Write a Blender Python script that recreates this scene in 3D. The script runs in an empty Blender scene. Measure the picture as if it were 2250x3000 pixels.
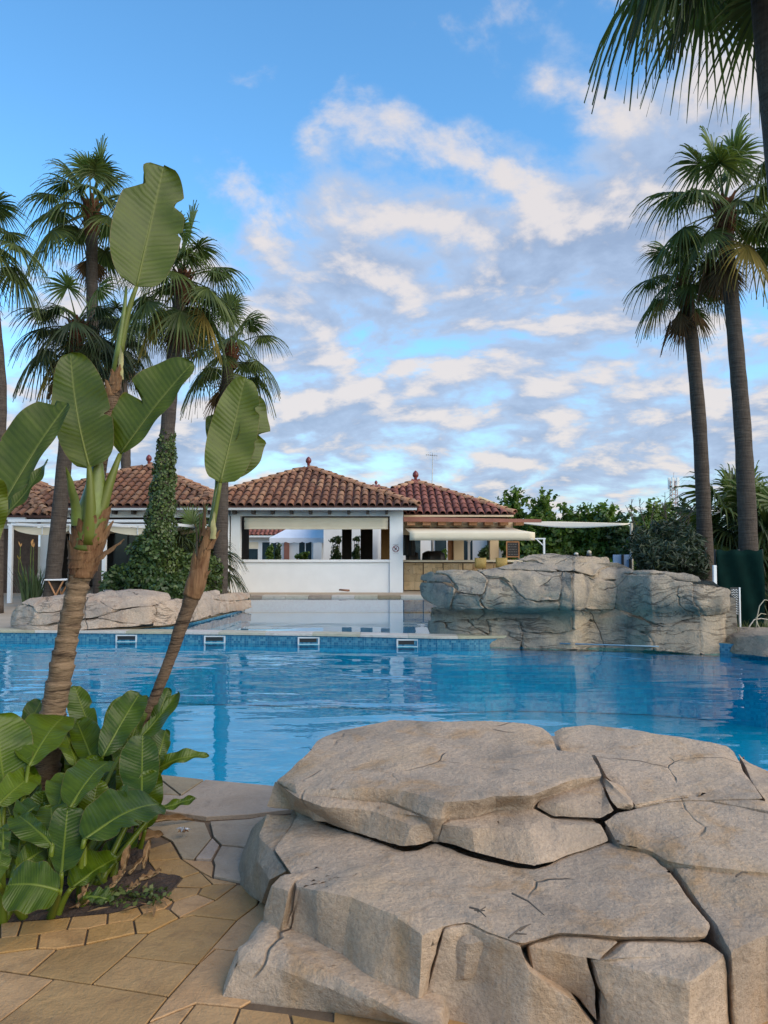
import bpy, bmesh, math, random
import numpy as np
from mathutils import Vector, Matrix, noise

S = bpy.context.scene
COL = S.collection
R = math.radians
PI = math.pi

# ------------------------------------------------------------------ camera, sky, sun, exposure
FPX, CX, CY, HZ = 2253.0, 1125.0, 1500.0, 1600.0        # photograph 2250 x 3000, horizon row 1600
CAMZ = 1.6
PITCH = math.atan((HZ - CY) / FPX)
cd = bpy.data.cameras.new('camera')
cd.sensor_fit = 'HORIZONTAL'; cd.sensor_width = 36.0; cd.lens = 36.0 * FPX / 2250.0
cd.clip_start = 0.05; cd.clip_end = 4000
cam = bpy.data.objects.new('camera', cd); COL.objects.link(cam)
cam.location = (0, 0, CAMZ); cam.rotation_euler = (PI / 2 + PITCH, 0, 0)
S.camera = cam

SUN_EL, SUN_AZ = 34.0, 128.0        # azimuth clockwise from +Y: the sun stands to the right and behind the viewer
sd = bpy.data.lights.new('sun', 'SUN'); sd.energy = 4.0; sd.angle = R(65); sd.color = (1.0, 0.755, 0.50)
sun = bpy.data.objects.new('sun', sd); COL.objects.link(sun)
sv = Vector((math.sin(R(SUN_AZ)) * math.cos(R(SUN_EL)), math.cos(R(SUN_AZ)) * math.cos(R(SUN_EL)), math.sin(R(SUN_EL))))
sun.rotation_euler = sv.to_track_quat('Z', 'Y').to_euler()

S.view_settings.view_transform = 'Standard'; S.view_settings.look = 'None'
S.view_settings.gamma = 1.0; S.view_settings.use_curve_mapping = False
S.view_settings.exposure = -0.30
S.render.engine = 'CYCLES'
S.cycles.use_denoising = True
S.cycles.max_bounces = 10; S.cycles.transparent_max_bounces = 24
S.cycles.caustics_reflective = False; S.cycles.caustics_refractive = False
S.cycles.sample_clamp_indirect = 6.0


class NT:
    """tiny node-tree helper"""
    def __init__(s, tree): s.t = tree
    def n(s, typ, ins=None, **attr):
        nd = s.t.nodes.new(typ)
        for k, v in attr.items(): setattr(nd, k, v)
        for k, v in (ins or {}).items():
            sock = nd.inputs[k]
            if isinstance(v, bpy.types.NodeSocket): s.t.links.new(v, sock)
            else: sock.default_value = v
        return nd
    def math(s, op, a, b=0.0, c=0.0, clamp=False):
        return s.n('ShaderNodeMath', {0: a, 1: b, 2: c}, operation=op, use_clamp=clamp).outputs[0]
    def noise(s, vec, scale, detail=4.0, rough=0.55, dist=0.0, dim='3D'):
        return s.n('ShaderNodeTexNoise', {'Vector': vec, 'Scale': scale, 'Detail': detail, 'Roughness': rough, 'Distortion': dist}, noise_dimensions=dim).outputs[0]
    def ramp(s, fac, stops, interp='LINEAR'):
        r = s.n('ShaderNodeValToRGB', {0: fac}); cr = r.color_ramp; cr.interpolation = interp
        while len(cr.elements) < len(stops): cr.elements.new(0.5)
        for e, (p, c) in zip(cr.elements, stops):
            e.position = p; e.color = (c[0], c[1], c[2], 1) if len(c) == 3 else c
        return r.outputs[0]
    def mix(s, fac, a, b, blend='MIX'):
        m = s.n('ShaderNodeMix', data_type='RGBA', blend_type=blend)
        for k, v in ((0, fac), (6, a), (7, b)):
            if isinstance(v, bpy.types.NodeSocket): s.t.links.new(v, m.inputs[k])
            else: m.inputs[k].default_value = v if k == 0 else (v[0], v[1], v[2], 1)
        return m.outputs[2]
    def mapr(s, v, a, b, c, d, interp='LINEAR'):
        return s.n('ShaderNodeMapRange', {0: v, 1: a, 2: b, 3: c, 4: d}, interpolation_type=interp).outputs[0]
    def vmul(s, v, k): return s.n('ShaderNodeVectorMath', {0: v, 1: k}, operation='MULTIPLY').outputs[0]
    def vadd(s, v, k): return s.n('ShaderNodeVectorMath', {0: v, 1: k}, operation='ADD').outputs[0]
    def bump(s, h, dist, strength=1.0):
        return s.n('ShaderNodeBump', {'Height': h, 'Distance': dist, 'Strength': strength}).outputs[0]
    def pos(s): return s.n('ShaderNodeNewGeometry').outputs['Position']
    def link(s, a, b): s.t.links.new(a, b)


def build_world():
    w = bpy.data.worlds.new('World'); S.world = w; w.use_nodes = True
    t = NT(w.node_tree); w.node_tree.nodes.clear()
    sky = t.n('ShaderNodeTexSky', sky_type='NISHITA')
    sky.sun_disc = False; sky.sun_elevation = R(SUN_EL); sky.sun_rotation = R(SUN_AZ)
    sky.altitude = 0; sky.air_density = 1.0; sky.dust_density = 0.6; sky.ozone_density = 2.4
    base = t.n('ShaderNodeHueSaturation', {'Saturation': 1.10, 'Value': 1.0, 'Color': sky.outputs[0]}).outputs[0]
    d = t.n('ShaderNodeTexCoord').outputs['Generated']
    sp = t.n('ShaderNodeSeparateXYZ', {0: d})
    x, y, z = sp.outputs
    zc = t.math('MAXIMUM', z, 0.0)
    den = t.math('ADD', zc, 0.32)
    px = t.math('DIVIDE', x, den); py = t.math('DIVIDE', y, den)
    p = t.n('ShaderNodeCombineXYZ', {0: px, 1: py, 2: 0.0}).outputs[0]
    # slanting streets of small puffs
    rot = t.n('ShaderNodeMapping', {'Vector': p, 'Rotation': (0, 0, R(24)), 'Scale': (1.0, 1.1, 1.0), 'Location': (7.3, 4.2, 0.0)}).outputs[0]
    wob = t.n('ShaderNodeTexNoise', {'Vector': rot, 'Scale': 1.3, 'Detail': 2.0}).outputs['Color']
    rot2 = t.vadd(rot, t.vmul(t.vadd(wob, (-0.5, -0.5, -0.5)), (0.26, 0.26, 0.0)))
    def dens(v):
        a = t.noise(v, 1.9, 2.0, 0.5)
        b = t.noise(v, 7.6, 9.0, 0.58)
        return t.math('ADD', t.math('MULTIPLY', a, 0.47), t.math('MULTIPLY', b, 0.53))
    n1 = dens(rot2)
    n2 = dens(t.vadd(rot2, (0.07, -0.09, 0.0)))
    # the field of clouds thickens towards the horizon and to the east
    drift = t.math('ADD', py, t.math('MULTIPLY', px, 0.6))
    cov = t.mapr(drift, 0.62, 1.50, -0.20, 0.125, 'SMOOTHSTEP')
    nn = t.math('ADD', n1, cov)
    mask = t.mapr(nn, 0.45, 0.62, 0.0, 1.0, 'SMOOTHSTEP')
    lit = t.mapr(t.math('SUBTRACT', n1, n2), -0.035, 0.115, 0.0, 1.0, 'SMOOTHSTEP')
    core = t.mapr(nn, 0.55, 0.74, 0.0, 1.0, 'SMOOTHSTEP')
    shade = t.mix(core, CLOUD_THIN, CLOUD_CORE)
    cc = t.mix(lit, shade, CLOUD_LIT)
    fade = t.mapr(z, 0.0, 0.05, 0.75, 1.0)
    m = t.math('MULTIPLY', t.math('MULTIPLY', mask, fade), 0.93)
    pale = t.mapr(z, 0.02, 0.34, 0.62, 0.0, 'SMOOTHSTEP')
    colr = t.mix(m, t.mix(pale, t.vmul(base, SKY_GAIN), (4.4, 5.3, 6.3)), cc)
    bg = t.n('ShaderNodeBackground', {0: colr, 1: 0.15})
    out = t.n('ShaderNodeOutputWorld', {0: bg.outputs[0]})

SKY_GAIN = (1.64, 2.34, 2.44)
CLOUD_THIN = (3.9, 4.9, 6.7); CLOUD_CORE = (2.75, 3.55, 5.1); CLOUD_LIT = (6.8, 6.3, 6.15)
build_world()

# ------------------------------------------------------------------ pixel -> point
_c, _s = math.cos(PITCH), math.sin(PITCH)
def ray(u, v):
    a = (u - CX) / FPX; b = (CY - v) / FPX
    return Vector((a, _c - _s * b, _s + _c * b))
def PY(u, v, Y):
    r = ray(u, v); k = Y / r.y
    return Vector((r.x * k, Y, CAMZ + r.z * k))
def PZ(u, v, Z):
    r = ray(u, v); k = (Z - CAMZ) / r.z
    return Vector((r.x * k, r.y * k, Z))

# ------------------------------------------------------------------ objects
WL = {}          # world location of every object (parents are never rotated)
def wl(o): return WL.get(o.name, Vector((0, 0, 0)))
def tag(o, label=None, cat=None, group=None, kind=None):
    if label: o['label'] = label
    if cat: o['category'] = cat
    if group: o['group'] = group
    if kind: o['kind'] = kind
    return o
def empty(name, loc, label=None, cat=None, group=None):
    o = bpy.data.objects.new(name, None); COL.objects.link(o)
    o.empty_display_size = 0.2
    o.location = loc; WL[o.name] = Vector(loc)
    return tag(o, label, cat, group)
def put(name, me, world, parent=None, rot=None, scale=None):
    o = bpy.data.objects.new(name, me); COL.objects.link(o)
    if parent is not None: o.parent = parent
    o.location = Vector(world) - (wl(parent) if parent is not None else Vector((0, 0, 0)))
    if rot is not None: o.rotation_euler = rot
    if scale is not None: o.scale = (scale,) * 3 if not hasattr(scale, '__len__') else scale
    WL[o.name] = Vector(world)
    return o

class MB:
    """collects shapes in world coordinates; build() links them as one mesh object"""
    def __init__(s): s.v = []; s.f = []; s.uv = None
    def add(s, vs, fs):
        k = len(s.v); s.v.extend([tuple(p) for p in vs]); s.f.extend([[i + k for i in f] for f in fs]); return s
    def box(s, x0, x1, y0, y1, z0, z1):
        return s.add([(x0, y0, z0), (x1, y0, z0), (x1, y1, z0), (x0, y1, z0), (x0, y0, z1), (x1, y0, z1), (x1, y1, z1), (x0, y1, z1)],
                     [[0, 3, 2, 1], [4, 5, 6, 7], [0, 1, 5, 4], [1, 2, 6, 5], [2, 3, 7, 6], [3, 0, 4, 7]])
    def tube(s, pts, rad, n=10, cap=True):
        pts = [Vector(p) for p in pts]
        if not hasattr(rad, '__len__'): rad = [rad] * len(pts)
        k = len(s.v); up = None
        for i, p in enumerate(pts):
            d = (pts[min(i + 1, len(pts) - 1)] - pts[max(i - 1, 0)]).normalized()
            if up is None:
                up = Vector((0, 0, 1)) if abs(d.z) < 0.9 else Vector((0, 1, 0))
            a = d.cross(up).normalized(); b = a.cross(d).normalized(); up = b
            for j in range(n):
                th = 2 * PI * j / n
                s.v.append(tuple(p + (a * math.cos(th) + b * math.sin(th)) * rad[i]))
        for i in range(len(pts) - 1):
            for j in range(n):
                a0 = k + i * n + j; a1 = k + i * n + (j + 1) % n
                s.f.append([a0, a1, a1 + n, a0 + n])
        if cap:
            s.f.append([k + j for j in range(n)][::-1]); s.f.append([k + (len(pts) - 1) * n + j for j in range(n)])
        return s
    def lathe(s, c, prof, n=16):
        k = len(s.v)
        for r, z in prof:
            for j in range(n):
                th = 2 * PI * j / n
                s.v.append((c[0] + r * math.cos(th), c[1] + r * math.sin(th), c[2] + z))
        for i in range(len(prof) - 1):
            for j in range(n):
                a0 = k + i * n + j; a1 = k + i * n + (j + 1) % n
                s.f.append([a0, a1, a1 + n, a0 + n])
        s.f.append([k + j for j in range(n)][::-1]); s.f.append([k + (len(prof) - 1) * n + j for j in range(n)])
        return s
    def slab(s, poly, z0, z1):
        n = len(poly); k = len(s.v)
        s.v.extend([(p[0], p[1], z0) for p in poly]); s.v.extend([(p[0], p[1], z1) for p in poly])
        s.f.append([k + i for i in range(n)][::-1]); s.f.append([k + n + i for i in range(n)])
        for i in range(n):
            j = (i + 1) % n; s.f.append([k + i, k + j, k + n + j, k + n + i])
        return s
    def mesh(s, name, c=(0, 0, 0), smooth=False):
        me = bpy.data.meshes.new(name)
        me.from_pydata([(p[0] - c[0], p[1] - c[1], p[2] - c[2]) for p in s.v], [], s.f)
        if s.uv is not None:
            ul = me.uv_layers.new(name='uv')
            li = np.zeros(len(me.loops), dtype=np.int32); me.loops.foreach_get('vertex_index', li)
            ul.data.foreach_set('uv', np.asarray(s.uv, dtype=np.float32)[li].ravel())
        if smooth: me.polygons.foreach_set('use_smooth', [True] * len(me.polygons))
        me.update(); return me
    def build(s, name, m, parent=None, smooth=False, bevel=0.0):
        a = np.array(s.v); c = Vector(((a[:, 0].min() + a[:, 0].max()) / 2, (a[:, 1].min() + a[:, 1].max()) / 2, a[:, 2].min()))
        me = s.mesh(name, c, smooth)
        if m is not None: me.materials.append(m)
        o = put(name, me, c, parent)
        if bevel > 0:
            b = o.modifiers.new('bevel', 'BEVEL'); b.width = bevel; b.segments = 2; b.limit_method = 'ANGLE'
        return o

def box(name, m, parent, x0, x1, y0, y1, z0, z1, bevel=0.0):
    return MB().box(x0, x1, y0, y1, z0, z1).build(name, m, parent, bevel=bevel)

# ------------------------------------------------------------------ materials
def newmat(name):
    m = bpy.data.materials.new(name); m.use_nodes = True
    t = NT(m.node_tree); m.node_tree.nodes.clear()
    return m, t
def finish(t, **ins):
    bs = t.n('ShaderNodeBsdfPrincipled', ins)
    t.n('ShaderNodeOutputMaterial', {0: bs.outputs[0]})
    return bs
def m_plain(name, col, rough=0.6, var=0.15, scale=3.0, bump=0.0, bscale=40.0, metallic=0.0, spec=0.5):
    m, t = newmat(name); p = t.pos()
    f = t.noise(p, scale, 5.0, 0.6)
    a = tuple(c * (1 - var) for c in col); b = tuple(min(1, c * (1 + var)) for c in col)
    colr = t.ramp(f, [(0.3, a), (0.7, b)])
    ins = {'Base Color': colr, 'Roughness': rough, 'Metallic': metallic, 'Specular IOR Level': spec}
    if bump: ins['Normal'] = t.bump(t.noise(p, bscale, 4.0), bump)
    finish(t, **ins); return m

def m_rock(name, c1, c2, c3, stain, scale=1.0, bump=0.012, strata=0.0):
    m, t = newmat(name); p = t.vmul(t.pos(), (scale,) * 3)
    rnd = t.n('ShaderNodeObjectInfo').outputs['Random']
    big = t.noise(p, 1.7, 3.0, 0.55, 0.4)
    mid = t.noise(p, 7.0, 7.0, 0.65)
    fine = t.noise(p, 55.0, 5.0, 0.7)
    col = t.ramp(big, [(0.28, c1), (0.5, c2), (0.72, c3)])
    col = t.mix(t.mapr(mid, 0.45, 0.72, 0.0, 0.55), col, c2)
    tint = t.mapr(rnd, 0, 1, 0.86, 1.12)
    col = t.mix(1.0, col, t.n('ShaderNodeCombineXYZ', {0: tint, 1: tint, 2: tint}).outputs[0], 'MULTIPLY')
    # weathering stains run down the faces, darker pits
    ps = t.vmul(p, (3.0, 3.0, 0.8))
    st = t.mapr(t.noise(ps, 1.6, 5.0, 0.62, 0.5), 0.52, 0.70, 0.0, 0.7)
    col = t.mix(st, col, stain)
    blo = t.mapr(t.noise(p, 2.6, 6.0, 0.62, 0.4), 0.52, 0.72, 0.0, 0.6)
    col = t.mix(blo, col, (c1[0] * 0.62, c1[1] * 0.64, c1[2] * 0.66))
    spk = t.mapr(t.noise(p, 130.0, 3.0, 0.6), 0.60, 0.72, 0.0, 0.4)
    col = t.mix(spk, col, (c1[0] * 0.5, c1[1] * 0.5, c1[2] * 0.5))
    gr = t.mapr(fine, 0.3, 0.7, 0.80, 1.16)
    col = t.mix(1.0, col, t.n('ShaderNodeCombineXYZ', {0: gr, 1: gr, 2: gr}).outputs[0], 'MULTIPLY')
    wp = t.vadd(p, t.vmul(t.n('ShaderNodeTexNoise', {'Vector': p, 'Scale': 2.0, 'Detail': 3.0, 'Roughness': 0.5}).outputs['Color'], (0.30, 0.30, 0.30)))
    ce = t.n('ShaderNodeTexVoronoi', {'Vector': wp, 'Scale': 1.25}, feature='DISTANCE_TO_EDGE').outputs['Distance']
    cm = t.mapr(t.noise(p, 2.4, 3.0), 0.52, 0.62, 0.0, 1.0)
    crk = t.math('MULTIPLY', t.mapr(ce, 0.0, 0.009, 1.0, 0.0), cm)
    col = t.mix(t.math('MULTIPLY', crk, 0.75), col, (0.07, 0.05, 0.035))
    h = t.math('ADD', t.math('MULTIPLY', mid, 0.9), t.math('ADD', t.math('MULTIPLY', fine, 0.30), t.math('MULTIPLY', t.noise(t.vmul(p, (1, 1, 1.5)), 24.0, 7.0, 0.72), 0.45)))
    h = t.math('SUBTRACT', h, t.math('MULTIPLY', crk, 0.5))
    if strata:
        sl = t.noise(t.vadd(t.vmul(p, (1.6, 1.6, 15.0)), t.vmul(t.n('ShaderNodeTexNoise', {'Vector': p, 'Scale': 2.0}).outputs['Color'], (0, 0, 5.0))), 1.0, 5.0, 0.6)
        line = t.mapr(t.math('ABSOLUTE', t.math('SUBTRACT', sl, 0.5)), 0.0, 0.022, 1.0, 0.0)
        line = t.math('MULTIPLY', line, t.mapr(t.noise(p, 1.5, 3.0), 0.45, 0.6, 0.0, 1.0))
        h = t.math('ADD', h, t.math('MULTIPLY', sl, strata))
        h = t.math('SUBTRACT', h, t.math('MULTIPLY', line, 0.5))
        col = t.mix(t.math('MULTIPLY', line, 0.35), col, (0.06, 0.05, 0.04))
    finish(t, **{'Base Color': col, 'Roughness': 0.9, 'Specular IOR Level': 0.25, 'Normal': t.bump(h, bump * 2.4, 1.0)})
    return m

def m_tile(name, cols, lichen=0.35):
    m, t = newmat(name); p = t.pos()
    rnd = t.n('ShaderNodeNewGeometry').outputs['Random Per Island']
    oi = t.n('ShaderNodeObjectInfo').outputs['Random']
    f = t.math('FRACT', t.math('ADD', rnd, t.math('MULTIPLY', oi, 7.31)))
    col = t.ramp(f, [(i / (len(cols) - 1), c) for i, c in enumerate(cols)])
    n = t.noise(p, 9.0, 6.0, 0.65)
    col = t.mix(t.mapr(n, 0.5, 0.75, 0.0, lichen), col, (0.30, 0.25, 0.19))
    col = t.mix(t.mapr(t.noise(p, 4.0, 4.0, 0.6), 0.55, 0.75, 0.0, 0.55), col, (0.07, 0.05, 0.045))
    finish(t, **{'Base Color': col, 'Roughness': 0.85, 'Specular IOR Level': 0.3, 'Normal': t.bump(t.noise(p, 60.0, 4.0), 0.004)})
    return m

def m_leaf(name, c1, c2, rough=0.45, trans=0.25, spec=0.4):
    """small foliage: colour varies from leaf to leaf"""
    m, t = newmat(name)
    g = t.n('ShaderNodeNewGeometry')
    f = t.math('ADD', t.math('MULTIPLY', g.outputs['Random Per Island'], 0.6), t.math('MULTIPLY', t.noise(g.outputs['Position'], 1.6, 3.0), 0.5))
    col = t.ramp(f, [(0.15, c1), (0.85, c2)])
    bs = t.n('ShaderNodeBsdfPrincipled', {'Base Color': col, 'Roughness': rough, 'Specular IOR Level': spec})
    tr = t.n('ShaderNodeBsdfTranslucent', {'Color': t.vmul(col, (1.4, 1.5, 0.7))})
    mx = t.n('ShaderNodeMixShader', {0: trans, 1: bs.outputs[0], 2: tr.outputs[0]})
    t.n('ShaderNodeOutputMaterial', {0: mx.outputs[0]})
    return m

def m_bigleaf(name, c1, c2, rib=(0.30, 0.36, 0.10), veins=60.0, trans=0.22, rough=0.42):
    """paddle leaf with a pale midrib and close side veins, mapped along the blade"""
    m, t = newmat(name)
    uv = t.n('ShaderNodeUVMap').outputs[0]
    sp = t.n('ShaderNodeSeparateXYZ', {0: uv}); a, b = sp.outputs[0], sp.outputs[1]
    d = t.math('ABSOLUTE', t.math('SUBTRACT', b, 0.5))
    oi = t.n('ShaderNodeObjectInfo').outputs['Random']
    p = t.pos()
    n = t.noise(p, 9.0, 4.0, 0.6)
    f = t.math('ADD', t.math('MULTIPLY', n, 0.6), t.math('MULTIPLY', oi, 0.4))
    col = t.ramp(f, [(0.25, c1), (0.75, c2)])
    ph = t.math('ADD', t.math('MULTIPLY', t.math('SUBTRACT', a, t.math('MULTIPLY', d, 0.16)), veins * 6.283), t.math('MULTIPLY', t.noise(uv, 6.0, 2.0), 3.0))
    v = t.math('SINE', ph)
    band = t.noise(t.n('ShaderNodeCombineXYZ', {0: t.math('MULTIPLY', t.math('SUBTRACT', a, t.math('MULTIPLY', d, 0.16)), 26.0), 1: oi, 2: 0.0}).outputs[0], 1.0, 3.0, 0.7)
    k = t.math('ADD', t.math('MULTIPLY', v, 0.06), t.mapr(band, 0.3, 0.7, 0.82, 1.14))
    col = t.mix(1.0, col, t.n('ShaderNodeCombineXYZ', {0: k, 1: k, 2: k}).outputs[0], 'MULTIPLY')
    ribf = t.mapr(d, 0.0, 0.035, 0.85, 0.0, 'SMOOTHSTEP')
    col = t.mix(ribf, col, rib)
    edge = t.mapr(t.math('ADD', d, t.math('MULTIPLY', t.noise(uv, 14.0, 3.0), 0.03)), 0.502, 0.515, 0.0, 0.6)
    col = t.mix(edge, col, (0.20, 0.12, 0.05))
    h = t.math('ADD', t.math('MULTIPLY', v, 0.5), t.math('MULTIPLY', band, 2.0))
    nb = t.bump(h, 0.0011, 1.0)
    bs = t.n('ShaderNodeBsdfPrincipled', {'Base Color': col, 'Roughness': rough, 'Specular IOR Level': 0.36, 'Normal': nb})
    tr = t.n('ShaderNodeBsdfTranslucent', {'Color': t.vmul(col, (1.5, 1.5, 0.5)), 'Normal': nb})
    mx = t.n('ShaderNodeMixShader', {0: trans, 1: bs.outputs[0], 2: tr.outputs[0]})
    t.n('ShaderNodeOutputMaterial', {0: mx.outputs[0]})
    return m

def m_bark(name, c1, c2, ring=22.0, rough=0.9, bump=0.012, fib=1.0):
    m, t = newmat(name); p = t.pos()
    sp = t.n('ShaderNodeSeparateXYZ', {0: p})
    n = t.noise(p, 6.0, 5.0, 0.65)
    rg = t.mapr(t.noise(t.vmul(p, (2.2, 2.2, max(ring, 0.5) * 0.55)), 1.0, 4.0, 0.6), 0.32, 0.68, -1.0, 1.0)
    fibre = t.noise(t.vmul(p, (60, 60, 5)), 1.0, 4.0, 0.7)
    f = t.math('ADD', t.math('MULTIPLY', fibre, 0.55 * fib), t.math('ADD', t.math('MULTIPLY', n, 0.4), t.math('MULTIPLY', rg, 0.09)))
    col = t.ramp(f, [(0.28, c1), (0.72, c2)])
    h = t.math('ADD', t.math('MULTIPLY', rg, 0.5), t.math('MULTIPLY', fibre, 0.8))
    finish(t, **{'Base Color': col, 'Roughness': rough, 'Specular IOR Level': 0.2, 'Normal': t.bump(h, bump)})
    return m

def m_ringbark(name, c1, c2, dark):
    m, t = newmat(name); p = t.pos()
    wv = t.vadd(p, t.vmul(t.n('ShaderNodeTexNoise', {'Vector': p, 'Scale': 7.0, 'Detail': 3.0}).outputs['Color'], (0.0, 0.0, 0.05)))
    band = t.noise(t.vmul(wv, (5, 5, 42)), 1.0, 5.0, 0.68)
    fine = t.noise(t.vmul(wv, (26, 26, 150)), 1.0, 4.0, 0.7)
    patch = t.noise(p, 11.0, 4.0, 0.6)
    col = t.ramp(t.math('ADD', t.math('MULTIPLY', band, 0.7), t.math('MULTIPLY', patch, 0.3)), [(0.32, c1), (0.66, c2)])
    col = t.mix(t.mapr(band, 0.47, 0.36, 0.0, 0.8), col, dark)
    col = t.mix(t.mapr(fine, 0.56, 0.70, 0.0, 0.5), col, dark)
    h = t.math('ADD', t.math('MULTIPLY', band, 1.3), t.math('MULTIPLY', fine, 0.5))
    finish(t, **{'Base Color': col, 'Roughness': 0.88, 'Specular IOR Level': 0.2, 'Normal': t.bump(h, 0.016)})
    return m

def m_paver(name, c1, c2, stain):
    m, t = newmat(name); p = t.pos()
    rnd = t.n('ShaderNodeObjectInfo').outputs['Random']
    n = t.noise(p, 3.0, 6.0, 0.62, 0.4)
    col = t.ramp(n, [(0.3, c1), (0.7, c2)])
    k = t.mapr(rnd, 0, 1, 0.82, 1.14)
    col = t.mix(1.0, col, t.n('ShaderNodeCombineXYZ', {0: k, 1: k, 2: t.math('MULTIPLY', k, k)}).outputs[0], 'MULTIPLY')
    col = t.mix(t.mapr(t.noise(p, 5.5, 5.0, 0.68, 0.8), 0.52, 0.74, 0.0, 0.6), col, stain)
    col = t.mix(t.mapr(t.noise(p, 90.0, 4.0, 0.7), 0.55, 0.72, 0.0, 0.3), col, stain)
    h = t.math('ADD', t.noise(p, 14.0, 6.0, 0.65, 0.5), t.math('MULTIPLY', t.noise(p, 80.0, 3.0), 0.25))
    rr = t.mapr(t.noise(p, 4.0, 3.0), 0.3, 0.7, 0.45, 0.8)
    finish(t, **{'Base Color': col, 'Roughness': rr, 'Specular IOR Level': 0.35, 'Normal': t.bump(h, 0.011)})
    return m

def m_mosaic(name, c1, c2, c3, grout, size=0.05, rough=0.25):
    m, t = newmat(name); p = t.pos()
    q = t.vmul(p, (1 / size,) * 3)
    g = t.n('ShaderNodeVectorMath', {0: q}, operation='FLOOR').outputs[0]
    wn = t.n('ShaderNodeTexWhiteNoise', {'Vector': g}, noise_dimensions='3D').outputs[0]
    col = t.ramp(wn, [(0.0, c1), (0.5, c2), (1.0, c3)])
    fr = t.n('ShaderNodeVectorMath', {0: q}, operation='FRACTION').outputs[0]
    s2 = t.n('ShaderNodeSeparateXYZ', {0: fr})
    def ln(o): return t.math('LESS_THAN', o, 0.1)
    e = t.math('MAXIMUM', ln(s2.outputs[0]), ln(s2.outputs[2]))
    col = t.mix(t.math('MULTIPLY', e, 0.55), col, grout)
    finish(t, **{'Base Color': col, 'Roughness': rough})
    return m

def m_water(name, tint, amp, scl):
    """mirror and clear blue body mixed by Fresnel"""
    m, t = newmat(name); p = t.pos()
    # wind ripples run in patches: longer, lower wavelets far out, smaller crossing ones near the terrace
    q = t.vmul(p, (0.55 * scl, 1.5 * scl, 1.0))
    a = t.noise(q, 1.5, 1.0, 0.45, 0.5)
    b = t.noise(t.vmul(p, (1.3 * scl, 2.6 * scl, 1)), 3.0, 2.0, 0.5, 0.3)
    patch = t.mapr(t.noise(p, 0.22, 2.0), 0.36, 0.62, 0.18, 1.0, 'SMOOTHSTEP')
    h = t.math('ADD', a, t.math('MULTIPLY', b, 0.12))
    h = t.math('MULTIPLY', h, patch)
    nb = t.bump(h, amp)
    inc = t.n('ShaderNodeNewGeometry').outputs['Incoming']
    cs = t.math('ABSOLUTE', t.n('ShaderNodeVectorMath', {0: nb, 1: inc}, operation='DOT_PRODUCT').outputs['Value'])
    fr = t.math('ADD', 0.02, t.math('MULTIPLY', t.math('POWER', t.math('SUBTRACT', 1.0, cs, clamp=True), 5.0), 0.86))
    gl = t.n('ShaderNodeBsdfGlossy', {'Color': (1, 1, 1, 1), 'Roughness': 0.02, 'Normal': nb})
    tr = t.n('ShaderNodeBsdfTransparent', {'Color': (*tint, 1)})
    mx = t.n('ShaderNodeMixShader', {0: fr, 1: tr.outputs[0], 2: gl.outputs[0]})
    t.n('ShaderNodeOutputMaterial', {0: mx.outputs[0]})
    return m

M = {}
M['plaster'] = m_plain('white_plaster', (0.80, 0.79, 0.77), 0.85, 0.05, 1.2, 0.004, 60)
M['plaster_warm'] = m_plain('cream_plaster', (0.72, 0.56, 0.36), 0.85, 0.06, 1.2, 0.004, 60)
M['cream'] = m_plain('cream_fabric', (0.74, 0.63, 0.46), 0.8, 0.05, 2.0)
M['white_metal'] = m_plain('white_metal', (0.80, 0.80, 0.80), 0.4, 0.03)
M['grey_metal'] = m_plain('grey_metal', (0.45, 0.45, 0.46), 0.4, 0.1, metallic=0.6)
M['dark_metal'] = m_plain('dark_metal', (0.03, 0.03, 0.03), 0.4, 0.1)
M['dark'] = m_plain('dark_finish', (0.016, 0.014, 0.013), 0.5, 0.3)
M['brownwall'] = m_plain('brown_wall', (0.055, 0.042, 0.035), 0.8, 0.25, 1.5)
M['wood'] = m_plain('varnished_wood', (0.42, 0.20, 0.085), 0.5, 0.2, 6.0)
M['fascia'] = m_plain('red_brown_fascia', (0.30, 0.115, 0.075), 0.6, 0.15, 3.0)
M['orange'] = m_plain('ochre_render', (0.50, 0.26, 0.09), 0.8, 0.12)
M['terracotta'] = m_tile('roof_tile', [(0.27, 0.122, 0.072), (0.19, 0.085, 0.054), (0.33, 0.18, 0.11), (0.14, 0.066, 0.045), (0.25, 0.115, 0.07)])
M['terracotta_red'] = m_tile('roof_tile_red', [(0.26, 0.09, 0.068), (0.21, 0.075, 0.058), (0.29, 0.115, 0.09), (0.18, 0.064, 0.052)], 0.15)
M['ridge'] = m_tile('ridge_tile', [(0.40, 0.21, 0.12), (0.33, 0.17, 0.10), (0.44, 0.25, 0.15)])
M['roofbed'] = m_plain('roof_bed', (0.10, 0.045, 0.035), 0.9, 0.3, 5.0)
M['finial'] = m_plain('glazed_finial', (0.17, 0.032, 0.028), 0.35, 0.2)
M['grey_plaster'] = m_plain('grey_trim', (0.55, 0.56, 0.56), 0.8, 0.06)
M['pool_floor'] = m_mosaic('pool_floor_mosaic', (0.002, 0.28, 0.43), (0.003, 0.345, 0.49), (0.008, 0.41, 0.54), (0.02, 0.36, 0.47), 0.05)
M['pool_band'] = m_mosaic('pool_band_mosaic', (0.012, 0.10, 0.19), (0.03, 0.17, 0.27), (0.09, 0.25, 0.32), (0.14, 0.26, 0.3), 0.04)  # shadow of the coping is worked into these darker blues
M['upper_floor'] = m_mosaic('upper_pool_mosaic', (0.035, 0.16, 0.30), (0.06, 0.24, 0.38), (0.10, 0.30, 0.42), (0.2, 0.36, 0.45), 0.05)
M['water'] = m_water('pool_water', (0.14, 0.90, 0.98), 0.030, 1.0)
M['upper_water'] = m_water('upper_pool_water', (0.72, 0.90, 0.96), 0.004, 0.7)
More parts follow.
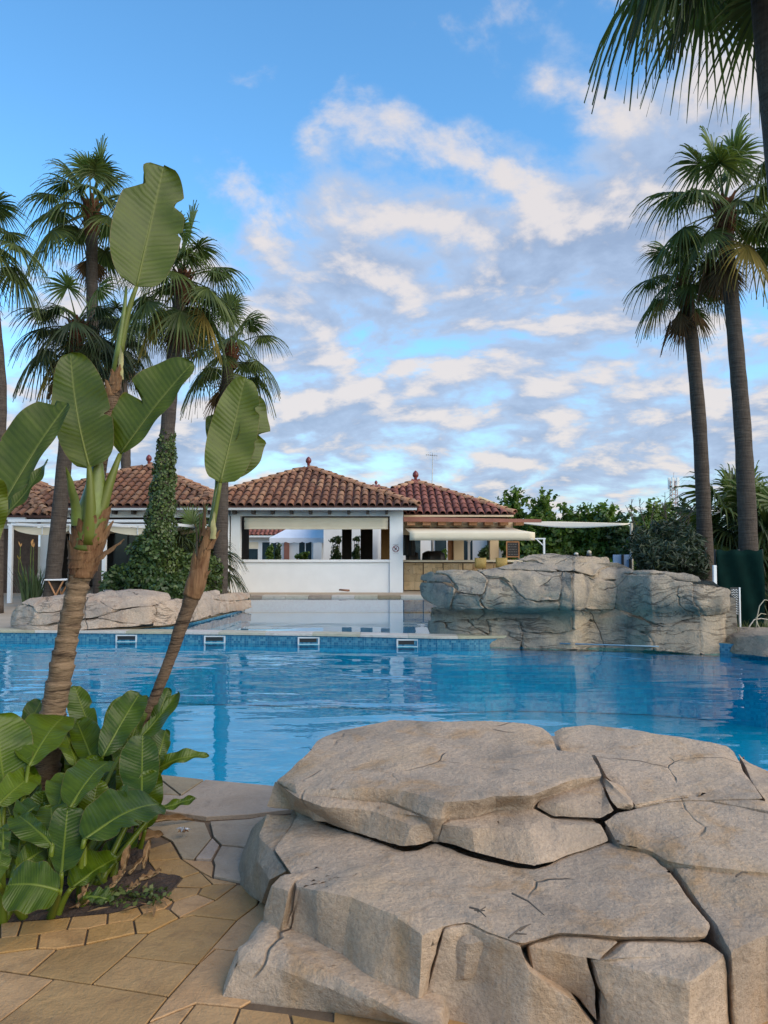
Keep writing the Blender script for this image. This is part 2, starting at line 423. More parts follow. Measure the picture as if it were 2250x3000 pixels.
M['coping'] = m_paver('coping_stone', (0.46, 0.40, 0.31), (0.56, 0.50, 0.40), (0.30, 0.25, 0.19))
M['paver'] = m_paver('sandstone_paver', (0.33, 0.185, 0.075), (0.45, 0.265, 0.115), (0.16, 0.09, 0.042))
M['paver_kerb'] = m_paver('kerb_paver', (0.38, 0.20, 0.07), (0.50, 0.28, 0.11), (0.20, 0.105, 0.04))
M['paver_grey'] = m_paver('grey_flagstone', (0.30, 0.225, 0.155), (0.39, 0.30, 0.215), (0.16, 0.115, 0.08))
M['mortar'] = m_plain('mortar', (0.13, 0.085, 0.05), 0.95, 0.25, 8.0, 0.004, 50)
M['deck'] = m_plain('far_deck', (0.40, 0.31, 0.22), 0.9, 0.15, 1.0, 0.003, 30)
M['soil'] = m_plain('soil', (0.055, 0.033, 0.022), 0.98, 0.4, 14.0, 0.03, 30)
M['earth'] = m_plain('earth', (0.16, 0.14, 0.08), 0.98, 0.3, 0.6, 0.02, 10)
M['rock'] = m_rock('sandstone_rock', (0.32, 0.245, 0.18), (0.47, 0.345, 0.245), (0.515, 0.36, 0.23), (0.42, 0.24, 0.105))
M['rock_mid'] = m_rock('grey_rock', (0.23, 0.20, 0.17), (0.40, 0.32, 0.235), (0.47, 0.35, 0.225), (0.18, 0.165, 0.15), 0.55, 0.02, 0.6)
M['rock_left'] = m_rock('pink_rock', (0.34, 0.275, 0.225), (0.48, 0.37, 0.28), (0.52, 0.385, 0.275), (0.36, 0.22, 0.14), 0.6, 0.02, 0.6)
M['stoneclad'] = m_rock('stone_cladding', (0.56, 0.37, 0.19), (0.64, 0.45, 0.25), (0.68, 0.50, 0.30), (0.50, 0.31, 0.14), 1.5, 0.01)
M['palm_leaf'] = m_leaf('palm_leaf', (0.028, 0.046, 0.010), (0.115, 0.142, 0.032), 0.5, 0.30)
M['palm_fresh'] = m_leaf('palm_leaf_fresh', (0.07, 0.11, 0.03), (0.16, 0.20, 0.06), 0.42, 0.35)
M['palm_dead'] = m_leaf('palm_leaf_dead', (0.07, 0.042, 0.025), (0.19, 0.115, 0.06), 0.8, 0.12, 0.1)
M['palm_yellow'] = m_leaf('palm_leaf_yellow', (0.16, 0.12, 0.03), (0.32, 0.22, 0.05), 0.6, 0.25, 0.2)
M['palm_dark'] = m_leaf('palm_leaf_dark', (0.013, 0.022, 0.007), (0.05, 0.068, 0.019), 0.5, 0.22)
M['ivy'] = m_leaf('ivy_leaf', (0.028, 0.058, 0.016), (0.12, 0.155, 0.04), 0.35, 0.22)
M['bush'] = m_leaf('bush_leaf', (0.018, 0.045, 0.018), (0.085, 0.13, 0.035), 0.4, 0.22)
M['tree'] = m_leaf('tree_leaf', (0.035, 0.08, 0.012), (0.15, 0.225, 0.035), 0.45, 0.3)
M['tree_light'] = m_leaf('tree_leaf_light', (0.06, 0.115, 0.02), (0.17, 0.23, 0.05), 0.45, 0.3)
M['juniper'] = m_leaf('juniper_leaf', (0.012, 0.024, 0.014), (0.055, 0.075, 0.035), 0.5, 0.15)
M['grass'] = m_leaf('grass_blade', (0.03, 0.06, 0.014), (0.13, 0.15, 0.035), 0.5, 0.25)
M['blade_dark'] = m_leaf('sword_leaf', (0.022, 0.05, 0.025), (0.08, 0.12, 0.05), 0.4, 0.15)
M['trunk'] = m_bark('palm_trunk', (0.045, 0.034, 0.028), (0.125, 0.098, 0.078), 40.0)
M['boots'] = m_bark('palm_boots', (0.07, 0.028, 0.016), (0.24, 0.10, 0.05), 10.0)
M['petiole'] = m_plain('petiole', (0.20, 0.20, 0.07), 0.5, 0.3)
M['sl_trunk'] = m_ringbark('ringed_trunk', (0.12, 0.075, 0.045), (0.32, 0.215, 0.13), (0.035, 0.022, 0.015))
M['sl_trunk_dark'] = m_ringbark('dark_ringed_trunk', (0.075, 0.045, 0.03), (0.20, 0.13, 0.08), (0.022, 0.014, 0.010))
M['sheath'] = m_plain('green_sheath', (0.10, 0.13, 0.018), 0.5, 0.35, 9.0)
M['drysheath'] = m_bark('dry_sheath', (0.09, 0.035, 0.016), (0.34, 0.20, 0.10), 0.0, 0.8, 0.008)
M['palesheath'] = m_plain('pale_sheath', (0.40, 0.36, 0.16), 0.7, 0.2, 12.0)
M['sl_leaf'] = m_bigleaf('paddle_leaf', (0.042, 0.062, 0.004), (0.092, 0.116, 0.007), (0.15, 0.17, 0.03), 24.0)
M['sl_leaf_low'] = m_bigleaf('low_paddle_leaf', (0.026, 0.054, 0.003), (0.105, 0.150, 0.006), (0.15, 0.19, 0.02), 20.0, 0.28, 0.32)
M['dry_leaf'] = m_bigleaf('dry_paddle_leaf', (0.14, 0.075, 0.035), (0.30, 0.175, 0.085), (0.3, 0.2, 0.1), 30.0, 0.1, 0.8)
M['net'] = m_plain('green_netting', (0.002, 0.014, 0.012), 0.95, 0.25, 5.0, spec=0.08)
M['bark_twig'] = m_plain('twig', (0.10, 0.075, 0.055), 0.9, 0.3)
M['window'] = m_plain('window_glass', (0.03, 0.05, 0.06), 0.08, 0.2)
M['wicker'] = m_plain('wicker', (0.44, 0.29, 0.085), 0.7, 0.25, 30.0)
M['red'] = m_plain('red_paint', (0.60, 0.045, 0.03), 0.4, 0.1)
M['sign_red'] = m_plain('sign_red', (0.22, 0.02, 0.035), 0.6, 0.1)
M['sign_ink'] = m_plain('sign_ink', (0.10, 0.08, 0.08), 0.6, 0.1)
M['sign_grey'] = m_plain('sign_grey', (0.42, 0.40, 0.40), 0.6, 0.1)
M['lip'] = m_plain('lip_paint', (0.16, 0.27, 0.36), 0.5, 0.15)
M['blue'] = m_plain('pale_blue', (0.36, 0.50, 0.72), 0.5, 0.1)
M['tent'] = m_plain('tent_cloth', (0.74, 0.77, 0.82), 0.7, 0.04)
M['board'] = m_plain('slate_board', (0.03, 0.03, 0.032), 0.7, 0.3, 30.0)
M['chalk'] = m_plain('chalk', (0.25, 0.24, 0.23), 0.9, 0.2)
M['towerlit'] = m_plain('sunlit_tower_steel', (0.55, 0.40, 0.36), 0.6, 0.2)  # warm sunlight on the mast is put into the steel colour
M['lamp_wall'] = m_plain('brick_wall', (0.07, 0.042, 0.028), 0.85, 0.3, 12.0)

# ------------------------------------------------------------------ ground and pool
def inset(poly, d):
    a = sum(poly[i][0] * poly[(i + 1) % len(poly)][1] - poly[(i + 1) % len(poly)][0] * poly[i][1] for i in range(len(poly)))
    if a < 0: poly = poly[::-1]
    out = []; n = len(poly)
    for i in range(n):
        p0, p1, p2 = (Vector(poly[(i + k - 1) % n][:2]) for k in range(3))
        e1 = (p1 - p0).normalized(); e2 = (p2 - p1).normalized()
        n1 = Vector((-e1.y, e1.x)); n2 = Vector((-e2.y, e2.x))
        b = n1 + n2
        k = b.length_squared
        b = n1 if k < 1e-6 else b * (2.0 / k)
        if b.length > 2.5: b = b.normalized() * 2.5
        out.append(p1 + b * d)
    return out

NEAR = [(-12, 6.5), (-7, 6.05), (-4.5, 5.75), (-2.6, 5.46), (-1.59, 5.32), (-.73, 5.08), (.5, 4.86), (2.5, 4.8), (4.2, 4.95), (6, 5.4), (9, 6.2), (12, 7.2)]
DIV = [(-12, 14.85), (-7.2, 14.78), (-5.7, 14.68), (-4.0, 14.55), (-2.3, 14.36), (-1.2, 14.22), (-.16, 14.05), (.45, 13.92), (.95, 13.80), (1.5, 13.78), (2.2, 13.9)]
RIGHT = [(12, 11.6), (6.9, 12.0), (5.6, 13.1)]
HOLE = NEAR + RIGHT + [(4.6, 14.6), (3.2, 17), (3.6, 25.0), (-4.75, 25.0), (-3.62, 19.6), (-4.0, 17.0), (-4.3, 15.7), (-4.9, 15.1), (-5.9, 14.95), (-12, 15.0)]

def fill_mesh(name, outer, holes, z):
    bm = bmesh.new(); es = []
    for loop in [outer] + holes:
        vs = [bm.verts.new((p[0], p[1], z)) for p in loop]
        es += [bm.edges.new((vs[i], vs[(i + 1) % len(vs)])) for i in range(len(vs))]
    bmesh.ops.triangle_fill(bm, use_beauty=True, edges=es)
    for f in bm.faces:
        if f.normal.z < 0: f.normal_flip()
    me = bpy.data.meshes.new(name); bm.to_mesh(me); bm.free(); return me

me = fill_mesh('ground', [(-1500, -400), (1500, -400), (1500, 2500), (-1500, 2500)], [HOLE], -0.03)
me.materials.append(M['earth']); tag(put('ground', me, (0, 0, 0)), kind='structure')

n = len(HOLE)
def wallring(z0, z1): return MB().add([(p[0], p[1], z1) for p in HOLE] + [(p[0], p[1], z0) for p in HOLE], [[i, i + n, (i + 1) % n + n, (i + 1) % n] for i in range(n)])
tag(wallring(-1.35, -0.27).build('pool_basin', M['pool_floor']), kind='structure')
tag(wallring(-0.27, -0.03).build('pool_tile_edge', M['pool_band']), kind='structure')
me = fill_mesh('pool_floor', HOLE, [], -1.35); me.materials.append(M['pool_floor'])
tag(put('pool_floor', me, (0, 0, 0)), kind='structure')
BACK = [(x, y + 0.33) for x, y in DIV]
mainw = NEAR + RIGHT + [(4.6, 14.6), (3.0, 14.4)] + [(x, y + 0.05) for x, y in DIV[::-1]]
me = fill_mesh('pool_water', mainw, [], -0.20); me.materials.append(M['water'])
tag(put('pool_water', me, (0, 0, 0)), kind='structure')
upw = [(x, y - 0.1) for x, y in BACK if x > -5.2] + [(3.2, 14.6), (3.2, 17), (3.6, 25.0), (-4.75, 25.0), (-3.62, 19.6), (-4.0, 17.0), (-4.3, 15.7), (-5.0, 15.1)]
me = fill_mesh('upper_pool_water', upw, [], -0.055); me.materials.append(M['upper_water'])
tag(put('upper_pool_water', me, (0, 0, 0)), kind='structure')
me = fill_mesh('upper_pool_floor', upw, [], -0.55); me.materials.append(M['upper_floor'])
tag(put('upper_pool_floor', me, (0, 0, 0)), kind='structure')

# low wall between the two pools, with coping pieces and skimmer mouths
dv = empty('divider_wall', (-2, 14.4, -1.35), 'low blue mosaic wall with cream coping between upper and lower pool', 'wall')
mb = MB()
for (a, b) in zip(DIV[:-1], DIV[1:]):
    mb.slab([(a[0], a[1]), (b[0], b[1]), (b[0], b[1] + .3), (a[0], a[1] + .3)], -.27, -0.052)
mb.build('tile_band', M['pool_band'], dv)
mb = MB(); LW = DIV + [(3.4, 13.78), (4.6, 13.6), (5.62, 13.12)]
for (a, b) in zip(LW[:-1], LW[1:]):
    mb.slab([(a[0], a[1]), (b[0], b[1]), (b[0], b[1] + .3), (a[0], a[1] + .3)], -1.34, -0.272)
mb.build('wall_foot', M['pool_floor'], dv)
def along(line, s):
    for a, b in zip(line[:-1], line[1:]):
        L = math.hypot(b[0] - a[0], b[1] - a[1])
        if s <= L: return (a[0] + (b[0] - a[0]) * s / L, a[1] + (b[1] - a[1]) * s / L)
        s -= L
    return line[-1]
TL = sum(math.hypot(b[0] - a[0], b[1] - a[1]) for a, b in zip(DIV[:-1], DIV[1:]))
ns = 16
for i in range(ns):
    s0, s1 = TL * i / ns, TL * (i + 1) / ns
    pts = [along(DIV, s0 + (s1 - s0) * k / 4) for k in range(5)]
    poly = [(p[0], p[1] - .035) for p in pts] + [(p[0], p[1] + .34) for p in pts[::-1]]
    MB().slab([(q.x, q.y) for q in inset(poly, .0015)], -0.05, 0.0 - 0.002 * (i % 2)).build('coping_stone', M['coping'], dv, bevel=.006)
for u in (376, 633, 906, 1194):
    Yw = 14.3
    for a, b in zip(DIV[:-1], DIV[1:]):
        for k in range(20):
            x = a[0] + (b[0] - a[0]) * k / 20; yy = a[1] + (b[1] - a[1]) * k / 20
            if abs((u - CX) / FPX * yy - x) < .06: Yw = yy
    x0 = (u - CX) / FPX * Yw; w, zt, zb = .20, -.07, -.215; y = Yw - .02
    sk = MB()
    sk.box(x0 - w, x0 + w, y - .012, y + .03, zt - .022, zt); sk.box(x0 - w, x0 + w, y - .012, y + .03, zb, zb + .022)
    sk.box(x0 - w, x0 - w + .028, y - .0115, y + .03, zb + .02, zt - .02); sk.box(x0 + w - .028, x0 + w, y - .0115, y + .03, zb + .02, zt - .02)
    fo = sk.build('skimmer', M['grey_plaster'], dv)
    MB().box(x0 - w + .028, x0 + w - .028, y + .004, y + .015, zb + .02, zt - .02).build('skimmer_mouth_shade', M['dark'], fo)  # flat dark panel stands in for the shade inside the opening
    MB().box(x0 - w + .028, x0 + w - .028, y - .009, y + .003, zb + .02, zb + .05).build('skimmer_flap', M['pool_band'], fo)

# decks
def deck(name, poly, m, z0=-.06, z1=0.0):
    o = MB().slab(poly, z0, z1).build(name, m); return tag(o, kind='structure')
deck('far_pavement', [(-4.72, 25.0), (14, 25.0), (14, 45), (-30, 45), (-30, 25.3), (-4.75, 25.3)], M['deck'], -.06, 0.0)
deck('left_pavement', [(-30, 15.05), (-5.95, 15.0), (-5.0, 15.2), (-4.4, 15.8), (-4.1, 17), (-3.72, 19.6), (-4.85, 25.2), (-30, 25.2)], M['deck'], -.06, -.004)
# rim of the upper pool in front of the pavilion
rim = empty('stone_kerb', (-1, 24.8, -.3), 'grey stone rim along the far side of the upper pool', 'kerb')
xs = np.linspace(-4.65, 3.5, 12)
for i in range(11):
    MB().box(xs[i] + .004, xs[i + 1] - .004, 24.72, 25.25, -.09, .012 + .004 * (i % 2)).build('rim_stone', M['coping'] if i % 3 else M['paver_grey'], rim, bevel=.01)
MB().box(-4.65, 3.5, 24.80, 24.98, -.5, -.09).build('rim_band', M['upper_floor'], rim)

terr_poly = [(x, y) for x, y in NEAR] + [(12, -5), (-12, -5)]
o = MB().slab(terr_poly, -.3, 0.0).build('terrace', M['mortar']); tag(o, kind='structure'); terrace = o
def q6(x, y): return PZ(x / 2.074, 1950 + y / 2.074, 0.0)
KERB = [
 [(0, 1575), (135, 1567), (105, 1660), (0, 1672)],
 [(135, 1567), (290, 1556), (435, 1540), (405, 1620), (240, 1645), (105, 1660)],
 [(435, 1540), (655, 1520), (650, 1585), (535, 1612), (405, 1620)],
 [(655, 1520), (770, 1497), (840, 1478), (865, 1522), (810, 1560), (650, 1585)],
 [(840, 1478), (925, 1450), (1000, 1415), (1055, 1445), (1000, 1490), (865, 1522)],
 [(-260, 1590), (-130, 1585), (0, 1575), (0, 1672), (-280, 1700)],
 [(-300, 1810), (-280, 1700), (0, 1672), (105, 1660), (240, 1645), (225, 1735), (0, 1765)],
 [(240, 1645), (405, 1620), (535, 1612), (515, 1710), (345, 1738), (225, 1735)],
 [(535, 1612), (650, 1585), (810, 1560), (825, 1640), (515, 1710)],
 [(810, 1560), (865, 1522), (1000, 1490), (1030, 1495), (1090, 1545), (905, 1638), (825, 1640)],
]
FLAG = [
 [(1030, 1495), (1055, 1445), (1200, 1400), (1310, 1438), (1090, 1545)],
 [(1000, 1415), (1060, 1360), (1225, 1360), (1200, 1400), (1055, 1445)],
 [(1225, 1360), (1290, 1338), (1440, 1342), (1310, 1438), (1200, 1400)],
 [(1065, 1352), (1110, 1300), (1220, 1265), (1290, 1335), (1290, 1338), (1225, 1360)],
 [(1220, 1265), (1290, 1300), (1440, 1330), (1440, 1342), (1290, 1338)],
 [(900, 1200), (1100, 1185), (1220, 1265), (1110, 1300), (950, 1270)],
 [(890, 1130), (1040, 1080), (1100, 1185), (900, 1200)],
 [(1100, 1185), (1180, 1195), (1290, 1200), (1300, 1230), (1290, 1300), (1220, 1265)],
 [(345, 1738), (225, 1735), (0, 1765), (-300, 1810), (-320, 1830), (0, 1868), (170, 1892)],
 [(345, 1738), (515, 1710), (825, 1640), (905, 1638), (755, 1780), (555, 1952), (330, 1918), (170, 1892)],
 [(905, 1638), (1090, 1545), (1180, 1530), (1440, 1560), (1200, 1832), (755, 1780)],
 [(1090, 1545), (1310, 1438), (1440, 1342), (1620, 1360), (1560, 1470), (1440, 1560), (1180, 1530)],
 [(755, 1780), (1200, 1832), (1025, 2028), (555, 1952)],
 [(1560, 1470), (1620, 1360), (1800, 1400), (1760, 1600), (1420, 1748), (1310, 1735), (1200, 1832), (1440, 1560)],
 [(1310, 1735), (1420, 1748), (1760, 1600), (1800, 1900), (1460, 2095), (1190, 2070), (895, 2190), (1025, 2028), (1200, 1832)],
 [(-320, 1830), (0, 1868), (170, 1892), (330, 1918), (180, 2040), (0, 2177), (-300, 2350)],
 [(330, 1918), (555, 1952), (1025, 2028), (895, 2190), (600, 2560), (-250, 2700), (-300, 2350), (0, 2177), (180, 2040)],
 [(1190, 2070), (1460, 2095), (1380, 2300), (1010, 2300)],
 [(1460, 2095), (1760, 2130), (1800, 2300), (1380, 2300)],
 [(1760, 2130), (2100, 2190), (2200, 2330), (1800, 2300)],
 [(895, 2190), (1190, 2070), (1010, 2300), (700, 2620), (600, 2560)],
]
GREY = [
 [(450, 640), (700, 665), (930, 680), (1100, 815), (900, 800), (450, 790)],
 [(930, 680), (1245, 715), (1100, 815)],
 [(1245, 715), (1640, 752), (1900, 800), (1800, 900), (1510, 935), (1250, 950), (940, 905), (900, 800), (1100, 815)],
 [(940, 925), (1250, 965), (1290, 1060), (1180, 1195), (1100, 1185), (1040, 1080), (890, 1000)],
 [(1270, 965), (1510, 950), (1620, 930), (1600, 1150), (1450, 1120), (1340, 1110), (1290, 1060)],
 [(1290, 1062), (1340, 1110), (1290, 1200), (1180, 1195)],
 [(1340, 1110), (1450, 1120), (1600, 1150), (1640, 1360), (1440, 1330), (1290, 1300), (1300, 1230), (1290, 1200)],
]
def paver(poly, m, th=.016, gap=.0042, zb=0.0):
    pts = [q6(*p) for p in poly]
    ip = inset([(p.x, p.y) for p in pts], gap)
    o = MB().slab([(p.x, p.y) for p in ip], zb + .001, zb + th).build('paver', m, terrace, bevel=.003)
    return o
rg = random.Random(4)
for k, p in enumerate(KERB): paver(p, M['paver_kerb'], .010 + .003 * rg.random())
for p in FLAG: paver(p, M['paver'], .008 + .003 * rg.random())
for k, p in enumerate(GREY): paver(p, M['paver_grey'], .028 if k < 3 else .012 + .008 * rg.random(), .007)

# flagstones go on round the boulder and behind the viewer
def inpoly(x, y, poly):
    c = False; j = len(poly) - 1
    for i in range(len(poly)):
        if (poly[i][1] > y) != (poly[j][1] > y) and x < (poly[j][0] - poly[i][0]) * (y - poly[i][1]) / (poly[j][1] - poly[i][1]) + poly[i][0]: c = not c
        j = i
    return c
done = [[(q6(*p).x, q6(*p).y) for p in poly] for poly in KERB + FLAG + GREY]
BEDX = [(q6(*p).x, q6(*p).y) for p in [(-900, 1640), (-260, 1590), (435, 1535), (1060, 1350), (1000, 800), (-900, 700)]]
ca, sa = math.cos(R(38)), math.sin(R(38)); rg = random.Random(12)
jit = {}
def gp(i, j):
    if (i, j) not in jit: jit[(i, j)] = (rg.uniform(-.07, .07), rg.uniform(-.06, .06))
    a, b = i * .62 + (j % 2) * .25 + jit[(i, j)][0], j * .46 + jit[(i, j)][1]
    return (a * ca - b * sa, a * sa + b * ca)
for i in range(-14, 15):
    for j in range(-14, 15):
        P4 = [gp(i, j), gp(i + 1, j), gp(i + 1, j + 1), gp(i, j + 1)]
        ch = P4 + [(sum(p[0] for p in P4) / 4, sum(p[1] for p in P4) / 4)] + [((P4[k][0] + P4[k - 1][0]) / 2, (P4[k][1] + P4[k - 1][1]) / 2) for k in range(4)]
        if any(not (-4 < x < 5.5 and -1.5 < y < 4.6 + .0 * x) for x, y in ch): continue
        if any(inpoly(x, y, d) for x, y in ch for d in done) or any(inpoly(x, y, BEDX) for x, y in ch): continue
        ip = inset(P4, .005)
        MB().slab([(p.x, p.y) for p in ip], .001, .007 + .003 * rg.random()).build('paver', M['paver'], terrace, bevel=.003)

# soil of the planting bed
bed = [q6(*p) for p in [(-700, 1620), (-260, 1590), (0, 1572), (135, 1563), (435, 1535), (655, 1515), (770, 1492), (925, 1445), (1000, 1405), (1060, 1350), (1110, 1290), (950, 1262), (895, 1195), (880, 1120), (880, 1000), (930, 920), (880, 800), (450, 790), (0, 760), (-700, 740)]]
bm = bmesh.new(); vs = [bm.verts.new((p.x, p.y, 0.006)) for p in bed]
bmesh.ops.triangle_fill(bm, use_beauty=True, edges=[bm.edges.new((vs[i], vs[(i + 1) % len(vs)])) for i in range(len(vs))])
for _ in range(7):
    es = [e for e in bm.edges if e.calc_length() > .06]
    if not es: break
    bmesh.ops.subdivide_edges(bm, edges=es, cuts=1); bmesh.ops.triangulate(bm, faces=bm.faces[:])
bnd = {v for e in bm.edges if len(e.link_faces) == 1 for v in e.verts}
for v in bm.verts:
    if v not in bnd: v.co.z += .012 + .03 * noise.noise(v.co * 5) + .02 * noise.noise(v.co * 16)
for f in bm.faces:
    if f.normal.z < 0: f.normal_flip()
me = bpy.data.meshes.new('soil'); bm.to_mesh(me); bm.free(); me.materials.append(M['soil'])
tag(put('planting_bed', me, (0, 0, 0)), kind='structure')

# ------------------------------------------------------------------ rocks
def stone(name, m, parent, facets, drop, L, amp, seed, shrink=.10, relax=3, rnd=2, fn=None, lift=0.0, gap=0.0):
    bm = bmesh.new(); key = {}
    def gv(p):
        k = (round(p[0], 3), round(p[1], 3), round(p[2], 3))
        if k not in key: key[k] = bm.verts.new(p)
        return key[k]
    for f in facets:
        vs = []
        for p in f:
            v = gv(p)
            if v not in vs: vs.append(v)
        try: bm.faces.new(vs)
        except ValueError: pass
    bmesh.ops.recalc_face_normals(bm, faces=bm.faces[:])
    for e in bm.edges: e.smooth = False
    be = [e for e in bm.edges if len(e.link_faces) == 1]
    c = sum((v.co for v in bm.verts), Vector()) / len(bm.verts)
    if gap:
        mv = {}
        for e in be:
            f = e.link_faces[0]; mid = (e.verts[0].co + e.verts[1].co) / 2
            d = f.normal.cross((e.verts[1].co - e.verts[0].co).normalized())
            if d.dot(f.calc_center_median() - mid) < 0: d = -d
            for v in e.verts: mv.setdefault(v, []).append(d)
        for v, ds in mv.items():
            d = sum(ds, Vector())
            if d.length > .3: v.co += d.normalized() * gap
    r = bmesh.ops.extrude_edge_only(bm, edges=be)
    back = [g for g in r['geom'] if isinstance(g, bmesh.types.BMVert)]
    for v in back: v.co = v.co.lerp(c, shrink) + drop
    bset = set(back)
    eb = [e for e in bm.edges if len(e.link_faces) == 1]
    bmesh.ops.holes_fill(bm, edges=eb, sides=0)
    bmesh.ops.recalc_face_normals(bm, faces=bm.faces[:])
    lay = bm.verts.layers.int.new('b')
    for v in bm.verts: v[lay] = 1 if v in bset else 0
    bmesh.ops.triangulate(bm, faces=bm.faces[:])
    for _ in range(9):
        es = [e for e in bm.edges if e.calc_length() > (L if not (e.verts[0][lay] and e.verts[1][lay]) else L * 6) * 1.35]
        if not es: break
        es.sort(key=lambda e: -e.calc_length())
        rr = bmesh.ops.subdivide_edges(bm, edges=es, cuts=1)
        bmesh.ops.triangulate(bm, faces=[f for f in bm.faces if len(f.verts) > 3])
    front = [v for v in bm.verts if not v[lay]]
    inner = [v for v in front if all(e.smooth for e in v.link_edges)]
    for _ in range(relax): bmesh.ops.smooth_vert(bm, verts=inner, factor=.5, use_axis_x=True, use_axis_y=True, use_axis_z=True)
    if fn:
        for v in front: fn(v)
    for _ in range(rnd): bmesh.ops.smooth_vert(bm, verts=front, factor=.5, use_axis_x=True, use_axis_y=True, use_axis_z=True)
    bm.normal_update()
    off = Vector((seed * 3.7, seed * 1.3, seed * 7.1))
    for v in front:
        p = v.co + off * .15
        a = noise.noise(p * 2.3) * 1.0 + noise.noise(p * 6.1) * .6 + noise.noise(p * 15.0) * .32 + noise.noise(p * 38.0) * .16
        # thin bedding ledges on the steep faces
        st = abs(noise.noise(Vector((p.x * 1.4, p.y * 1.4, p.z * 13)))) * (1 - abs(v.normal.z)) * .9
        # hollows chipped out of the surface
        ch = noise.noise(p * 4.3 + Vector((9, 4, 1))); ch = -max(0.0, ch - .25) * 2.2
        v.co += v.normal * (amp * (a - st + ch) + lift)
    me = bpy.data.meshes.new(name); bm.to_mesh(me); bm.free()
    me.polygons.foreach_set('use_smooth', [True] * len(me.polygons))
    cc = Vector((c.x, c.y, c.z))
    me.transform(Matrix.Translation(-cc)); me.materials.append(m)
    return put(name, me, cc, parent)

def interp(x, tab):
    if x <= tab[0][0]: return tab[0][1]
    for (a, ya), (b, yb) in zip(tab[:-1], tab[1:]):
        if x <= b: return ya + (yb - ya) * (x - a) / (b - a)
    return tab[-1][1]

# --- rock cliff beside the lower pool
def mq(x, y): return (1200 + x / 1.659, 1580 + y / 1.659)
def mid_depth(u, v, k=0):
    y = interp(u, [(1225, 15.9), (1240, 15.1), (1270, 14.55), (1340, 14.15), (1420, 13.95), (1640, 13.62), (1685, 13.45), (1735, 13.75), (1800, 13.95), (1850, 13.55), (1905, 13.12), (2060, 12.95), (2120, 13.1), (2150, 13.5), (2165, 14.0)])
    over = interp(v, [(1615, .55), (1650, .30), (1672, .12), (1690, -.10), (1740, -.32), (1782, -.30), (1800, .12), (1820, .10), (1860, .0), (1900, -.08), (1920, -.08)])
    wgt = interp(u, [(1230, 1), (1660, 1), (1720, .45), (1830, .35), (1900, .6), (2160, .5)])
    return y + over * wgt
CLIFF = {
 'a': [(60, 180), (110, 160), (190, 175), (232, 235), (180, 212), (62, 212)],
 'b': [(62, 212), (180, 212), (232, 235), (212, 300), (205, 350), (150, 345), (65, 290), (50, 240)],
 'c': [(110, 160), (230, 150), (330, 152), (385, 190), (365, 275), (232, 262), (232, 235), (190, 175)],
 'd': [(232, 262), (365, 275), (345, 300), (370, 342), (205, 350), (212, 300)],
 'e': [(385, 190), (460, 187), (500, 225), (560, 290), (650, 312), (735, 305), (730, 350), (640, 362), (500, 364), (370, 342), (345, 300), (365, 275)],
 'f': [(330, 152), (510, 150), (740, 160), (745, 240), (735, 305), (650, 312), (560, 290), (500, 225), (460, 187), (385, 190)],
 'g': [(740, 160), (800, 158), (800, 353), (730, 350), (735, 305), (745, 240)],
 'h': [(800, 158), (860, 170), (912, 192), (918, 205), (880, 260), (862, 348), (800, 353)],
 'i': [(918, 205), (1005, 197), (1020, 230), (1000, 345), (862, 348), (880, 260)],
 'j': [(545, 105), (640, 72), (720, 70), (800, 72), (800, 158), (740, 160), (690, 130), (620, 112)],
 'k': [(440, 150), (530, 122), (545, 105), (620, 112), (690, 130), (740, 160), (510, 150)],
 'l': [(800, 72), (960, 85), (985, 95), (985, 128), (935, 150), (912, 192), (860, 170), (800, 158)],
 'm': [(912, 192), (935, 150), (985, 128), (1095, 138), (1110, 190), (1020, 230), (1005, 197), (918, 205)],
 'n': [(120, 335), (205, 350), (370, 342), (372, 368), (335, 395), (175, 408), (100, 405)],
 'o': [(100, 405), (175, 408), (185, 440), (300, 455), (300, 500), (190, 488), (88, 462)],
 'p': [(175, 408), (300, 400), (310, 430), (395, 470), (380, 530), (300, 500), (300, 455), (185, 440)],
 'q': [(300, 400), (385, 390), (395, 470), (310, 430)],
 'r': [(370, 342), (500, 364), (640, 362), (650, 385), (540, 395), (385, 390), (300, 400), (335, 395), (372, 368)],
 's': [(385, 390), (540, 395), (555, 440), (555, 457), (545, 540), (380, 530), (395, 470)],
 't': [(540, 395), (650, 385), (640, 362), (730, 350), (800, 353), (800, 450), (740, 462), (555, 457), (555, 440)],
 'u': [(800, 353), (885, 352), (885, 400), (800, 450)],
 'v': [(885, 352), (862, 348), (942, 347), (930, 402), (885, 400)],
 'w': [(942, 347), (1000, 345), (1110, 375), (1200, 412), (1260, 428), (1170, 458), (1070, 462), (1000, 450), (930, 402)],
 'x': [(555, 457), (740, 462), (800, 450), (885, 400), (930, 402), (1000, 450), (960, 545), (740, 545), (545, 540)],
 'y': [(1000, 450), (1070, 462), (1170, 458), (1200, 550), (960, 545)],
 'z': [(1095, 175), (1130, 158), (1200, 155), (1340, 160), (1410, 178), (1440, 212), (1390, 208), (1300, 200), (1260, 172), (1180, 170)],
 'aa': [(1110, 190), (1095, 175), (1180, 170), (1260, 172), (1300, 200), (1390, 208), (1390, 290), (1440, 380), (1260, 420), (1200, 412), (1110, 375), (1000, 345), (1020, 230)],
 'bb': [(1390, 208), (1440, 212), (1500, 228), (1562, 242), (1568, 300), (1565, 358), (1480, 375), (1440, 380), (1390, 290)],
 'cc': [(1260, 428), (1200, 412), (1260, 420), (1420, 403), (1425, 500), (1420, 565), (1200, 550), (1170, 458)],
 'dd': [(1420, 403), (1440, 380), (1480, 375), (1565, 358), (1588, 368), (1590, 500), (1510, 575), (1420, 565), (1425, 500)],
}
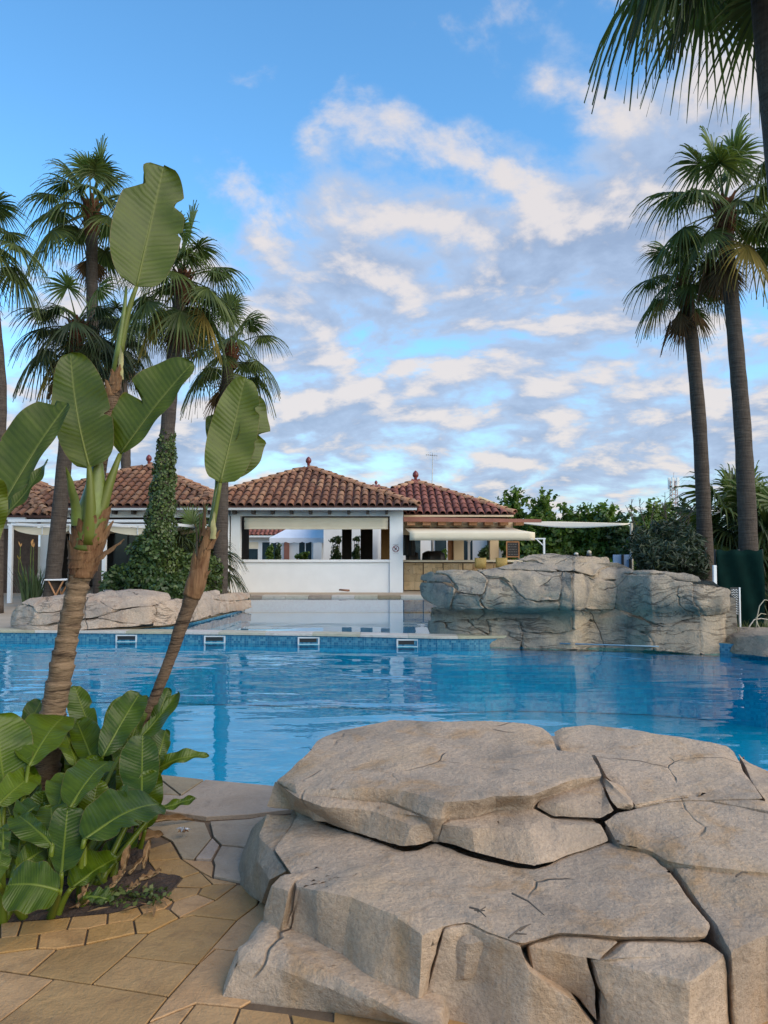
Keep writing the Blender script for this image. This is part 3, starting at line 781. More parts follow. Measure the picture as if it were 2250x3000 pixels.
cliff = empty('rock_cliff', (4.0, 14.2, -.3), 'grey artificial rock cliff with an overhanging ledge rising from the pool', 'rock')
bgk = {'j': .75, 'k': .45, 'l': .75, 'm': .75, 'z': .35}
for i, (k, poly) in enumerate(CLIFF.items()):
    ex = bgk.get(k, 0.0)
    ctr = np.mean([mq(*p) for p in poly], axis=0)
    pts = []
    for (u, v) in inset([mq(*p) for p in poly], 2.3):
        pts.append(PY(u, v, mid_depth(u, v) + ex * interp(v, [(1620, 1.0), (1675, .15)])))
    def fn(vt, ex=ex):
        d = vt.co - Vector((0, 0, CAMZ)); fy = d.y * _c + d.z * _s; fz = -d.y * _s + d.z * _c
        u = CX + d.x / fy * FPX; v = CY - fz / fy * FPX
        vt.co = vt.co.lerp(PY(u, v, mid_depth(u, v) + ex * interp(v, [(1620, 1.0), (1675, .15)])), .9)
    stone('stone', M['rock_mid'], cliff, [pts], Vector((0, 1.0, 0)), .075, .032, i + 1, .05, 1, 2, fn)
# solid heart behind the faces, so that no joint shows daylight
core = [PY(*mq(150, 190), 15.3), PY(*mq(600, 120), 15.1), PY(*mq(950, 110), 15.1), PY(*mq(1060, 160), 15.0), PY(*mq(1380, 195), 14.2), PY(*mq(1480, 270), 14.1), PY(*mq(1500, 545), 14.0), PY(*mq(150, 490), 15.0)]
mb = MB(); nn = len(core)
fr = [p + Vector((0, -.95, 0)) if 1 < i < 7 else p + Vector((0, -.55, 0)) for i, p in enumerate(core)]
mb.add([tuple(p + Vector((0, .1, 0))) for p in fr] + [tuple(p + Vector((0, 1.3, 0))) for p in fr], [list(range(nn)), list(range(nn, 2 * nn))[::-1]] + [[i, i + nn, (i + 1) % nn + nn, (i + 1) % nn] for i in range(nn)])
mb.build('rock_heart', M['rock_mid'], cliff)
lip = MB()
lip.tube([PY(1640, 1885, 13.50), PY(1780, 1889, 13.40), PY(1930, 1894, 12.98)], .011, 8)
tag(lip.build('pool_lip', M['lip'], None, True), 'thin grey blue lip running along the waterline of the cliff', 'ledge')

# --- low rock edge beside the left terrace
def lq(x, y): return (x / 2.183, 1700 + y / 2.183)
EDGE = {
 'a': [(62, 215), (110, 150), (200, 170), (225, 213), (150, 292), (55, 300)],
 'b': [(110, 150), (180, 110), (330, 95), (420, 90), (425, 183), (330, 210), (225, 213), (200, 170)],
 'c': [(225, 213), (330, 210), (425, 183), (430, 268), (350, 275), (240, 300), (150, 292)],
 'd': [(55, 300), (150, 292), (240, 300), (350, 275), (430, 268), (432, 330), (200, 340), (90, 335)],
 'e': [(420, 90), (560, 100), (625, 75), (640, 70), (620, 140), (720, 200), (600, 240), (560, 250), (430, 268), (425, 183)],
 'f': [(640, 70), (740, 63), (830, 65), (990, 90), (1018, 130), (1005, 151), (980, 168), (830, 180), (720, 200), (620, 140)],
 'g': [(720, 200), (830, 180), (980, 168), (1000, 200), (965, 288), (900, 292), (780, 277), (600, 240)],
 'h': [(430, 268), (560, 250), (600, 240), (780, 277), (900, 292), (700, 312), (550, 325), (432, 330)],
 'i': [(1018, 130), (1190, 126), (1215, 140), (1180, 230), (1125, 287), (1110, 212), (1050, 177), (1005, 151)],
 'j': [(980, 168), (1005, 151), (1050, 177), (1110, 212), (1125, 287), (965, 300), (965, 288), (1000, 200)],
 'k': [(1190, 126), (1260, 125), (1345, 130), (1355, 200), (1335, 235), (1215, 275), (1125, 287), (1180, 230), (1215, 140)],
 'l': [(1260, 125), (1275, 72), (1320, 68), (1345, 75), (1355, 95), (1357, 135), (1345, 130)],
 'm': [(1355, 95), (1450, 84), (1560, 86), (1565, 132), (1460, 137), (1400, 135), (1357, 135)],
 'n': [(1357, 135), (1400, 135), (1390, 225), (1335, 240), (1355, 200), (1345, 130)],
 'o': [(1400, 135), (1460, 137), (1465, 210), (1390, 225)],
 'p': [(1460, 137), (1565, 132), (1570, 198), (1465, 210)],
}
def left_depth(u, v):
    y = interp(u, [(25, 15.4), (45, 14.95), (100, 14.72), (250, 14.70), (440, 14.95), (515, 15.6), (560, 16.3), (620, 17.6), (720, 19.5)])
    return y + interp(v, [(1730, .85), (1745, .42), (1775, .16), (1840, 0)])
edge = empty('rock_edge', (-5.5, 15.2, -.2), 'low pinkish boulder edging below the ivy covered palm', 'rock')
for i, (k, poly) in enumerate(EDGE.items()):
    pts = [PY(u, v, left_depth(u, v)) for (u, v) in inset([lq(*p) for p in poly], 1.6)]
    def fn(vt):
        d = vt.co - Vector((0, 0, CAMZ)); fy = d.y * _c + d.z * _s; fz = -d.y * _s + d.z * _c
        u = CX + d.x / fy * FPX; v = CY - fz / fy * FPX
        vt.co = vt.co.lerp(PY(u, v, left_depth(u, v)), .9)
    o = stone('stone', M['rock_left'], edge, [pts], Vector((0, 1.1, -.02)), .075, .026, i + 41, .05, 2, 2, fn)
# mound of earth behind the edging
hv = MB()
pp = [(-6.9, 15.4, .1), (-6.2, 15.4, .5), (-4.9, 15.8, .55), (-4.5, 16.8, .42), (-4.0, 18.6, .25), (-3.9, 19.6, .2), (-4.5, 21, .2), (-6.2, 21, .3), (-7.2, 19, .15), (-7.1, 16.6, .1)]
cz = Vector((-6, 17.6, .5)); k = len(pp)
hv.add([tuple(p) for p in pp] + [tuple(cz)] + [(p[0], p[1], -.05) for p in pp], [[i, (i + 1) % k, k] for i in range(k)] + [[i, k + 1 + i, k + 1 + (i + 1) % k, (i + 1) % k] for i in range(k)])
o = hv.build('planting_mound', M['soil']); tag(o, kind='structure')

# --- big boulder in the foreground: facets in photo rows with a height for every corner
def A(x, y, z): return PZ(700 + x / 2.074, 2080 + y / 2.074, z)
def B(x, y, z): return PZ(1450 + x / 2.074, 2080 + y / 2.074, z)
def C(x, y, z): return PZ(600 + x * .9945, 2050 + y * .9945, z)
def CB(x, y, Y):  # point straight under a front edge
    return PY(600 + x * .9945, 2050 + y * .9945, Y)
bo = empty('boulder', (1.1, 3.6, 0), 'big layered sandstone boulder with dark cracks at the edge of the pool', 'boulder')
# shared corners
p = {}
p['cl0'] = A(160, 592, .345); p['cl1'] = A(215, 430, .46); p['cl2'] = A(375, 285, .53); p['cl3'] = A(470, 180, .555)
p['cb0'] = A(600, 120, .57); p['cb1'] = A(930, 52, .59); p['cb2'] = A(1200, 66, .60); p['cb3'] = B(0, 62, .60); p['cb4'] = B(200, 75, .59); p['cb5'] = B(300, 102, .575); p['cb6'] = B(340, 128, .565)
p['cr0'] = B(385, 240, .555); p['cr1'] = B(590, 265, .555); p['cr2'] = B(660, 400, .53)
p['f0'] = A(345, 520, .475); p['f1'] = A(640, 540, .475); p['f2'] = A(890, 548, .475); p['f3'] = A(1165, 662, .455); p['f4'] = A(1225, 662, .455); p['f5'] = A(1270, 632, .455); p['f6'] = A(1450, 622, .455)
p['f7'] = B(0, 582, .455); p['f8'] = B(232, 590, .45); p['f9'] = B(270, 545, .465); p['f10'] = B(460, 482, .48); p['f11'] = B(640, 425, .50)
p['t0'] = A(335, 440, .505); p['t1'] = A(545, 480, .505); p['t2'] = A(760, 470, .525); p['t3'] = A(1000, 490, .525); p['t4'] = A(1250, 560, .525); p['t5'] = A(1470, 545, .525); p['t6'] = B(0, 525, .525); p['t7'] = B(220, 520, .52); p['t8'] = B(450, 430, .53)
ST = []
ST.append(('cap', [
  [p[k] for k in ('cl2', 'cl3', 'cb0', 'cb1', 'cb2', 'cb3', 'cb4', 'cb5', 'cb6', 'cr0', 'cr1', 'cr2', 't8', 't7', 't6', 't5', 't4', 't3', 't2', 't1', 't0', 'cl1')],
  [p[k] for k in ('cl1', 't0', 'f0')], [p['t0'], p['t1'], p['f1'], p['f0']], [p['t1'], p['t2'], p['f2'], p['f1']], [p['t2'], p['t3'], p['f2']], [p['t3'], p['t4'], p['f4'], p['f3'], p['f2']],
  [p['t4'], p['t5'], p['f6'], p['f5'], p['f4']], [p['t5'], p['t6'], p['f7'], p['f6']], [p['t6'], p['t7'], p['f9'], p['f8'], p['f7']], [p['t7'], p['t8'], p['f10'], p['f9']], [p['t8'], p['cr2'], p['f11'], p['f10']]]))
# block under the cap, left
p['g0'] = A(330, 612, .335); p['g1'] = A(440, 652, .335); p['g2'] = A(690, 742, .335); p['g3'] = A(1000, 852, .325); p['g4'] = A(1090, 845, .33); p['g5'] = A(1192, 800, .345); p['g6'] = A(1212, 680, .43)
p['h0'] = A(510, 590, .455); p['h1'] = A(800, 608, .445); p['h2'] = A(1050, 692, .43); p['h3'] = A(770, 772, .335)
ST.append(('block', [[p['cl0'], p['cl1'], p['f0'], p['g0']], [p['f0'], p['h0'], p['g1'], p['g0']], [p['f0'], p['f1'], p['f2'], p['h1'], p['h0']], [p['f2'], p['f3'], p['f4'], p['g6'], p['h2'], p['h1']],
  [p['h0'], p['h1'], p['h3'], p['g2'], p['g1']], [p['h1'], p['h2'], p['g3'], p['h3']], [p['h2'], p['g6'], p['g5'], p['g4'], p['g3']]]))
# block under the cap, middle
p['i0'] = A(1226, 690, .43); p['i1'] = A(1285, 662, .445); p['i2'] = A(1460, 640, .445); p['i3'] = B(20, 600, .445); p['i4'] = B(150, 592, .445); p['i5'] = B(240, 603, .44); p['i6'] = B(345, 662, .425); p['i7'] = B(385, 690, .42); p['i8'] = B(655, 682, .405)
p['j0'] = A(1200, 806, .345); p['j1'] = A(1430, 885, .335); p['j2'] = B(95, 940, .325); p['j3'] = B(250, 968, .322); p['j4'] = B(350, 940, .325); p['j5'] = B(445, 890, .33); p['j6'] = B(715, 805, .34)
p['e0'] = A(1420, 715, .435); p['e1'] = B(60, 705, .425); p['e2'] = B(215, 722, .42)
ST.append(('block', [[p['i0'], p['i1'], p['i2'], p['i3'], p['i4'], p['i5'], p['e2'], p['e1'], p['e0']], [p['i0'], p['e0'], p['j1'], p['j0']], [p['e0'], p['e1'], p['j2'], p['j1']], [p['e1'], p['e2'], p['j3'], p['j2']],
  [p['e2'], p['i5'], p['i6'], p['j4'], p['j3']], [p['i6'], p['i7'], p['j5'], p['j4']], [p['i7'], p['i8'], p['j6'], p['j5']]]))
# small block, right
p['k0'] = B(240, 592, .445); p['k1'] = B(360, 665, .41); p['k2'] = B(650, 668, .41); p['k3'] = B(738, 612, .43); p['k4'] = B(700, 555, .465); p['k5'] = B(375, 562, .475); p['k6'] = B(655, 492, .475)
ST.append(('block', [[p['f9'], p['f10'], p['f11'], p['k6'], p['k5']], [p['k0'], p['f9'], p['k5'], p['k1']], [p['k5'], p['k6'], p['k2'], p['k1']], [p['k6'], p['f11'], p['k4'], p['k3'], p['k2']]]))
p['w0'] = B(838, 572, .45); p['w1'] = B(835, 592, .43)
ST.append(('wedge', [[p['f11'], p['cr2'], p['w0'], p['k4']], [p['k4'], p['w0'], p['w1'], p['k3']]]))
# cap on the right
q = {}
q[0] = B(400, 96, .555); q[1] = B(600, 80, .56); q[2] = B(800, 110, .555); q[3] = B(1000, 145, .55); q[4] = B(1150, 165, .545); q[5] = B(1280, 186, .54); q[6] = B(1420, 206, .53); q[7] = B(1470, 252, .51); q[8] = B(1500, 300, .48); q[9] = B(1560, 440, .465); q[10] = B(1640, 540, .455)
q[11] = B(1300, 545, .45); q[12] = B(1050, 552, .445)
cr1b = B(600, 270, .50); cr0b = B(395, 245, .50); cr2b = B(668, 402, .475); w0b = B(845, 575, .442); cb6b = B(345, 130, .53)
ST.append(('cap', [[cb6b, q[0], q[1], q[2], q[3], q[4], q[5], q[6], q[7], q[8], q[9], q[10], q[11], q[12], B(845, 590, .43), w0b, cr2b, cr1b, cr0b]]))
ST.append(('slab', [[q[7], B(1560, 322, .44), B(1659, 366, .43), B(1900, 420, .42), B(2100, 600, .40), B(1900, 640, .40), B(1659, 560, .43), q[10], q[9], q[8]]]))
# broad slab in the right middle
ST.append(('slab', [[B(668, 684, .40), p['k2'], p['k3'], p['w1'], q[12], q[11], B(1480, 585, .445), B(1659, 620, .44), B(1950, 690, .42), B(1980, 1020, .36), B(1659, 992, .365), B(1200, 945, .365), B(1040, 910, .36), B(950, 857, .36), B(740, 815, .352), B(718, 785, .36)]]))
ST.append(('slab', [[q[11], q[10], B(1659, 562, .432), B(1900, 640, .42), B(1950, 690, .42), B(1659, 612, .44), B(1480, 580, .445)]]))
# terrace in front, with its front face
FY = {}
t_ = {}
t_['l0'] = C(275, 338, .315); t_['l1'] = C(198, 440, .29); t_['l2'] = C(240, 500, .29); t_['l3'] = C(265, 548, .295)
t_['e0'] = C(330, 560, .325); t_['e1'] = C(430, 582, .325); t_['e2'] = C(560, 634, .32); t_['e3'] = C(640, 690, .305); t_['e4'] = C(704, 668, .31)
t_['e5'] = C(775, 656, .315); t_['e6'] = C(850, 694, .305); t_['e7'] = C(935, 722, .30); t_['e8'] = C(1050, 690, .305); t_['e9'] = C(1230, 700, .30); t_['e10'] = C(1480, 700, .30); t_['e11'] = C(1540, 742, .29)
t_['r0'] = C(1495, 665, .305); t_['r1'] = C(1440, 600, .315); t_['r2'] = C(1372, 495, .34)
crk = [p['g0'], p['g1'], p['g2'], p['g3'], p['g4'], p['g5'], p['j0'], p['j1'], p['j2'], p['j3'], p['j4'], p['j5'], p['j6']]
crk = [Vector((v.x, v.y + .03, v.z - .012)) for v in crk] + [B(950, 862, .345)]
def below(u, v, top, dy=-.01): return CB(u, v, top.y + dy)
b0 = below(212, 742, t_['l3']); b1 = below(330, 795, t_['e0']); b2 = below(395, 812, t_['e1']); b3 = below(480, 868, t_['e2']); b4 = below(628, 928, t_['e3'])
ST.append(('terrace', [[t_['l0']] + crk + [t_['r2'], t_['r1'], t_['r0'], t_['e10'], t_['e9'], t_['e8'], t_['e7'], t_['e6'], t_['e5'], t_['e4'], t_['e3'], t_['e2'], t_['e1'], t_['e0'], t_['l3'], t_['l2'], t_['l1']],
  [t_['l3'], t_['e0'], b1, b0], [t_['e0'], t_['e1'], b2, b1], [t_['e1'], t_['e2'], b3, b2], [t_['e2'], t_['e3'], b4, b3], [t_['e3'], t_['e4'], below(640, 930, t_['e4'], .02), b4]]))
# dark wedge and rounded upright at the left end
ST.append(('wedge', [[C(180, 326, .33), C(275, 340, .31), C(200, 442, .275), C(155, 400, .27)], [C(200, 442, .275), C(242, 505, .27), C(188, 535, .21), C(150, 470, .20), C(155, 400, .27)],
  [C(180, 326, .33), C(155, 400, .27), C(150, 470, .20), C(100, 470, .05), C(130, 385, .14)], [C(150, 470, .20), C(188, 535, .21), C(165, 605, .02), C(105, 565, -.02), C(96, 485, .03), C(100, 470, .05)]]))
u0 = C(190, 545, .285); u1 = C(218, 517, .305); u2 = C(268, 527, .30); u3 = C(250, 560, .30)
ST.append(('upright', [[u0, u1, u2, u3], [u0, u3, below(215, 725, u3, -.02), below(160, 692, u0, .0), below(163, 630, u0, .0)], [u3, u2, below(240, 700, u3, .03), below(215, 725, u3, -.02)]]))
# lowest stone, left
d0 = C(95, 725, .14); d1 = C(140, 702, .16); d2 = C(168, 706, .165); d3 = C(212, 732, .15); d4 = C(380, 806, .13); d5 = C(480, 872, .115); d6 = C(600, 936, .10); d7 = C(700, 985, .09)
e0 = C(100, 765, .125); e1 = C(210, 790, .115); e2 = C(360, 850, .095); e3 = C(520, 920, .08)
g = [C(38, 896, -.01), C(120, 906, -.01), C(350, 930, -.01), C(600, 955, -.01), C(720, 1010, -.01)]
ST.append(('foot', [[d0, d1, d2, d3, d4, d5, d6, d7, e3, e2, e1, e0], [d0, e0, g[0], C(50, 830, .04)], [e0, e1, g[1], g[0]], [e1, e2, g[2], g[1]], [e2, e3, g[3], g[2]], [e3, d7, g[4], g[3]]]))
# lower wall with the square notch block
w0 = t_['e4'] + Vector((0, -.002, -.004)); w1 = t_['e5'] + Vector((0, -.002, -.004)); w2 = t_['e6'] + Vector((0, -.002, -.004)); w3 = t_['e7'] + Vector((0, -.002, -.004))
wy = lambda t, k: t.y + k
ST.append(('wall', [[w0, w1, w2, CB(800, 830, w2.y + .06), CB(664, 825, w0.y + .012)], [w2, w3, CB(960, 800, w3.y - .01), CB(800, 830, w2.y + .06)],
  [CB(664, 825, w0.y + .012), CB(800, 830, w2.y + .06), CB(960, 800, w3.y - .01), CB(1100, 890, w3.y - .05), CB(1180, 1010, w3.y - .05), CB(900, 1060, w3.y - .03), CB(660, 1020, w0.y), CB(636, 930, w0.y + .01)]]))
n0 = C(708, 688, .265); n1 = C(770, 676, .285); n2 = C(838, 704, .275); n3 = C(775, 718, .262)
ST.append(('notch', [[n0, n1, n2, n3], [n0, n3, below(765, 830, n3, .0), below(678, 822, n0, .0)], [n3, n2, below(790, 824, n2, .01), below(765, 830, n3, .0)]]))
# stepped block, right of the centre
s0 = C(948, 724, .275); s1 = C(1050, 700, .288); s2 = C(1230, 712, .285); s3 = C(1480, 716, .28); s4 = C(1536, 748, .27); s5 = C(1430, 832, .255); s6 = C(1180, 775, .26); s7 = C(1125, 760, .262)
ST.append(('step', [[s7, s6, C(1165, 770, .26), s2, s1, s0], [s0, s7, below(1160, 850, s7, -.01), below(1160, 960, s7, -.02), below(1100, 892, s7, .03), below(962, 800, s0, -.01)]]))
s6b = C(1133, 764, .259)
ST.append(('step', [[s6b, C(1180, 770, .268), s2 + Vector((.012, 0, -.002)), s3, s4, s5], [s6b, s5, below(1425, 1060, s5, -.03), below(1250, 1040, s6, -.05), below(1164, 856, s6, -.01)], [s5, s4, below(1562, 1060, s4, -.02), below(1425, 1060, s5, -.03)]]))
ST.append(('foot', [[below(1165, 865, s7, -.015), below(1195, 872, s6, -.02), below(1250, 1040, s6, -.06), below(1240, 1120, s6, -.08), below(1120, 1100, s7, -.04), below(1162, 960, s7, -.025)]]))
# right end
z0 = t_['r2'] + Vector((.015, 0, .004)); z1 = B(1200, 955, .35); z2 = B(1659, 1002, .35); z3 = B(1990, 1030, .345)
z4 = C(1850, 720, .28); z5 = C(1650, 692, .30); z6 = C(1560, 735, .29); z7 = t_['r0'] + Vector((.015, 0, .0)); z8 = t_['r1'] + Vector((.015, 0, .002)); z9 = C(1548, 742, .288)
ST.append(('end', [[z0, z1, z2, z3, z4, z5, z6, z9, z7, z8], [z6, z5, below(1660, 1060, z5, .02), below(1572, 1060, z6, -.01)], [z9, z6, below(1572, 1060, z6, -.01), below(1562, 1060, z9, .0)], [z5, z4, below(1850, 1100, z4, -.02), below(1660, 1060, z5, .02)]]))
LDROP = {'cap': (0, .0, -.13), 'block': (0, .35, -.05), 'wedge': (.22, .2, -.12), 'slab': (0, .08, -.3), 'terrace': (0, .3, -.22), 'upright': (.25, .2, 0), 'foot': (.1, .5, -.02), 'wall': (0, .5, -.05), 'notch': (0, .2, -.04), 'step': (0, .35, -.1), 'end': (0, .35, -.15)}
for i, (nm, fac) in enumerate(ST):
    stone('stone', M['rock'], bo, fac, Vector(LDROP[nm]), .024, .0105, i + 101, (.12 if nm == 'cap' else .03 if nm in ('slab', 'terrace') else .06), 6, 1, gap=.003)
# heart of the boulder under the slabs
hb = MB()
ring = [C(230, 420, .2), C(330, 160, .2), C(560, 120, .2), C(1000, 130, .2), C(1500, 170, .2), B(1800, 520, .2), B(1850, 950, .2), C(1560, 690, .18), C(1250, 690, .18), C(960, 690, .18), C(700, 650, .18), C(300, 560, .18)]
hb.slab([(v.x, v.y) for v in ring], -.05, .235)
hb.build('rock_heart', M['rock'], bo)
r2 = [C(330, 250, .4), C(420, 130, .4), C(560, 100, .4), C(1000, 115, .4), C(1450, 175, .4), C(1560, 240, .4), C(1250, 270, .4), C(950, 285, .4), C(700, 290, .4), C(500, 275, .4)]
MB().slab([(v.x, v.y) for v in r2], .2, .425).build('rock_heart', M['rock'], bo)
# low rock at the right pool edge
st = empty('low_rock', (7.2, 12.6, -.2), 'low grey rock slab at the pool edge beside the cliff', 'rock')
def rq(x, y): return (1850 + x / 4.1475, 1560 + y / 4.1475)
f1 = [PY(*rq(1235, 1480), 12.75), PY(*rq(1300, 1262), 12.85), PY(*rq(1659, 1240), 12.35), PY(*rq(2300, 1230), 12.0), PY(*rq(2300, 1560), 11.65), PY(*rq(1600, 1520), 12.1)]
stone('stone', M['rock_mid'], st, [f1], Vector((0, 1.2, 0)), .08, .02, 77, .04, 2, 2)

# ------------------------------------------------------------------ roofs
def barrel(L=.56, r0=.118, r1=.094, n=8, th=.016):
    mb = MB(); vs = []
    for (y, r, dz) in ((0, r0, .012), (L, r1, -.016)):
        for j in range(n + 1):
            a = PI * (j / n) * 1.04 - .02 * PI
            vs.append((r * math.cos(a), y, r * math.sin(a) * .92 + dz))
    for j in range(n + 1):
        a = PI * (j / n) * 1.04 - .02 * PI
        vs.append(((r0 - th) * math.cos(a), 0, (r0 - th) * math.sin(a) * .92 + .012))
    fs = [[j, j + 1, j + n + 2, j + n + 1][::-1] for j in range(n)] + [[j, j + 1, 2 * n + 3 + j, 2 * n + 2 + j] for j in range(n)]
    mb.add(vs, fs); return mb
TILE = barrel()
def tile_mesh(m, name='tile', mb=None):
    me = (mb or TILE).mesh(name); me.materials.append(m)
    me.polygons.foreach_set('use_smooth', [True] * len(me.polygons)); return me
TM = {k: tile_mesh(M[k]) for k in ('terracotta', 'terracotta_red', 'ridge')}
SMALL = {k: tile_mesh(M[k], 'tile', barrel(.40, .13, .11, 6)) for k in ('ridge',)}

def pyramid(parent, x0, x1, y0, z0, apex, m, pitch=.28, row=.47, front_parts=True, seed=1, clipx=None, hips=True, sides=True):
    """hipped roof of barrel tiles: eave rectangle x0..x1 from y0 back, apex point"""
    rg = random.Random(seed)
    ax, ay, az = apex; y1 = 2 * ay - y0
    c = [(x0, y0, z0), (x1, y0, z0), (x1, y1, z0), (x0, y1, z0)]
    mb = MB().add(c + [tuple(apex)] + [(p[0], p[1], z0 - .07) for p in c], [[0, 1, 4], [1, 2, 4], [2, 3, 4], [3, 0, 4], [8, 7, 6, 5]] + [[i, i + 5, (i + 1) % 4 + 5, (i + 1) % 4] for i in range(4)])
    roof = mb.build('roof', M['roofbed'], parent)
    run = ay - y0; rise = az - z0; sl = math.atan2(rise, run); L = math.hypot(run, rise)
    cols = int((x1 - x0) / pitch); off = ((x1 - x0) - cols * pitch) / 2
    nrow = int(L / row) + 1
    def ok(x, s):
        k = s / L
        lo = x0 + (ax - x0) * k; hi = x1 + (ax - x1) * k
        return lo + .05 < x < hi - .05
    for i in range(cols + 1):
        x = x0 + off + i * pitch
        for r in range(nrow):
            s = -.06 + r * row
            if s > L - .15 or not ok(x, max(0, s + .1)): continue
            if clipx and not (clipx[0] < x < clipx[1]): continue
            loc = (x + rg.uniform(-.008, .008), y0 + s * math.cos(sl), z0 + s * math.sin(sl) + .015 + rg.uniform(0, .012))
            put('tile', TM[m], loc, roof, (sl, 0, rg.uniform(-.02, .02)), (1, 1, 1 + rg.uniform(-.05, .08)))
    # the side slopes as one field
    if sides:
        f = MB()
        for side in (0, 1):
            ex = x1 if side else x0; run2 = abs(ex - ax); sl2 = math.atan2(rise, run2); L2 = math.hypot(run2, rise)
            rotz = PI / 2 if side else -PI / 2
            Mx = Matrix.Rotation(rotz, 4, 'Z') @ Matrix.Rotation(sl2, 4, 'X')
            nc = int((y1 - y0) / pitch)
            for i in range(nc + 1):
                y = y0 + i * pitch
                for r in range(int(L2 / row) + 1):
                    s = -.06 + r * row; k = max(0, s + .1) / L2
                    if not (y0 + (ay - y0) * k + .05 < y < y1 + (ay - y1) * k - .05): continue
                    sg = -1 if side else 1
                    T = Matrix.Translation((ex + sg * s * math.cos(sl2), y, z0 + s * math.sin(sl2) + .018)) @ Mx
                    f.add([T @ Vector(v) for v in TILE.v], TILE.f)
        fo = f.build('tile_field', M[m], roof, True); tag(fo, kind='stuff')
    if hips:
        for (cx, cy) in ((x0, y0), (x1, y0), (x0, y1), (x1, y1)):
            a = Vector((cx, cy, z0)); b = Vector(apex); d = (b - a); n = int(d.length / .40); d.normalize()
            sx = Vector((0, 0, 1)).cross(d).normalized() * -1; nz = sx.cross(d)
            e = Matrix((sx, d, nz)).transposed().to_euler()
            for k in range(n):
                if clipx and cy == y0 and not (clipx[0] < (a + d * k * .4).x < clipx[1]): continue
                put('hip_tile', SMALL['ridge'], a + d * (k * .40 - .02) + nz * .055, roof, e)
    return roof
def finial(parent, apex, h=.42, name='finial'):
    k = h / .42
    prof = [(.16, -.10), (.12, 0), (.055, .03), (.045, .08), (.07, .10), (.05, .13), (.105, .20), (.118, .26), (.10, .33), (.05, .39), (.012, .42)]
    return MB().lathe((apex[0], apex[1], apex[2] + .05), [(r * k, z * k) for r, z in prof], 14).build(name, M['finial'], parent, True)

def tidy(o): return o
YP = 26.7
# ------------------------------------------------------------------ open white pavilion
pv = empty('pavilion', (-2.9, 28, 0), 'white open pavilion with cream blind and hipped tile roof behind the upper pool', 'pavilion')
AP = (-2.98, 30.25, 4.66)
pyramid(pv, -6.97, 1.15, 26.2, 2.97, AP, 'terracotta', seed=2)
finial(pv, AP)
box('gutter', M['grey_plaster'], pv, -6.95, 1.12, 26.16, 26.34, 2.83, 2.905)
for i in range(9):
    x = -5.15 + i * .655
    box('rafter_end', M['brownwall'], pv, x - .045, x + .045, 26.28, 26.68, 2.70, 2.825)
box('post', M['plaster'], pv, -5.32, -5.0, YP, YP + .34, 0, 2.64)
box('post', M['plaster'], pv, .20, .66, YP - .03, YP + .40, 0, 2.64)
box('beam', M['plaster'], pv, -5.34, .67, YP - .01, YP + .33, 2.643, 2.905)
box('low_wall', M['plaster'], pv, -4.998, .198, YP + .03, YP + .22, 0, 1.04)
box('counter', M['plaster'], pv, -4.995, .195, YP - .03, YP + .36, 1.043, 1.13, .008)
box('ceiling', M['plaster'], pv, -6.8, 1.0, 26.4, 34.0, 2.907, 2.93)
box('downpipe_bracket', M['grey_metal'], pv, -5.46, -5.34, YP + .02, YP + .06, 1.9, 1.93)
MB().tube([(-5.40, YP - .02, 2.86), (-5.40, YP - .02, .12), (-5.33, YP - .06, .03)], .042, 10).build('downpipe', M['white_metal'], pv, True)
# blind: rolled housing, drooping cloth and a bottom bar
bl = MB(); prof = [(YP + .12, 2.60), (YP + .02, 2.585), (YP + .005, 2.50), (YP + .06, 2.445), (YP + .03, 2.43), (YP + .04, 2.30), (YP + .06, 2.235), (YP + .035, 2.225), (YP + .035, 2.19)]
n = 24; vs = []
for i in range(n + 1):
    x = -4.86 + (5.0) * i / n
    for k, (y, z) in enumerate(prof): vs.append((x, y + .006 * math.sin(i * 1.7 + k), z - .012 * math.sin(PI * i / n) * (k / 8)))
m_ = len(prof)
bl.add(vs, [[i * m_ + k, i * m_ + k + 1, (i + 1) * m_ + k + 1, (i + 1) * m_ + k] for i in range(n) for k in range(m_ - 1)])
b = bl.build('blind', M['cream'], pv, True)
so = b.modifiers.new('s', 'SOLIDIFY'); so.thickness = .012
MB().tube([(-4.9, YP + .13, 2.57), (.18, YP + .13, 2.57)], .05, 10).build('blind_roller', M['dark_metal'], b, True)
# sign on the right post: barred ring with a diving figure, faded lettering above and below
sx, sz, sy = PY(1159.5, 1608, YP).x, PY(1159.5, 1608, YP).z, YP - .036
def ring(name, m, par, r0, r1, y, n=28):
    mb = MB(); vs = []
    for r in (r0, r1):
        for yy in (y, y + .004):
            for j in range(n): vs.append((sx + r * math.cos(2 * PI * j / n), yy, sz + r * math.sin(2 * PI * j / n)))
    fs = []
    for j in range(n):
        k = (j + 1) % n
        fs += [[j, k, 2 * n + k, 2 * n + j], [2 * n + j, 2 * n + k, 3 * n + k, 3 * n + j], [j, n + j, n + k, k]]
    return mb.add(vs, fs).build(name, m, par)
plate = MB(); nn = 24
plate.add([(sx, sy + .003, sz)] + [(sx + .10 * math.cos(2 * PI * j / nn), sy + .003, sz + .10 * math.sin(2 * PI * j / nn)) for j in range(nn)], [[0, j + 1, (j + 1) % nn + 1] for j in range(nn)])
sg = plate.build('sign', M['plaster'], pv); sg['label'] = 'round red barred diving sign on the post'
ring('sign_ring', M['sign_red'], sg, .092, .116, sy - .004)
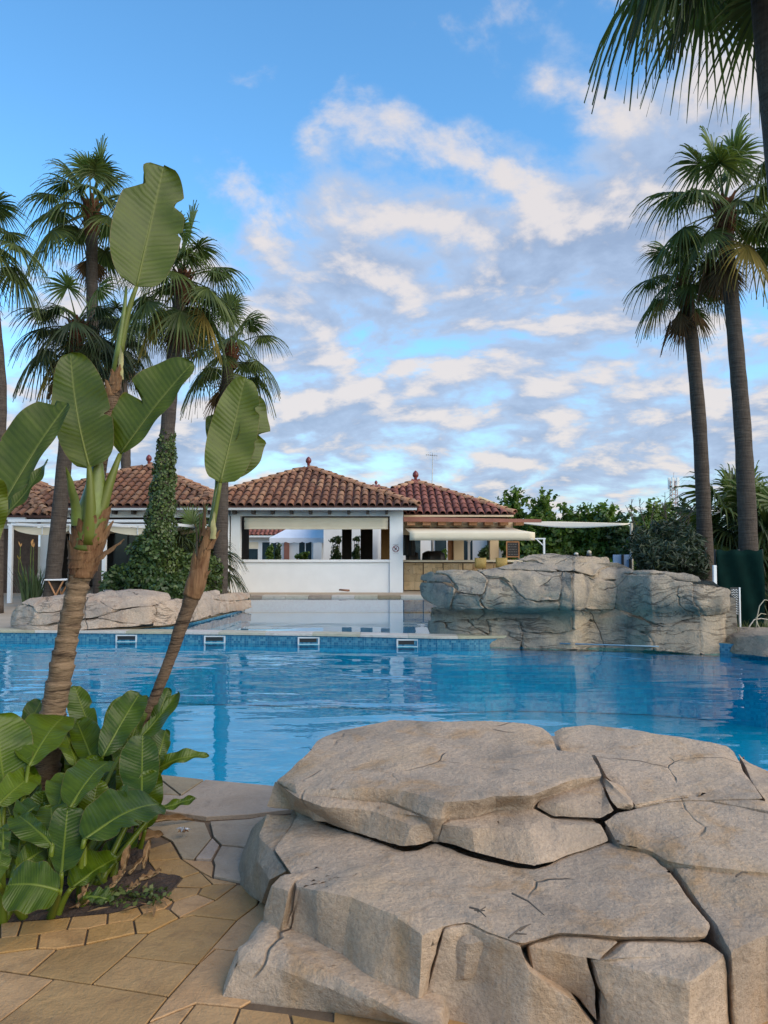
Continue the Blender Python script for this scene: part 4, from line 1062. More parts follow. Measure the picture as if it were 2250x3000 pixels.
def bar(name, m, a, b_, w, y):
    a = Vector((a[0], 0, a[1])); b_ = Vector((b_[0], 0, b_[1])); d = (b_ - a).normalized(); nrm = Vector((-d.z, 0, d.x)) * w
    q = [a + nrm, a - nrm, b_ - nrm, b_ + nrm]
    mb = MB().add([(sx + v.x, y, sz + v.z) for v in q] + [(sx + v.x, y + .002, sz + v.z) for v in q], [[0, 1, 2, 3], [0, 4, 5, 1], [1, 5, 6, 2], [2, 6, 7, 3], [3, 7, 4, 0]])
    return mb.build(name, m, sg)
bar('sign_bar', M['sign_red'], (-.068, .068), (.068, -.068), .011, sy - .007)
bar('sign_figure', M['sign_ink'], (-.045, -.055), (.035, .045), .016, sy - .004)
bar('sign_figure', M['sign_ink'], (-.055, .028), (.01, .02), .013, sy - .0035)
for (zc, k) in ((.165, 9), (.142, 11), (-.148, 11)):
    for i in range(k):
        x = (i - (k - 1) / 2) * .019; yb = abs(i - (k - 1) / 2) * -.002 * (1 if zc > 0 else 0)
        bar('sign_lettering', M['sign_grey'], (x - .006, zc + yb), (x + .006, zc + yb), .006, sy - .004)
# rear posts seen through the opening
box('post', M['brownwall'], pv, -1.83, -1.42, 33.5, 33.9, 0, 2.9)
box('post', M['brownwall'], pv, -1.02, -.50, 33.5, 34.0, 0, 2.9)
box('post', M['orange'], pv, -.13, .45, 32.6, 33.0, 0, 2.9)

# ------------------------------------------------------------------ pavilion at the left, dark inside
lp = empty('side_pavilion', (-9.1, 28, 0), 'white beamed pavilion with dark interior behind the ivy covered palm', 'pavilion')
AP2 = (-9.3, 30.3, 4.75)
pyramid(lp, -13.3, -5.3, 26.25, 2.97, AP2, 'terracotta', seed=5)
finial(lp, (AP2[0], AP2[1], AP2[2]))
box('gutter', M['grey_plaster'], lp, -13.2, -5.5, 26.2, 26.36, 2.83, 2.90)
for i in range(11):
    x = -12.6 + i * .66
    box('rafter_end', M['brownwall'], lp, x - .045, x + .045, 26.36, 26.70, 2.70, 2.825)
box('beam', M['plaster'], lp, -12.4, -5.5, 26.74, 27.0, 2.60, 2.91)
box('post', M['plaster'], lp, -11.92, -11.34, 26.70, 27.1, 0, 2.597)
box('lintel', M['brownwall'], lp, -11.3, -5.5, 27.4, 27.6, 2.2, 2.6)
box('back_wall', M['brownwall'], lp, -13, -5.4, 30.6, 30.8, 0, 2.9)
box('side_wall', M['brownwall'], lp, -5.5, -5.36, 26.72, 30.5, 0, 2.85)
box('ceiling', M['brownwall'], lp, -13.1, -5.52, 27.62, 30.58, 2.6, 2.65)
for x in (-10.4, -8.6, -7.2):
    w = box('glazed_door', M['dark_metal'], lp, x, x + 1.15, 29.6, 29.66, 0, 2.4)
    for k in range(2): box('pane', M['window'], w, x + .06 + k * .55, x + .53 + k * .55, 29.585, 29.598, .12, 2.32)

sp3 = empty('corner_building', (-14, 28, 0), 'brown walled building with lower tile roof beside the white frame awning', 'building')
pyramid(sp3, -17.6, -11.2, 25.6, 2.62, (-14.15, 29.2, 4.42), 'terracotta', seed=8)
finial(sp3, (-14.15, 29.2, 4.42), .36)
box('gutter', M['grey_plaster'], sp3, -17.5, -11.95, 25.55, 25.7, 2.48, 2.55)
box('wall', M['lamp_wall'], sp3, -17, -11.95, 26.4, 26.6, 0, 2.2)
box('frieze', M['grey_plaster'], sp3, -17, -11.95, 26.3, 26.5, 2.203, 2.5)
box('plinth', M['orange'], sp3, -16.9, -13.3, 26.2, 26.38, 0, .9)
for x in (-15.4, -14.9, -13.0):
    box('rafter_end', M['brownwall'], sp3, x - .05, x + .05, 25.75, 26.28, 2.40, 2.5)

# ------------------------------------------------------------------ pool bar at the right
br = empty('pool_bar', (2.6, 28.5, 0), 'open pool bar with stone clad counter and red tile roof', 'bar')
YB = 27.6
APB = (1.25, 30.35, 4.10)
pyramid(br, -2.07, 4.57, 27.0, 2.72, APB, 'terracotta_red', seed=11, clipx=(.2, 9), pitch=.27)
finial(br, APB, .44)
box('eave_strip', M['plaster_warm'], br, .7, 4.55, 26.98, 27.1, 2.63, 2.69)
fb = MB().add([(.68, 26.85, 2.46), (5.45, 26.6, 2.42), (5.45, 26.75, 2.42), (.68, 27.0, 2.46), (.68, 26.85, 2.625), (5.45, 26.6, 2.53), (5.45, 26.75, 2.53), (.68, 27.0, 2.625)],
              [[0, 3, 2, 1], [4, 5, 6, 7], [0, 1, 5, 4], [1, 2, 6, 5], [2, 3, 7, 6], [3, 0, 4, 7]])
fb.build('fascia', M['fascia'], br)
for i in range(8):
    x = .95 + i * .545
    box('rafter_end', M['wood'], br, x - .14, x + .14, 26.95, 27.42, 2.33, 2.455)
box('wall_plate', M['plaster_warm'], br, .68, 4.6, 27.42, 27.6, 2.0, 2.5)
box('ceiling', M['wood'], br, .7, 4.5, 27.6, 33.2, 2.50, 2.55)
box('counter_top', M['cream'], br, .68, 4.95, YB - .12, YB + .45, 1.03, 1.10, .01)
box('counter_base', M['mortar'], br, .68, 4.3, YB + .06, YB + .3, 0, 1.028)
for i in range(6):
    x = .70 + i * .71
    panel = box('cladding', M['mortar'], br, x, x + .70, YB + .03, YB + .058, .02, 1.0)
    rr = random.Random(i); zz = .025
    while zz < .95:
        hh = rr.uniform(.2, .34); hh = min(hh, .99 - zz); cx = x + .012
        while cx < x + .68:
            w_ = min(rr.uniform(.2, .45), x + .69 - cx)
            if x + .69 - cx - w_ < .1: w_ = x + .69 - cx
            k = rr.uniform(-.02, .02)
            MB().add([(cx + .006, YB + .012 + k * .2, zz + .006), (cx + w_ - .006, YB + .012, zz + .006 + k), (cx + w_ - .006 - k, YB + .012, zz + hh - .006), (cx + .006, YB + .012, zz + hh - .006 + k * .5),
                      (cx + .004, YB + .03, zz + .004), (cx + w_ - .004, YB + .03, zz + .004), (cx + w_ - .004, YB + .03, zz + hh - .004), (cx + .004, YB + .03, zz + hh - .004)],
                     [[0, 1, 2, 3], [0, 4, 5, 1], [1, 5, 6, 2], [2, 6, 7, 3], [3, 7, 4, 0]]).build('stone', M['stoneclad'], panel)
            cx += w_
        zz += hh
box('column', M['plaster_warm'], br, 2.95, 3.38, 32.6, 33.0, 0, 2.5)
box('column', M['wood'], br, 2.72, 2.93, 32.7, 33.0, 0, 2.5)
box('column', M['plaster_warm'], br, 4.05, 4.38, 29.4, 29.75, 0, 2.5)
box('column', M['brownwall'], br, 4.5, 4.75, 32.6, 33.0, 0, 2.5)
# bar awning
aw = empty('bar_awning', (3, 26.3, 0), 'cream folding awning stretched over the bar counter', 'awning')
n = 20; vs = []
for i in range(n + 1):
    x0_ = .72 + (4.45 - .72) * i / n; x1_ = .86 + (5.06 - .86) * i / n
    w1 = .008 * math.sin(i * 2.1)
    vs += [(x0_, 27.38, 2.29), ((x0_ + x1_) / 2, 26.6, 2.165 - .02), (x1_, 25.8, 2.06), (x1_, 25.78, 2.03), (x1_, 25.79 + w1, 1.90), (x1_, 25.80 - w1, 1.79)]
mb = MB().add(vs, [[i * 6 + k, i * 6 + k + 1, (i + 1) * 6 + k + 1, (i + 1) * 6 + k] for i in range(n) for k in range(5)])
cl = mb.build('canopy', M['cream'], aw, True); so = cl.modifiers.new('s', 'SOLIDIFY'); so.thickness = .01
MB().box(4.9, 5.42, 25.8, 25.86, 1.83, 1.875).build('front_rail', M['white_metal'], aw)
MB().box(5.34, 5.40, 25.795, 25.865, 0, 1.829).build('post', M['white_metal'], aw)
MB().tube([(5.12, 25.83, 1.83), (5.34, 25.83, 1.62)], .02, 8).build('brace', M['white_metal'], aw)
# back awning post with two struts
pb = empty('awning_post', (3.7, 33.6, 0), 'thin white post with two slanting struts behind the bar', 'post')
MB().box(3.66, 3.76, 33.6, 33.7, 0, 2.2).build('shaft', M['white_metal'], pb)
for s in (-1, 1): MB().tube([(3.71, 33.65, 1.75), (3.71 + s * .3, 33.65, 2.1)], .025, 8).build('strut', M['white_metal'], pb)
bw = empty('bar_back_wall', (3, 37, 0), 'pale rear wall with shrubs seen through the pool bar', 'wall')
box('wall_panel', M['plaster'], bw, -.3, 6.2, 37, 37.2, 0, 2.6)
for k in range(4): box('window_bay', M['window'], bw, 1.2 + k * 1.25, 1.75 + k * 1.25, 36.95, 36.99, .2, 2.1)

# stacked black chairs behind the counter
def black_chair(x, y, rz, z=.0, label=''):
    e = empty('bar_chair', (x, y, z), label, 'chair', 'black chairs behind the bar')
    c_, s_ = math.cos(rz), math.sin(rz)
    def loc(mb):
        mb.v = [(x + a * c_ - b * s_, y + a * s_ + b * c_, z + h) for a, b, h in mb.v]; return mb
    loc(MB().box(-.24, .24, -.24, .24, .74, .80)).build('seat', M['dark'], e, bevel=.02)
    bk = MB(); vs = []
    for i in range(7):
        t_ = -1 + i / 3
        for (hz, yy) in ((.86, .22), (1.15, .27), (1.42 - .10 * t_ * t_, .31)): vs.append((t_ * .25, yy - .05 * t_ * t_, hz))
    bk.add(vs, [[i * 3 + k, (i + 1) * 3 + k, (i + 1) * 3 + k + 1, i * 3 + k + 1] for i in range(6) for k in range(2)])
    ob = loc(bk).build('backrest', M['dark'], e, True); so = ob.modifiers.new('s', 'SOLIDIFY'); so.thickness = .035
    for a in (-.2, .2):
        for b in (-.2, .2): loc(MB().tube([(a, b, .74), (a * 1.15, b * 1.15, 0)], .018, 8)).build('leg', M['dark_metal'], e)
        loc(MB().tube([(a * 1.2, -.2, .80), (a * 1.2, -.2, 1.02), (a * 1.2, .24, 1.05)], .02, 8)).build('armrest', M['dark'], e)
for i, (x, y, rz) in enumerate(((1.15, 29.2, .3), (1.62, 29.6, -.4), (1.98, 29.1, .1), (2.3, 29.7, .6))):
    black_chair(x, y, rz, 0, ('tall black chair right beside the closed dark parasol', 'tall black chair second from the closed dark parasol', 'tall black chair third from the closed dark parasol', 'tall black chair furthest from the parasol behind the counter')[i])
# closed dark parasol beside the pavilion post
um = empty('parasol', (.92, 29.0, 0), 'closed dark parasol standing at the end of the bar', 'parasol')
MB().lathe((.92, 29.0, 0), [(.03, 0), (.03, 1.3)], 10).build('pole', M['dark_metal'], um, True)
mb = MB(); pr = [(.20, 1.25), (.23, 1.5), (.20, 1.9), (.12, 2.25), (.03, 2.42)]
vs = []; n = 24
for r, z in pr:
    for j in range(n):
        a = 2 * PI * j / n; k = r * (1 + .18 * math.cos(a * 6)); vs.append((.92 + k * math.cos(a), 29 + k * math.sin(a), z))
mb.add(vs, [[i * n + j, i * n + (j + 1) % n, (i + 1) * n + (j + 1) % n, (i + 1) * n + j] for i in range(4) for j in range(n)])
mb.build('canopy', M['dark'], um, True)
MB().box(.66, 1.18, 28.74, 29.26, 0, .09).build('base', M['dark_metal'], um, bevel=.02)
# menu board
bd = empty('menu_board', (4.75, 29, 0), 'wood framed dark menu board standing at the end of the bar', 'board')
mb = MB()
for (a, b_, c_, d_) in ((4.60, 4.64, 0, 1.78), (5.06, 5.10, 0, 1.78), (4.64, 5.06, 1.74, 1.78), (4.64, 5.06, 1.18, 1.22)): mb.box(a, b_, 28.98, 29.02, c_, d_)
mb.build('frame', M['wood'], bd)
MB().box(4.641, 5.059, 28.99, 29.01, 1.221, 1.739).build('panel', M['board'], bd)
rr = random.Random(3)
for k in range(5):
    z = 1.67 - k * .095; x = 4.68
    while x < 5.0:
        w_ = rr.uniform(.03, .09); MB().box(x, min(x + w_, 5.03), 28.986, 28.989, z - .008, z + .008).build('chalk_line', M['chalk'], bd); x += w_ + .03
# two wicker stools
def stool(u, label):
    q = PZ(u, 1735, 0); x, y = (u - CX) / FPX * 24.6, 24.6 + 1.9
    x = (u - CX) / FPX * y
    e = empty('wicker_stool', (x, y, 0), label, 'stool')
    MB().box(x - .21, x + .21, y - .2, y + .22, .70, .76).build('seat', M['wicker'], e, bevel=.02)
    vs = []
    for i in range(7):
        t_ = -1 + i / 3
        for (hz, yy) in ((.84, -.20), (1.0, -.225), (1.20, -.25)): vs.append((x + t_ * .20, y + yy + .04 * t_ * t_, hz))
    ob = MB().add(vs, [[i * 3 + k, (i + 1) * 3 + k, (i + 1) * 3 + k + 1, i * 3 + k + 1] for i in range(6) for k in range(2)]).build('backrest', M['wicker'], e, True)
    so = ob.modifiers.new('s', 'SOLIDIFY'); so.thickness = .03
    for a in (-.18, .18):
        for b in (-.17, .19): MB().tube([(x + a, y + b, .70), (x + a * 1.2, y + b * 1.2, 0)], .017, 8).build('leg', M['wood'], e)
        MB().tube([(x + a, y - .19, .74), (x + a, y - .21, .86)], .012, 6).build('back_support', M['wood'], e)
        MB().tube([(x + a * 1.15, y - .2, .98), (x + a * 1.25, y + .05, .96), (x + a * 1.2, y + .16, .76)], .014, 8).build('armrest', M['wood'], e)
stool(1405, 'yellow wicker bar stool standing at the counter')
stool(1466, 'orange brown wicker bar stool standing at the counter end')

# ------------------------------------------------------------------ courtyard behind the pavilion
ct = empty('rear_building', (-5, 46, 0), 'white courtyard building with red tile eaves seen through the pavilion', 'building')
box('wall', M['plaster'], ct, -11, 3.5, 46, 46.2, 0, 2.16)
rf = MB().add([(-11, 45.5, 2.22), (3.5, 45.5, 2.22), (3.5, 49, 3.6), (-11, 49, 3.6)], [[0, 1, 2, 3]]).build('roof', M['roofbed'], ct)
sl = math.atan2(1.38, 3.5)
for i in range(44):
    x = -10.9 + i * .26
    for r in range(4):
        s = r * .47 - .08
        put('tile', TM['terracotta_red'], (x, 45.5 + s * math.cos(sl), 2.235 + s * math.sin(sl)), rf, (sl, 0, 0))
box('eave', M['plaster'], ct, -11, 3.5, 45.46, 45.99, 2.12, 2.2)
def window(par, x0, x1, z0, z1, y, cols=2, shade=None):
    w = box('window', M['plaster'], par, x0 - .05, x1 + .05, y - .03, y - .002, z0 - .05, z1 + .05)
    k = (x1 - x0) / cols
    for i in range(cols): box('pane', M['window'], w, x0 + i * k + .03, x0 + (i + 1) * k - .03, y - .04, y - .031, z0 + .02, (z1 if not shade else shade) - .02)
    if shade: box('shutter', M['cream'], w, x0 + .01, x1 - .01, y - .05, y - .031, shade, z1)
window(ct, -8.7, -7.5, .4, 1.85, 46, 2, 1.45); window(ct, -7.3, -6.4, .4, 1.85, 46, 1)
for x in (-5.1, -3.3, -2.2): window(ct, x, x + .8, .0, 1.95, 46, 2)
box('pillar', M['plaster'], ct, -4.2, -3.7, 45.7, 46.0, 0, 2.1)
box('pillar', M['fascia'], ct, -5.95, -5.65, 45.8, 45.99, 0, 2.1)
# marquee
tn = empty('marquee', (-4, 40, 0), 'white marquee with scalloped edge seen through the pavilion opening', 'tent')
x0, x1, y0, y1 = -5.9, -1.6, 39.6, 43.0
mb = MB().add([(x0, y0, 2.02), (x1, y0, 2.02), (x1, y1, 2.02), (x0, y1, 2.02), (x0 + 1.1, 41.3, 2.75), (x1 - .3, 41.3, 2.75)], [[0, 1, 5, 4], [1, 2, 5], [2, 3, 4, 5], [3, 0, 4]])
mb.build('canopy', M['tent'], tn)
for (xa, ya, xb, yb) in ((x0, y0, x1, y0), (x0, y0, x0, y1), (x1, y0, x1, y1)):
    n = int(math.hypot(xb - xa, yb - ya) / .07); vs = []
    for i in range(n + 1):
        k = i / n; x = xa + (xb - xa) * k; y = ya + (yb - ya) * k; dz = .20 + .06 * abs(math.sin(i * .07 / .42 * PI))
        vs += [(x, y, 2.02), (x, y, 2.02 - dz)]
    MB().add(vs, [[2 * i, 2 * i + 1, 2 * i + 3, 2 * i + 2] for i in range(n)]).build('valance', M['tent'], tn)
for (x, y) in ((x0 + .05, y0 + .05), (x1 - .05, y0 + .05), (x0 + .05, y1 - .05), (x1 - .05, y1 - .05)): MB().tube([(x, y, 0), (x, y, 2.0)], .04, 8).build('pole', M['white_metal'], tn)
# a small roof further back, the white gable house, antenna and mast
rp = empty('rear_pavilion', (0, 40, 0), 'small tile roofed pavilion far behind the gap between the roofs', 'pavilion')
APR = (-.42, 40.5, 4.72)
pyramid(rp, -3.4, 2.56, 37.6, 3.55, APR, 'terracotta_red', seed=15, front_parts=True, sides=False, clipx=(-1.2, 2.6), hips=True)
finial(rp, APR, .30)
box('wall', M['plaster'], rp, -3.0, 2.2, 38.2, 43, 0, 3.4)
hs = empty('gable_house', (7.5, 52, 0), 'white house gable showing above the bar roof', 'house')
gx0, gx1 = PY(1375, 1480, 52).x, PY(1470, 1480, 52).x; gz = PY(1420, 1486, 52).z; ga = PY(1404, 1461, 52)
MB().add([(gx0, 52, 0), (gx1, 52, 0), (gx1, 52, gz), (ga.x, 52, ga.z), (gx0, 52, gz), (gx0, 58, 0), (gx1, 58, 0), (gx1, 58, gz), (ga.x, 58, ga.z), (gx0, 58, gz)],
         [[0, 1, 2, 3, 4], [9, 8, 7, 6, 5], [0, 5, 6, 1], [1, 6, 7, 2], [4, 9, 5, 0]]).build('wall', M['plaster'], hs)
MB().add([(gx1 + .15, 51.8, gz - .02), (ga.x, 51.8, ga.z + .06), (ga.x, 58.2, ga.z + .06), (gx1 + .15, 58.2, gz - .02), (gx0 - .15, 51.8, gz - .02), (gx0 - .15, 58.2, gz - .02),
          (gx1 + .15, 51.8, gz + .08), (ga.x, 51.8, ga.z + .16), (ga.x, 58.2, ga.z + .16), (gx1 + .15, 58.2, gz + .08), (gx0 - .15, 51.8, gz + .08), (gx0 - .15, 58.2, gz + .08)],
         [[6, 7, 8, 9], [7, 10, 11, 8], [0, 1, 7, 6], [1, 4, 10, 7], [0, 3, 2, 1], [1, 2, 5, 4], [0, 6, 9, 3], [4, 5, 11, 10]]).build('roof', M['plaster_warm'], hs)
an = empty('antenna', (2.2, 34.5, 0), 'television antenna on a thin mast rising behind the bar roof', 'antenna')
a0 = PY(1266, 1425, 34.5); a1 = PY(1268, 1335, 34.5)
MB().tube([(a0.x, 34.5, 0), (a0.x, 34.5, a0.z)], .06, 8).build('lower_mast', M['grey_metal'], an)
MB().tube([(a0.x, 34.5, a0.z), (a1.x, 34.5, a1.z + .12)], .022, 8).build('mast', M['grey_metal'], an)
MB().tube([(a1.x - .32, 34.3, a1.z + .02), (a1.x + .22, 34.7, a1.z + .02)], .016, 6).build('boom', M['grey_metal'], an)
for k in range(6):
    t_ = -.30 + k * .1
    MB().tube([(a1.x + t_, 34.5 + t_ * .7 - .2, a1.z + .02), (a1.x + t_, 34.5 + t_ * .7 + .2, a1.z + .02 )], .008, 5).build('element', M['grey_metal'], an)
    MB().tube([(a1.x + t_, 34.5 + t_ * .7, a1.z - .12 - .02 * k), (a1.x + t_, 34.5 + t_ * .7, a1.z + .16 + .02 * k)], .008, 5).build('element', M['grey_metal'], an)
# telecom mast far off
TY = 190.0
tw = empty('telecom_mast', (PY(1975, 1500, TY).x, TY, 0), 'distant lattice telecom mast with panel antennas on top', 'mast')
bx = PY(1975, 1500, TY).x; tz = PY(1975, 1410, TY).z
for sx_ in (-1, 1):
    for sy_ in (-1, 1):
        MB().tube([(bx + sx_ * 1.0, TY + sy_ * 1.0, 0), (bx + sx_ * .62, TY + sy_ * .62, tz)], .10, 5).build('leg', M['towerlit'], tw)
n = 16
for k in range(n):
    za, zb = tz * k / n, tz * (k + 1) / n; wa = 1.0 - .38 * k / n; wb = 1.0 - .38 * (k + 1) / n
    br_ = MB()
    for (p0, p1) in (((-1, -1), (1, -1)), ((1, -1), (1, 1)), ((1, 1), (-1, 1)), ((-1, 1), (-1, -1))):
        br_.tube([(bx + p0[0] * wa, TY + p0[1] * wa, za), (bx + p1[0] * wb, TY + p1[1] * wb, zb)], .05, 4)
        br_.tube([(bx + p0[0] * wb, TY + p0[1] * wb, zb), (bx + p1[0] * wb, TY + p1[1] * wb, zb)], .05, 4)
    br_.build('brace', M['towerlit'], tw)
for k in range(6):
    a = k * PI / 3; x, y = bx + 1.15 * math.cos(a), TY + 1.15 * math.sin(a)
    MB().box(x - .22, x + .22, y - .22, y + .22, tz - 1.5 - (k % 2) * .5, tz + .9).build('panel_antenna', M['plaster'], tw)
for z, r in ((tz * .93, 1.3), (tz * .70, .9), (tz * .55, .9)):
    MB().lathe((bx, TY, z), [(r, 0), (r, .12)], 10).build('platform', M['towerlit'], tw)
MB().tube([(bx, TY, tz), (bx + .1, TY, tz + 2.2)], .06, 5).build('whip', M['towerlit'], tw)
MB().tube([(bx - .9, TY - .9, tz * .72), (bx - .9, TY - 1.4, tz * .72)], .45, 10).build('dish', M['plaster'], tw)

# shade sail, its pole, a fallen tile, the fire point
sl_ = MB(); n = 20; vs = []
a = PY(1523, 1533, 30); b = PY(1828, 1539, 24)
for i in range(n + 1):
    k = i / n; p_ = a.lerp(b, k); sag = math.sin(PI * k)
    for j in range(5):
        s = j / 4; w_ = .25 + 2.3 * sag
        vs.append((p_.x + s * .3, p_.y + s * w_ * 1.3, p_.z - sag * .13 + s * (.06 + .26 * sag)))
o = sl_.add(vs, [[i * 5 + j, i * 5 + j + 1, (i + 1) * 5 + j + 1, (i + 1) * 5 + j] for i in range(n) for j in range(4)]).build('shade_sail', M['cream'], None, True)
so = o.modifiers.new('s', 'SOLIDIFY'); so.thickness = .012
tag(o, 'cream shade sail stretched between the bar roof and a pole', 'sail')
pl = PY(1850, 1540, 24)
tag(MB().tube([(pl.x - .02, 24, 0), (pl.x, 24, pl.z + .05), (pl.x, 24, pl.z + .08)], [.055, .05, .03], 10).build('sail_pole', M['coping'], None, True), 'pale wooden pole holding the shade sail beside the hedge', 'pole')
ft = PZ(1025, 1733, .014)
mb = MB(); T = Matrix.Translation((ft.x, 26.3, .05)) @ Matrix.Rotation(R(75), 4, 'Z') @ Matrix.Rotation(R(8), 4, 'X') @ Matrix.Scale(.62, 4)
mb.add([T @ Vector(v) for v in TILE.v], TILE.f)
o = mb.build('fallen_tile', TM['terracotta'].materials[0], None, True); so = o.modifiers.new('s', 'SOLIDIFY'); so.thickness = .014
tag(o, 'red barrel tile lying on the stone below the white low wall', 'tile')
fe = PY(658, 1660, 26.62)
e = empty('fire_extinguisher', (fe.x, 26.62, .95), 'red fire extinguisher hanging beside the downpipe', 'extinguisher')
MB().lathe((fe.x, 26.62, .72), [(.05, 0), (.075, .02), (.075, .36), (.05, .42), (.022, .45)], 14).build('cylinder', M['red'], e, True)
MB().box(fe.x - .03, fe.x + .05, 26.60, 26.64, 1.17, 1.22).build('valve', M['dark_metal'], e)
MB().tube([(fe.x + .03, 26.6, 1.2), (fe.x + .10, 26.58, 1.1), (fe.x + .085, 26.56, .85)], .012, 6).build('hose', M['dark_metal'], e)

# ------------------------------------------------------------------ two white framed awnings on the left terrace
def frame_awning(x0, x1, y0, y1, label):
    e = empty('frame_awning', ((x0 + x1) / 2, y0, 0), label, 'awning')
    for x in (x0, x1):
        for y in (y0,):
            MB().box(x - .055, x + .055, y - .055, y + .055, 0, 2.18).build('post', M['white_metal'], e, bevel=.006)
        MB().box(x - .04, x + .04, y0 + .06, y1 - .06, 2.19, 2.27).build('side_rail', M['white_metal'], e)
    MB().box(x0 - .09, x1 + .09, y0 - .05, y0 + .05, 2.181, 2.23).build('front_rail', M['white_metal'], e)
    MB().box(x0 - .09, x1 + .09, y0 - .04, y0 + .06, 2.275, 2.355).build('top_rail', M['white_metal'], e, bevel=.01)
    MB().box(x0 - .09, x1 + .09, y1 - .05, y1 + .05, 2.275, 2.35).build('top_rail', M['white_metal'], e)
    nx, ny = 14, 24; vs = []
    for i in range(nx + 1):
        for j in range(ny + 1):
            s = i / nx; t_ = j / ny
            sag = .13 * math.sin(PI * s) * 1.0 + .05 * abs(math.sin(t_ * PI * 4))
            vs.append((x0 + .06 + (x1 - x0 - .12) * s, y0 + .07 + (y1 - y0 - .15) * t_, 2.165 - sag))
    vs2 = []
    ob = MB().add(vs, [[i * (ny + 1) + j, i * (ny + 1) + j + 1, (i + 1) * (ny + 1) + j + 1, (i + 1) * (ny + 1) + j] for i in range(nx) for j in range(ny)]).build('canopy', M['cream'], e, True)
    vv = []
    for i in range(nx + 1):
        s = i / nx; x = x0 + .06 + (x1 - x0 - .12) * s; z = 2.17 - .05 * math.sin(PI * s)
        vv += [(x, y0 + .062, z), (x, y0 + .058, z - .10 - .11 * math.sin(PI * s) ** .6)]
    va = MB().add(vv, [[2 * i, 2 * i + 1, 2 * i + 3, 2 * i + 2] for i in range(nx)]).build('valance', M['cream'], e, True)
    MB().box((x0 + x1) / 2 - .012, (x0 + x1) / 2 + .012, y0 + .035, y0 + .05, 1.93, 2.17).build('strap', M['white_metal'], va)
frame_awning(-10.52, -8.80, 21.7, 26.65, 'white framed awning with sagging cloth beside the tall palm')
frame_awning(-7.95, -6.1, 21.9, 26.65, 'white framed awning half hidden behind the ivy covered palm')
# table under the first awning
tb = empty('terrace_table', (-8.75, 19.6, 0), 'small table with white top standing behind the rock edging', 'table')
tx = (175 - CX) / FPX * 20.4
tb.location = (tx, 20.4, 0); WL[tb.name] = Vector((tx, 20.4, 0))
MB().box(tx - .28, tx + .28, 20.15, 20.7, .70, .735).build('top', M['white_metal'], tb, bevel=.008)
for a in (-.2, .2):
    for b in (-.18, .2): MB().tube([(tx + a, 20.4 + b, .70), (tx - a * .8, 20.4 + b, 0)], .022, 8).build('leg', M['wood'], tb)

# ------------------------------------------------------------------ fan palms
def frond(el, seed, sc=1.0, dead=False, nseg=40, spread=142, drop=1.0):
    """costapalmate frond: petiole and pleated fan with hanging tips; built along +X, hangs along -Z"""
    rg = random.Random(seed); mb = MB(); e = R(el)
    d = Vector((math.cos(e), 0, math.sin(e))); lp = rg.uniform(.85, 1.1) * sc
    pts = []
    for k in range(5):
        t = k / 4; p = d * (lp * t + .06); p.z -= .16 * sc * t * t * max(0, math.cos(e)); pts.append(p)
    mb.tube(pts, [.030 * sc, .024 * sc, .018 * sc, .015 * sc, .012 * sc], 5)
    E = pts[-1]; T = (pts[-1] - pts[-2]).normalized()
    T = (T + Vector((0, 0, -.12))).normalized()
    Ly = Vector((0, 1, 0)); Nn = T.cross(Ly).normalized() * -1
    if Nn.z < 0 and abs(el) < 80: Nn = -Nn
    sp = R(spread if not dead else 60)
    fold = rg.uniform(.18, .38) if not dead else .1
    twist = rg.uniform(-.25, .25)
    for i in range(nseg):
        a = -1 + 2 * (i + .5) / nseg; ph = a * sp
        dl = 2 * sp / nseg
        dr = T * math.cos(ph) + Ly * math.sin(ph) - Nn * fold * abs(math.sin(ph)) + Nn * twist * math.sin(ph) * .5
        dr.normalize()
        side = (Ly * math.cos(ph) - T * math.sin(ph)); side = (side - dr * side.dot(dr)).normalized()
        ln = sc * (1.02 - .34 * abs(a) ** 1.5) * rg.uniform(.92, 1.08)
        g = (.42 + .3 * rg.random()) * drop * (.35 + .65 * max(0.0, math.cos(e))); gt = .10 * rg.random()
        ks = (0.0, .20, .36, .58, .80, 1.0); k0 = len(mb.v)
        for s in ks:
            p = E + dr * (ln * s * (1 - .10 * s * s)); p.z -= ln * (g * s ** 2.7 + gt * s)
            if s <= .36: w = ln * s * math.tan(dl / 2) * 1.06 + .004 * sc
            else: w = ln * .36 * math.tan(dl / 2) * 1.06 * max(.03, (1 - s) / .64) ** .9
            up = Nn * (.010 * sc * (1 if i % 2 else -1)) * min(1, s * 3)
            mb.v.append(tuple(p - side * w + up)); mb.v.append(tuple(p + side * w - up))
        for j in range(len(ks) - 1):
            b = k0 + 2 * j; mb.f.append([b, b + 1, b + 3, b + 2])
    return mb
ELS = [80, 62, 45, 30, 14, 0, -15, -32, -50]
FR = {}
def fmesh(el, var, m):
    el = min(ELS, key=lambda q: abs(q - el)); k = (el, var, m)
    if k not in FR:
        me = frond(el, hash((el, var)) % 9973 + 7, 1.0, False, 40, 142, 1.0).mesh('frond', smooth=False); me.materials.append(M[m]); FR[k] = me
    return FR[k]
def dmesh(var, el=-72, m='palm_dead'):
    k = ('d', var, el, m)
    if k not in FR:
        me = frond(el, 300 + var * 13, 1.0, True, 22, 60, .35).mesh('frond'); me.materials.append(M[m]); FR[k] = me
    return FR[k]
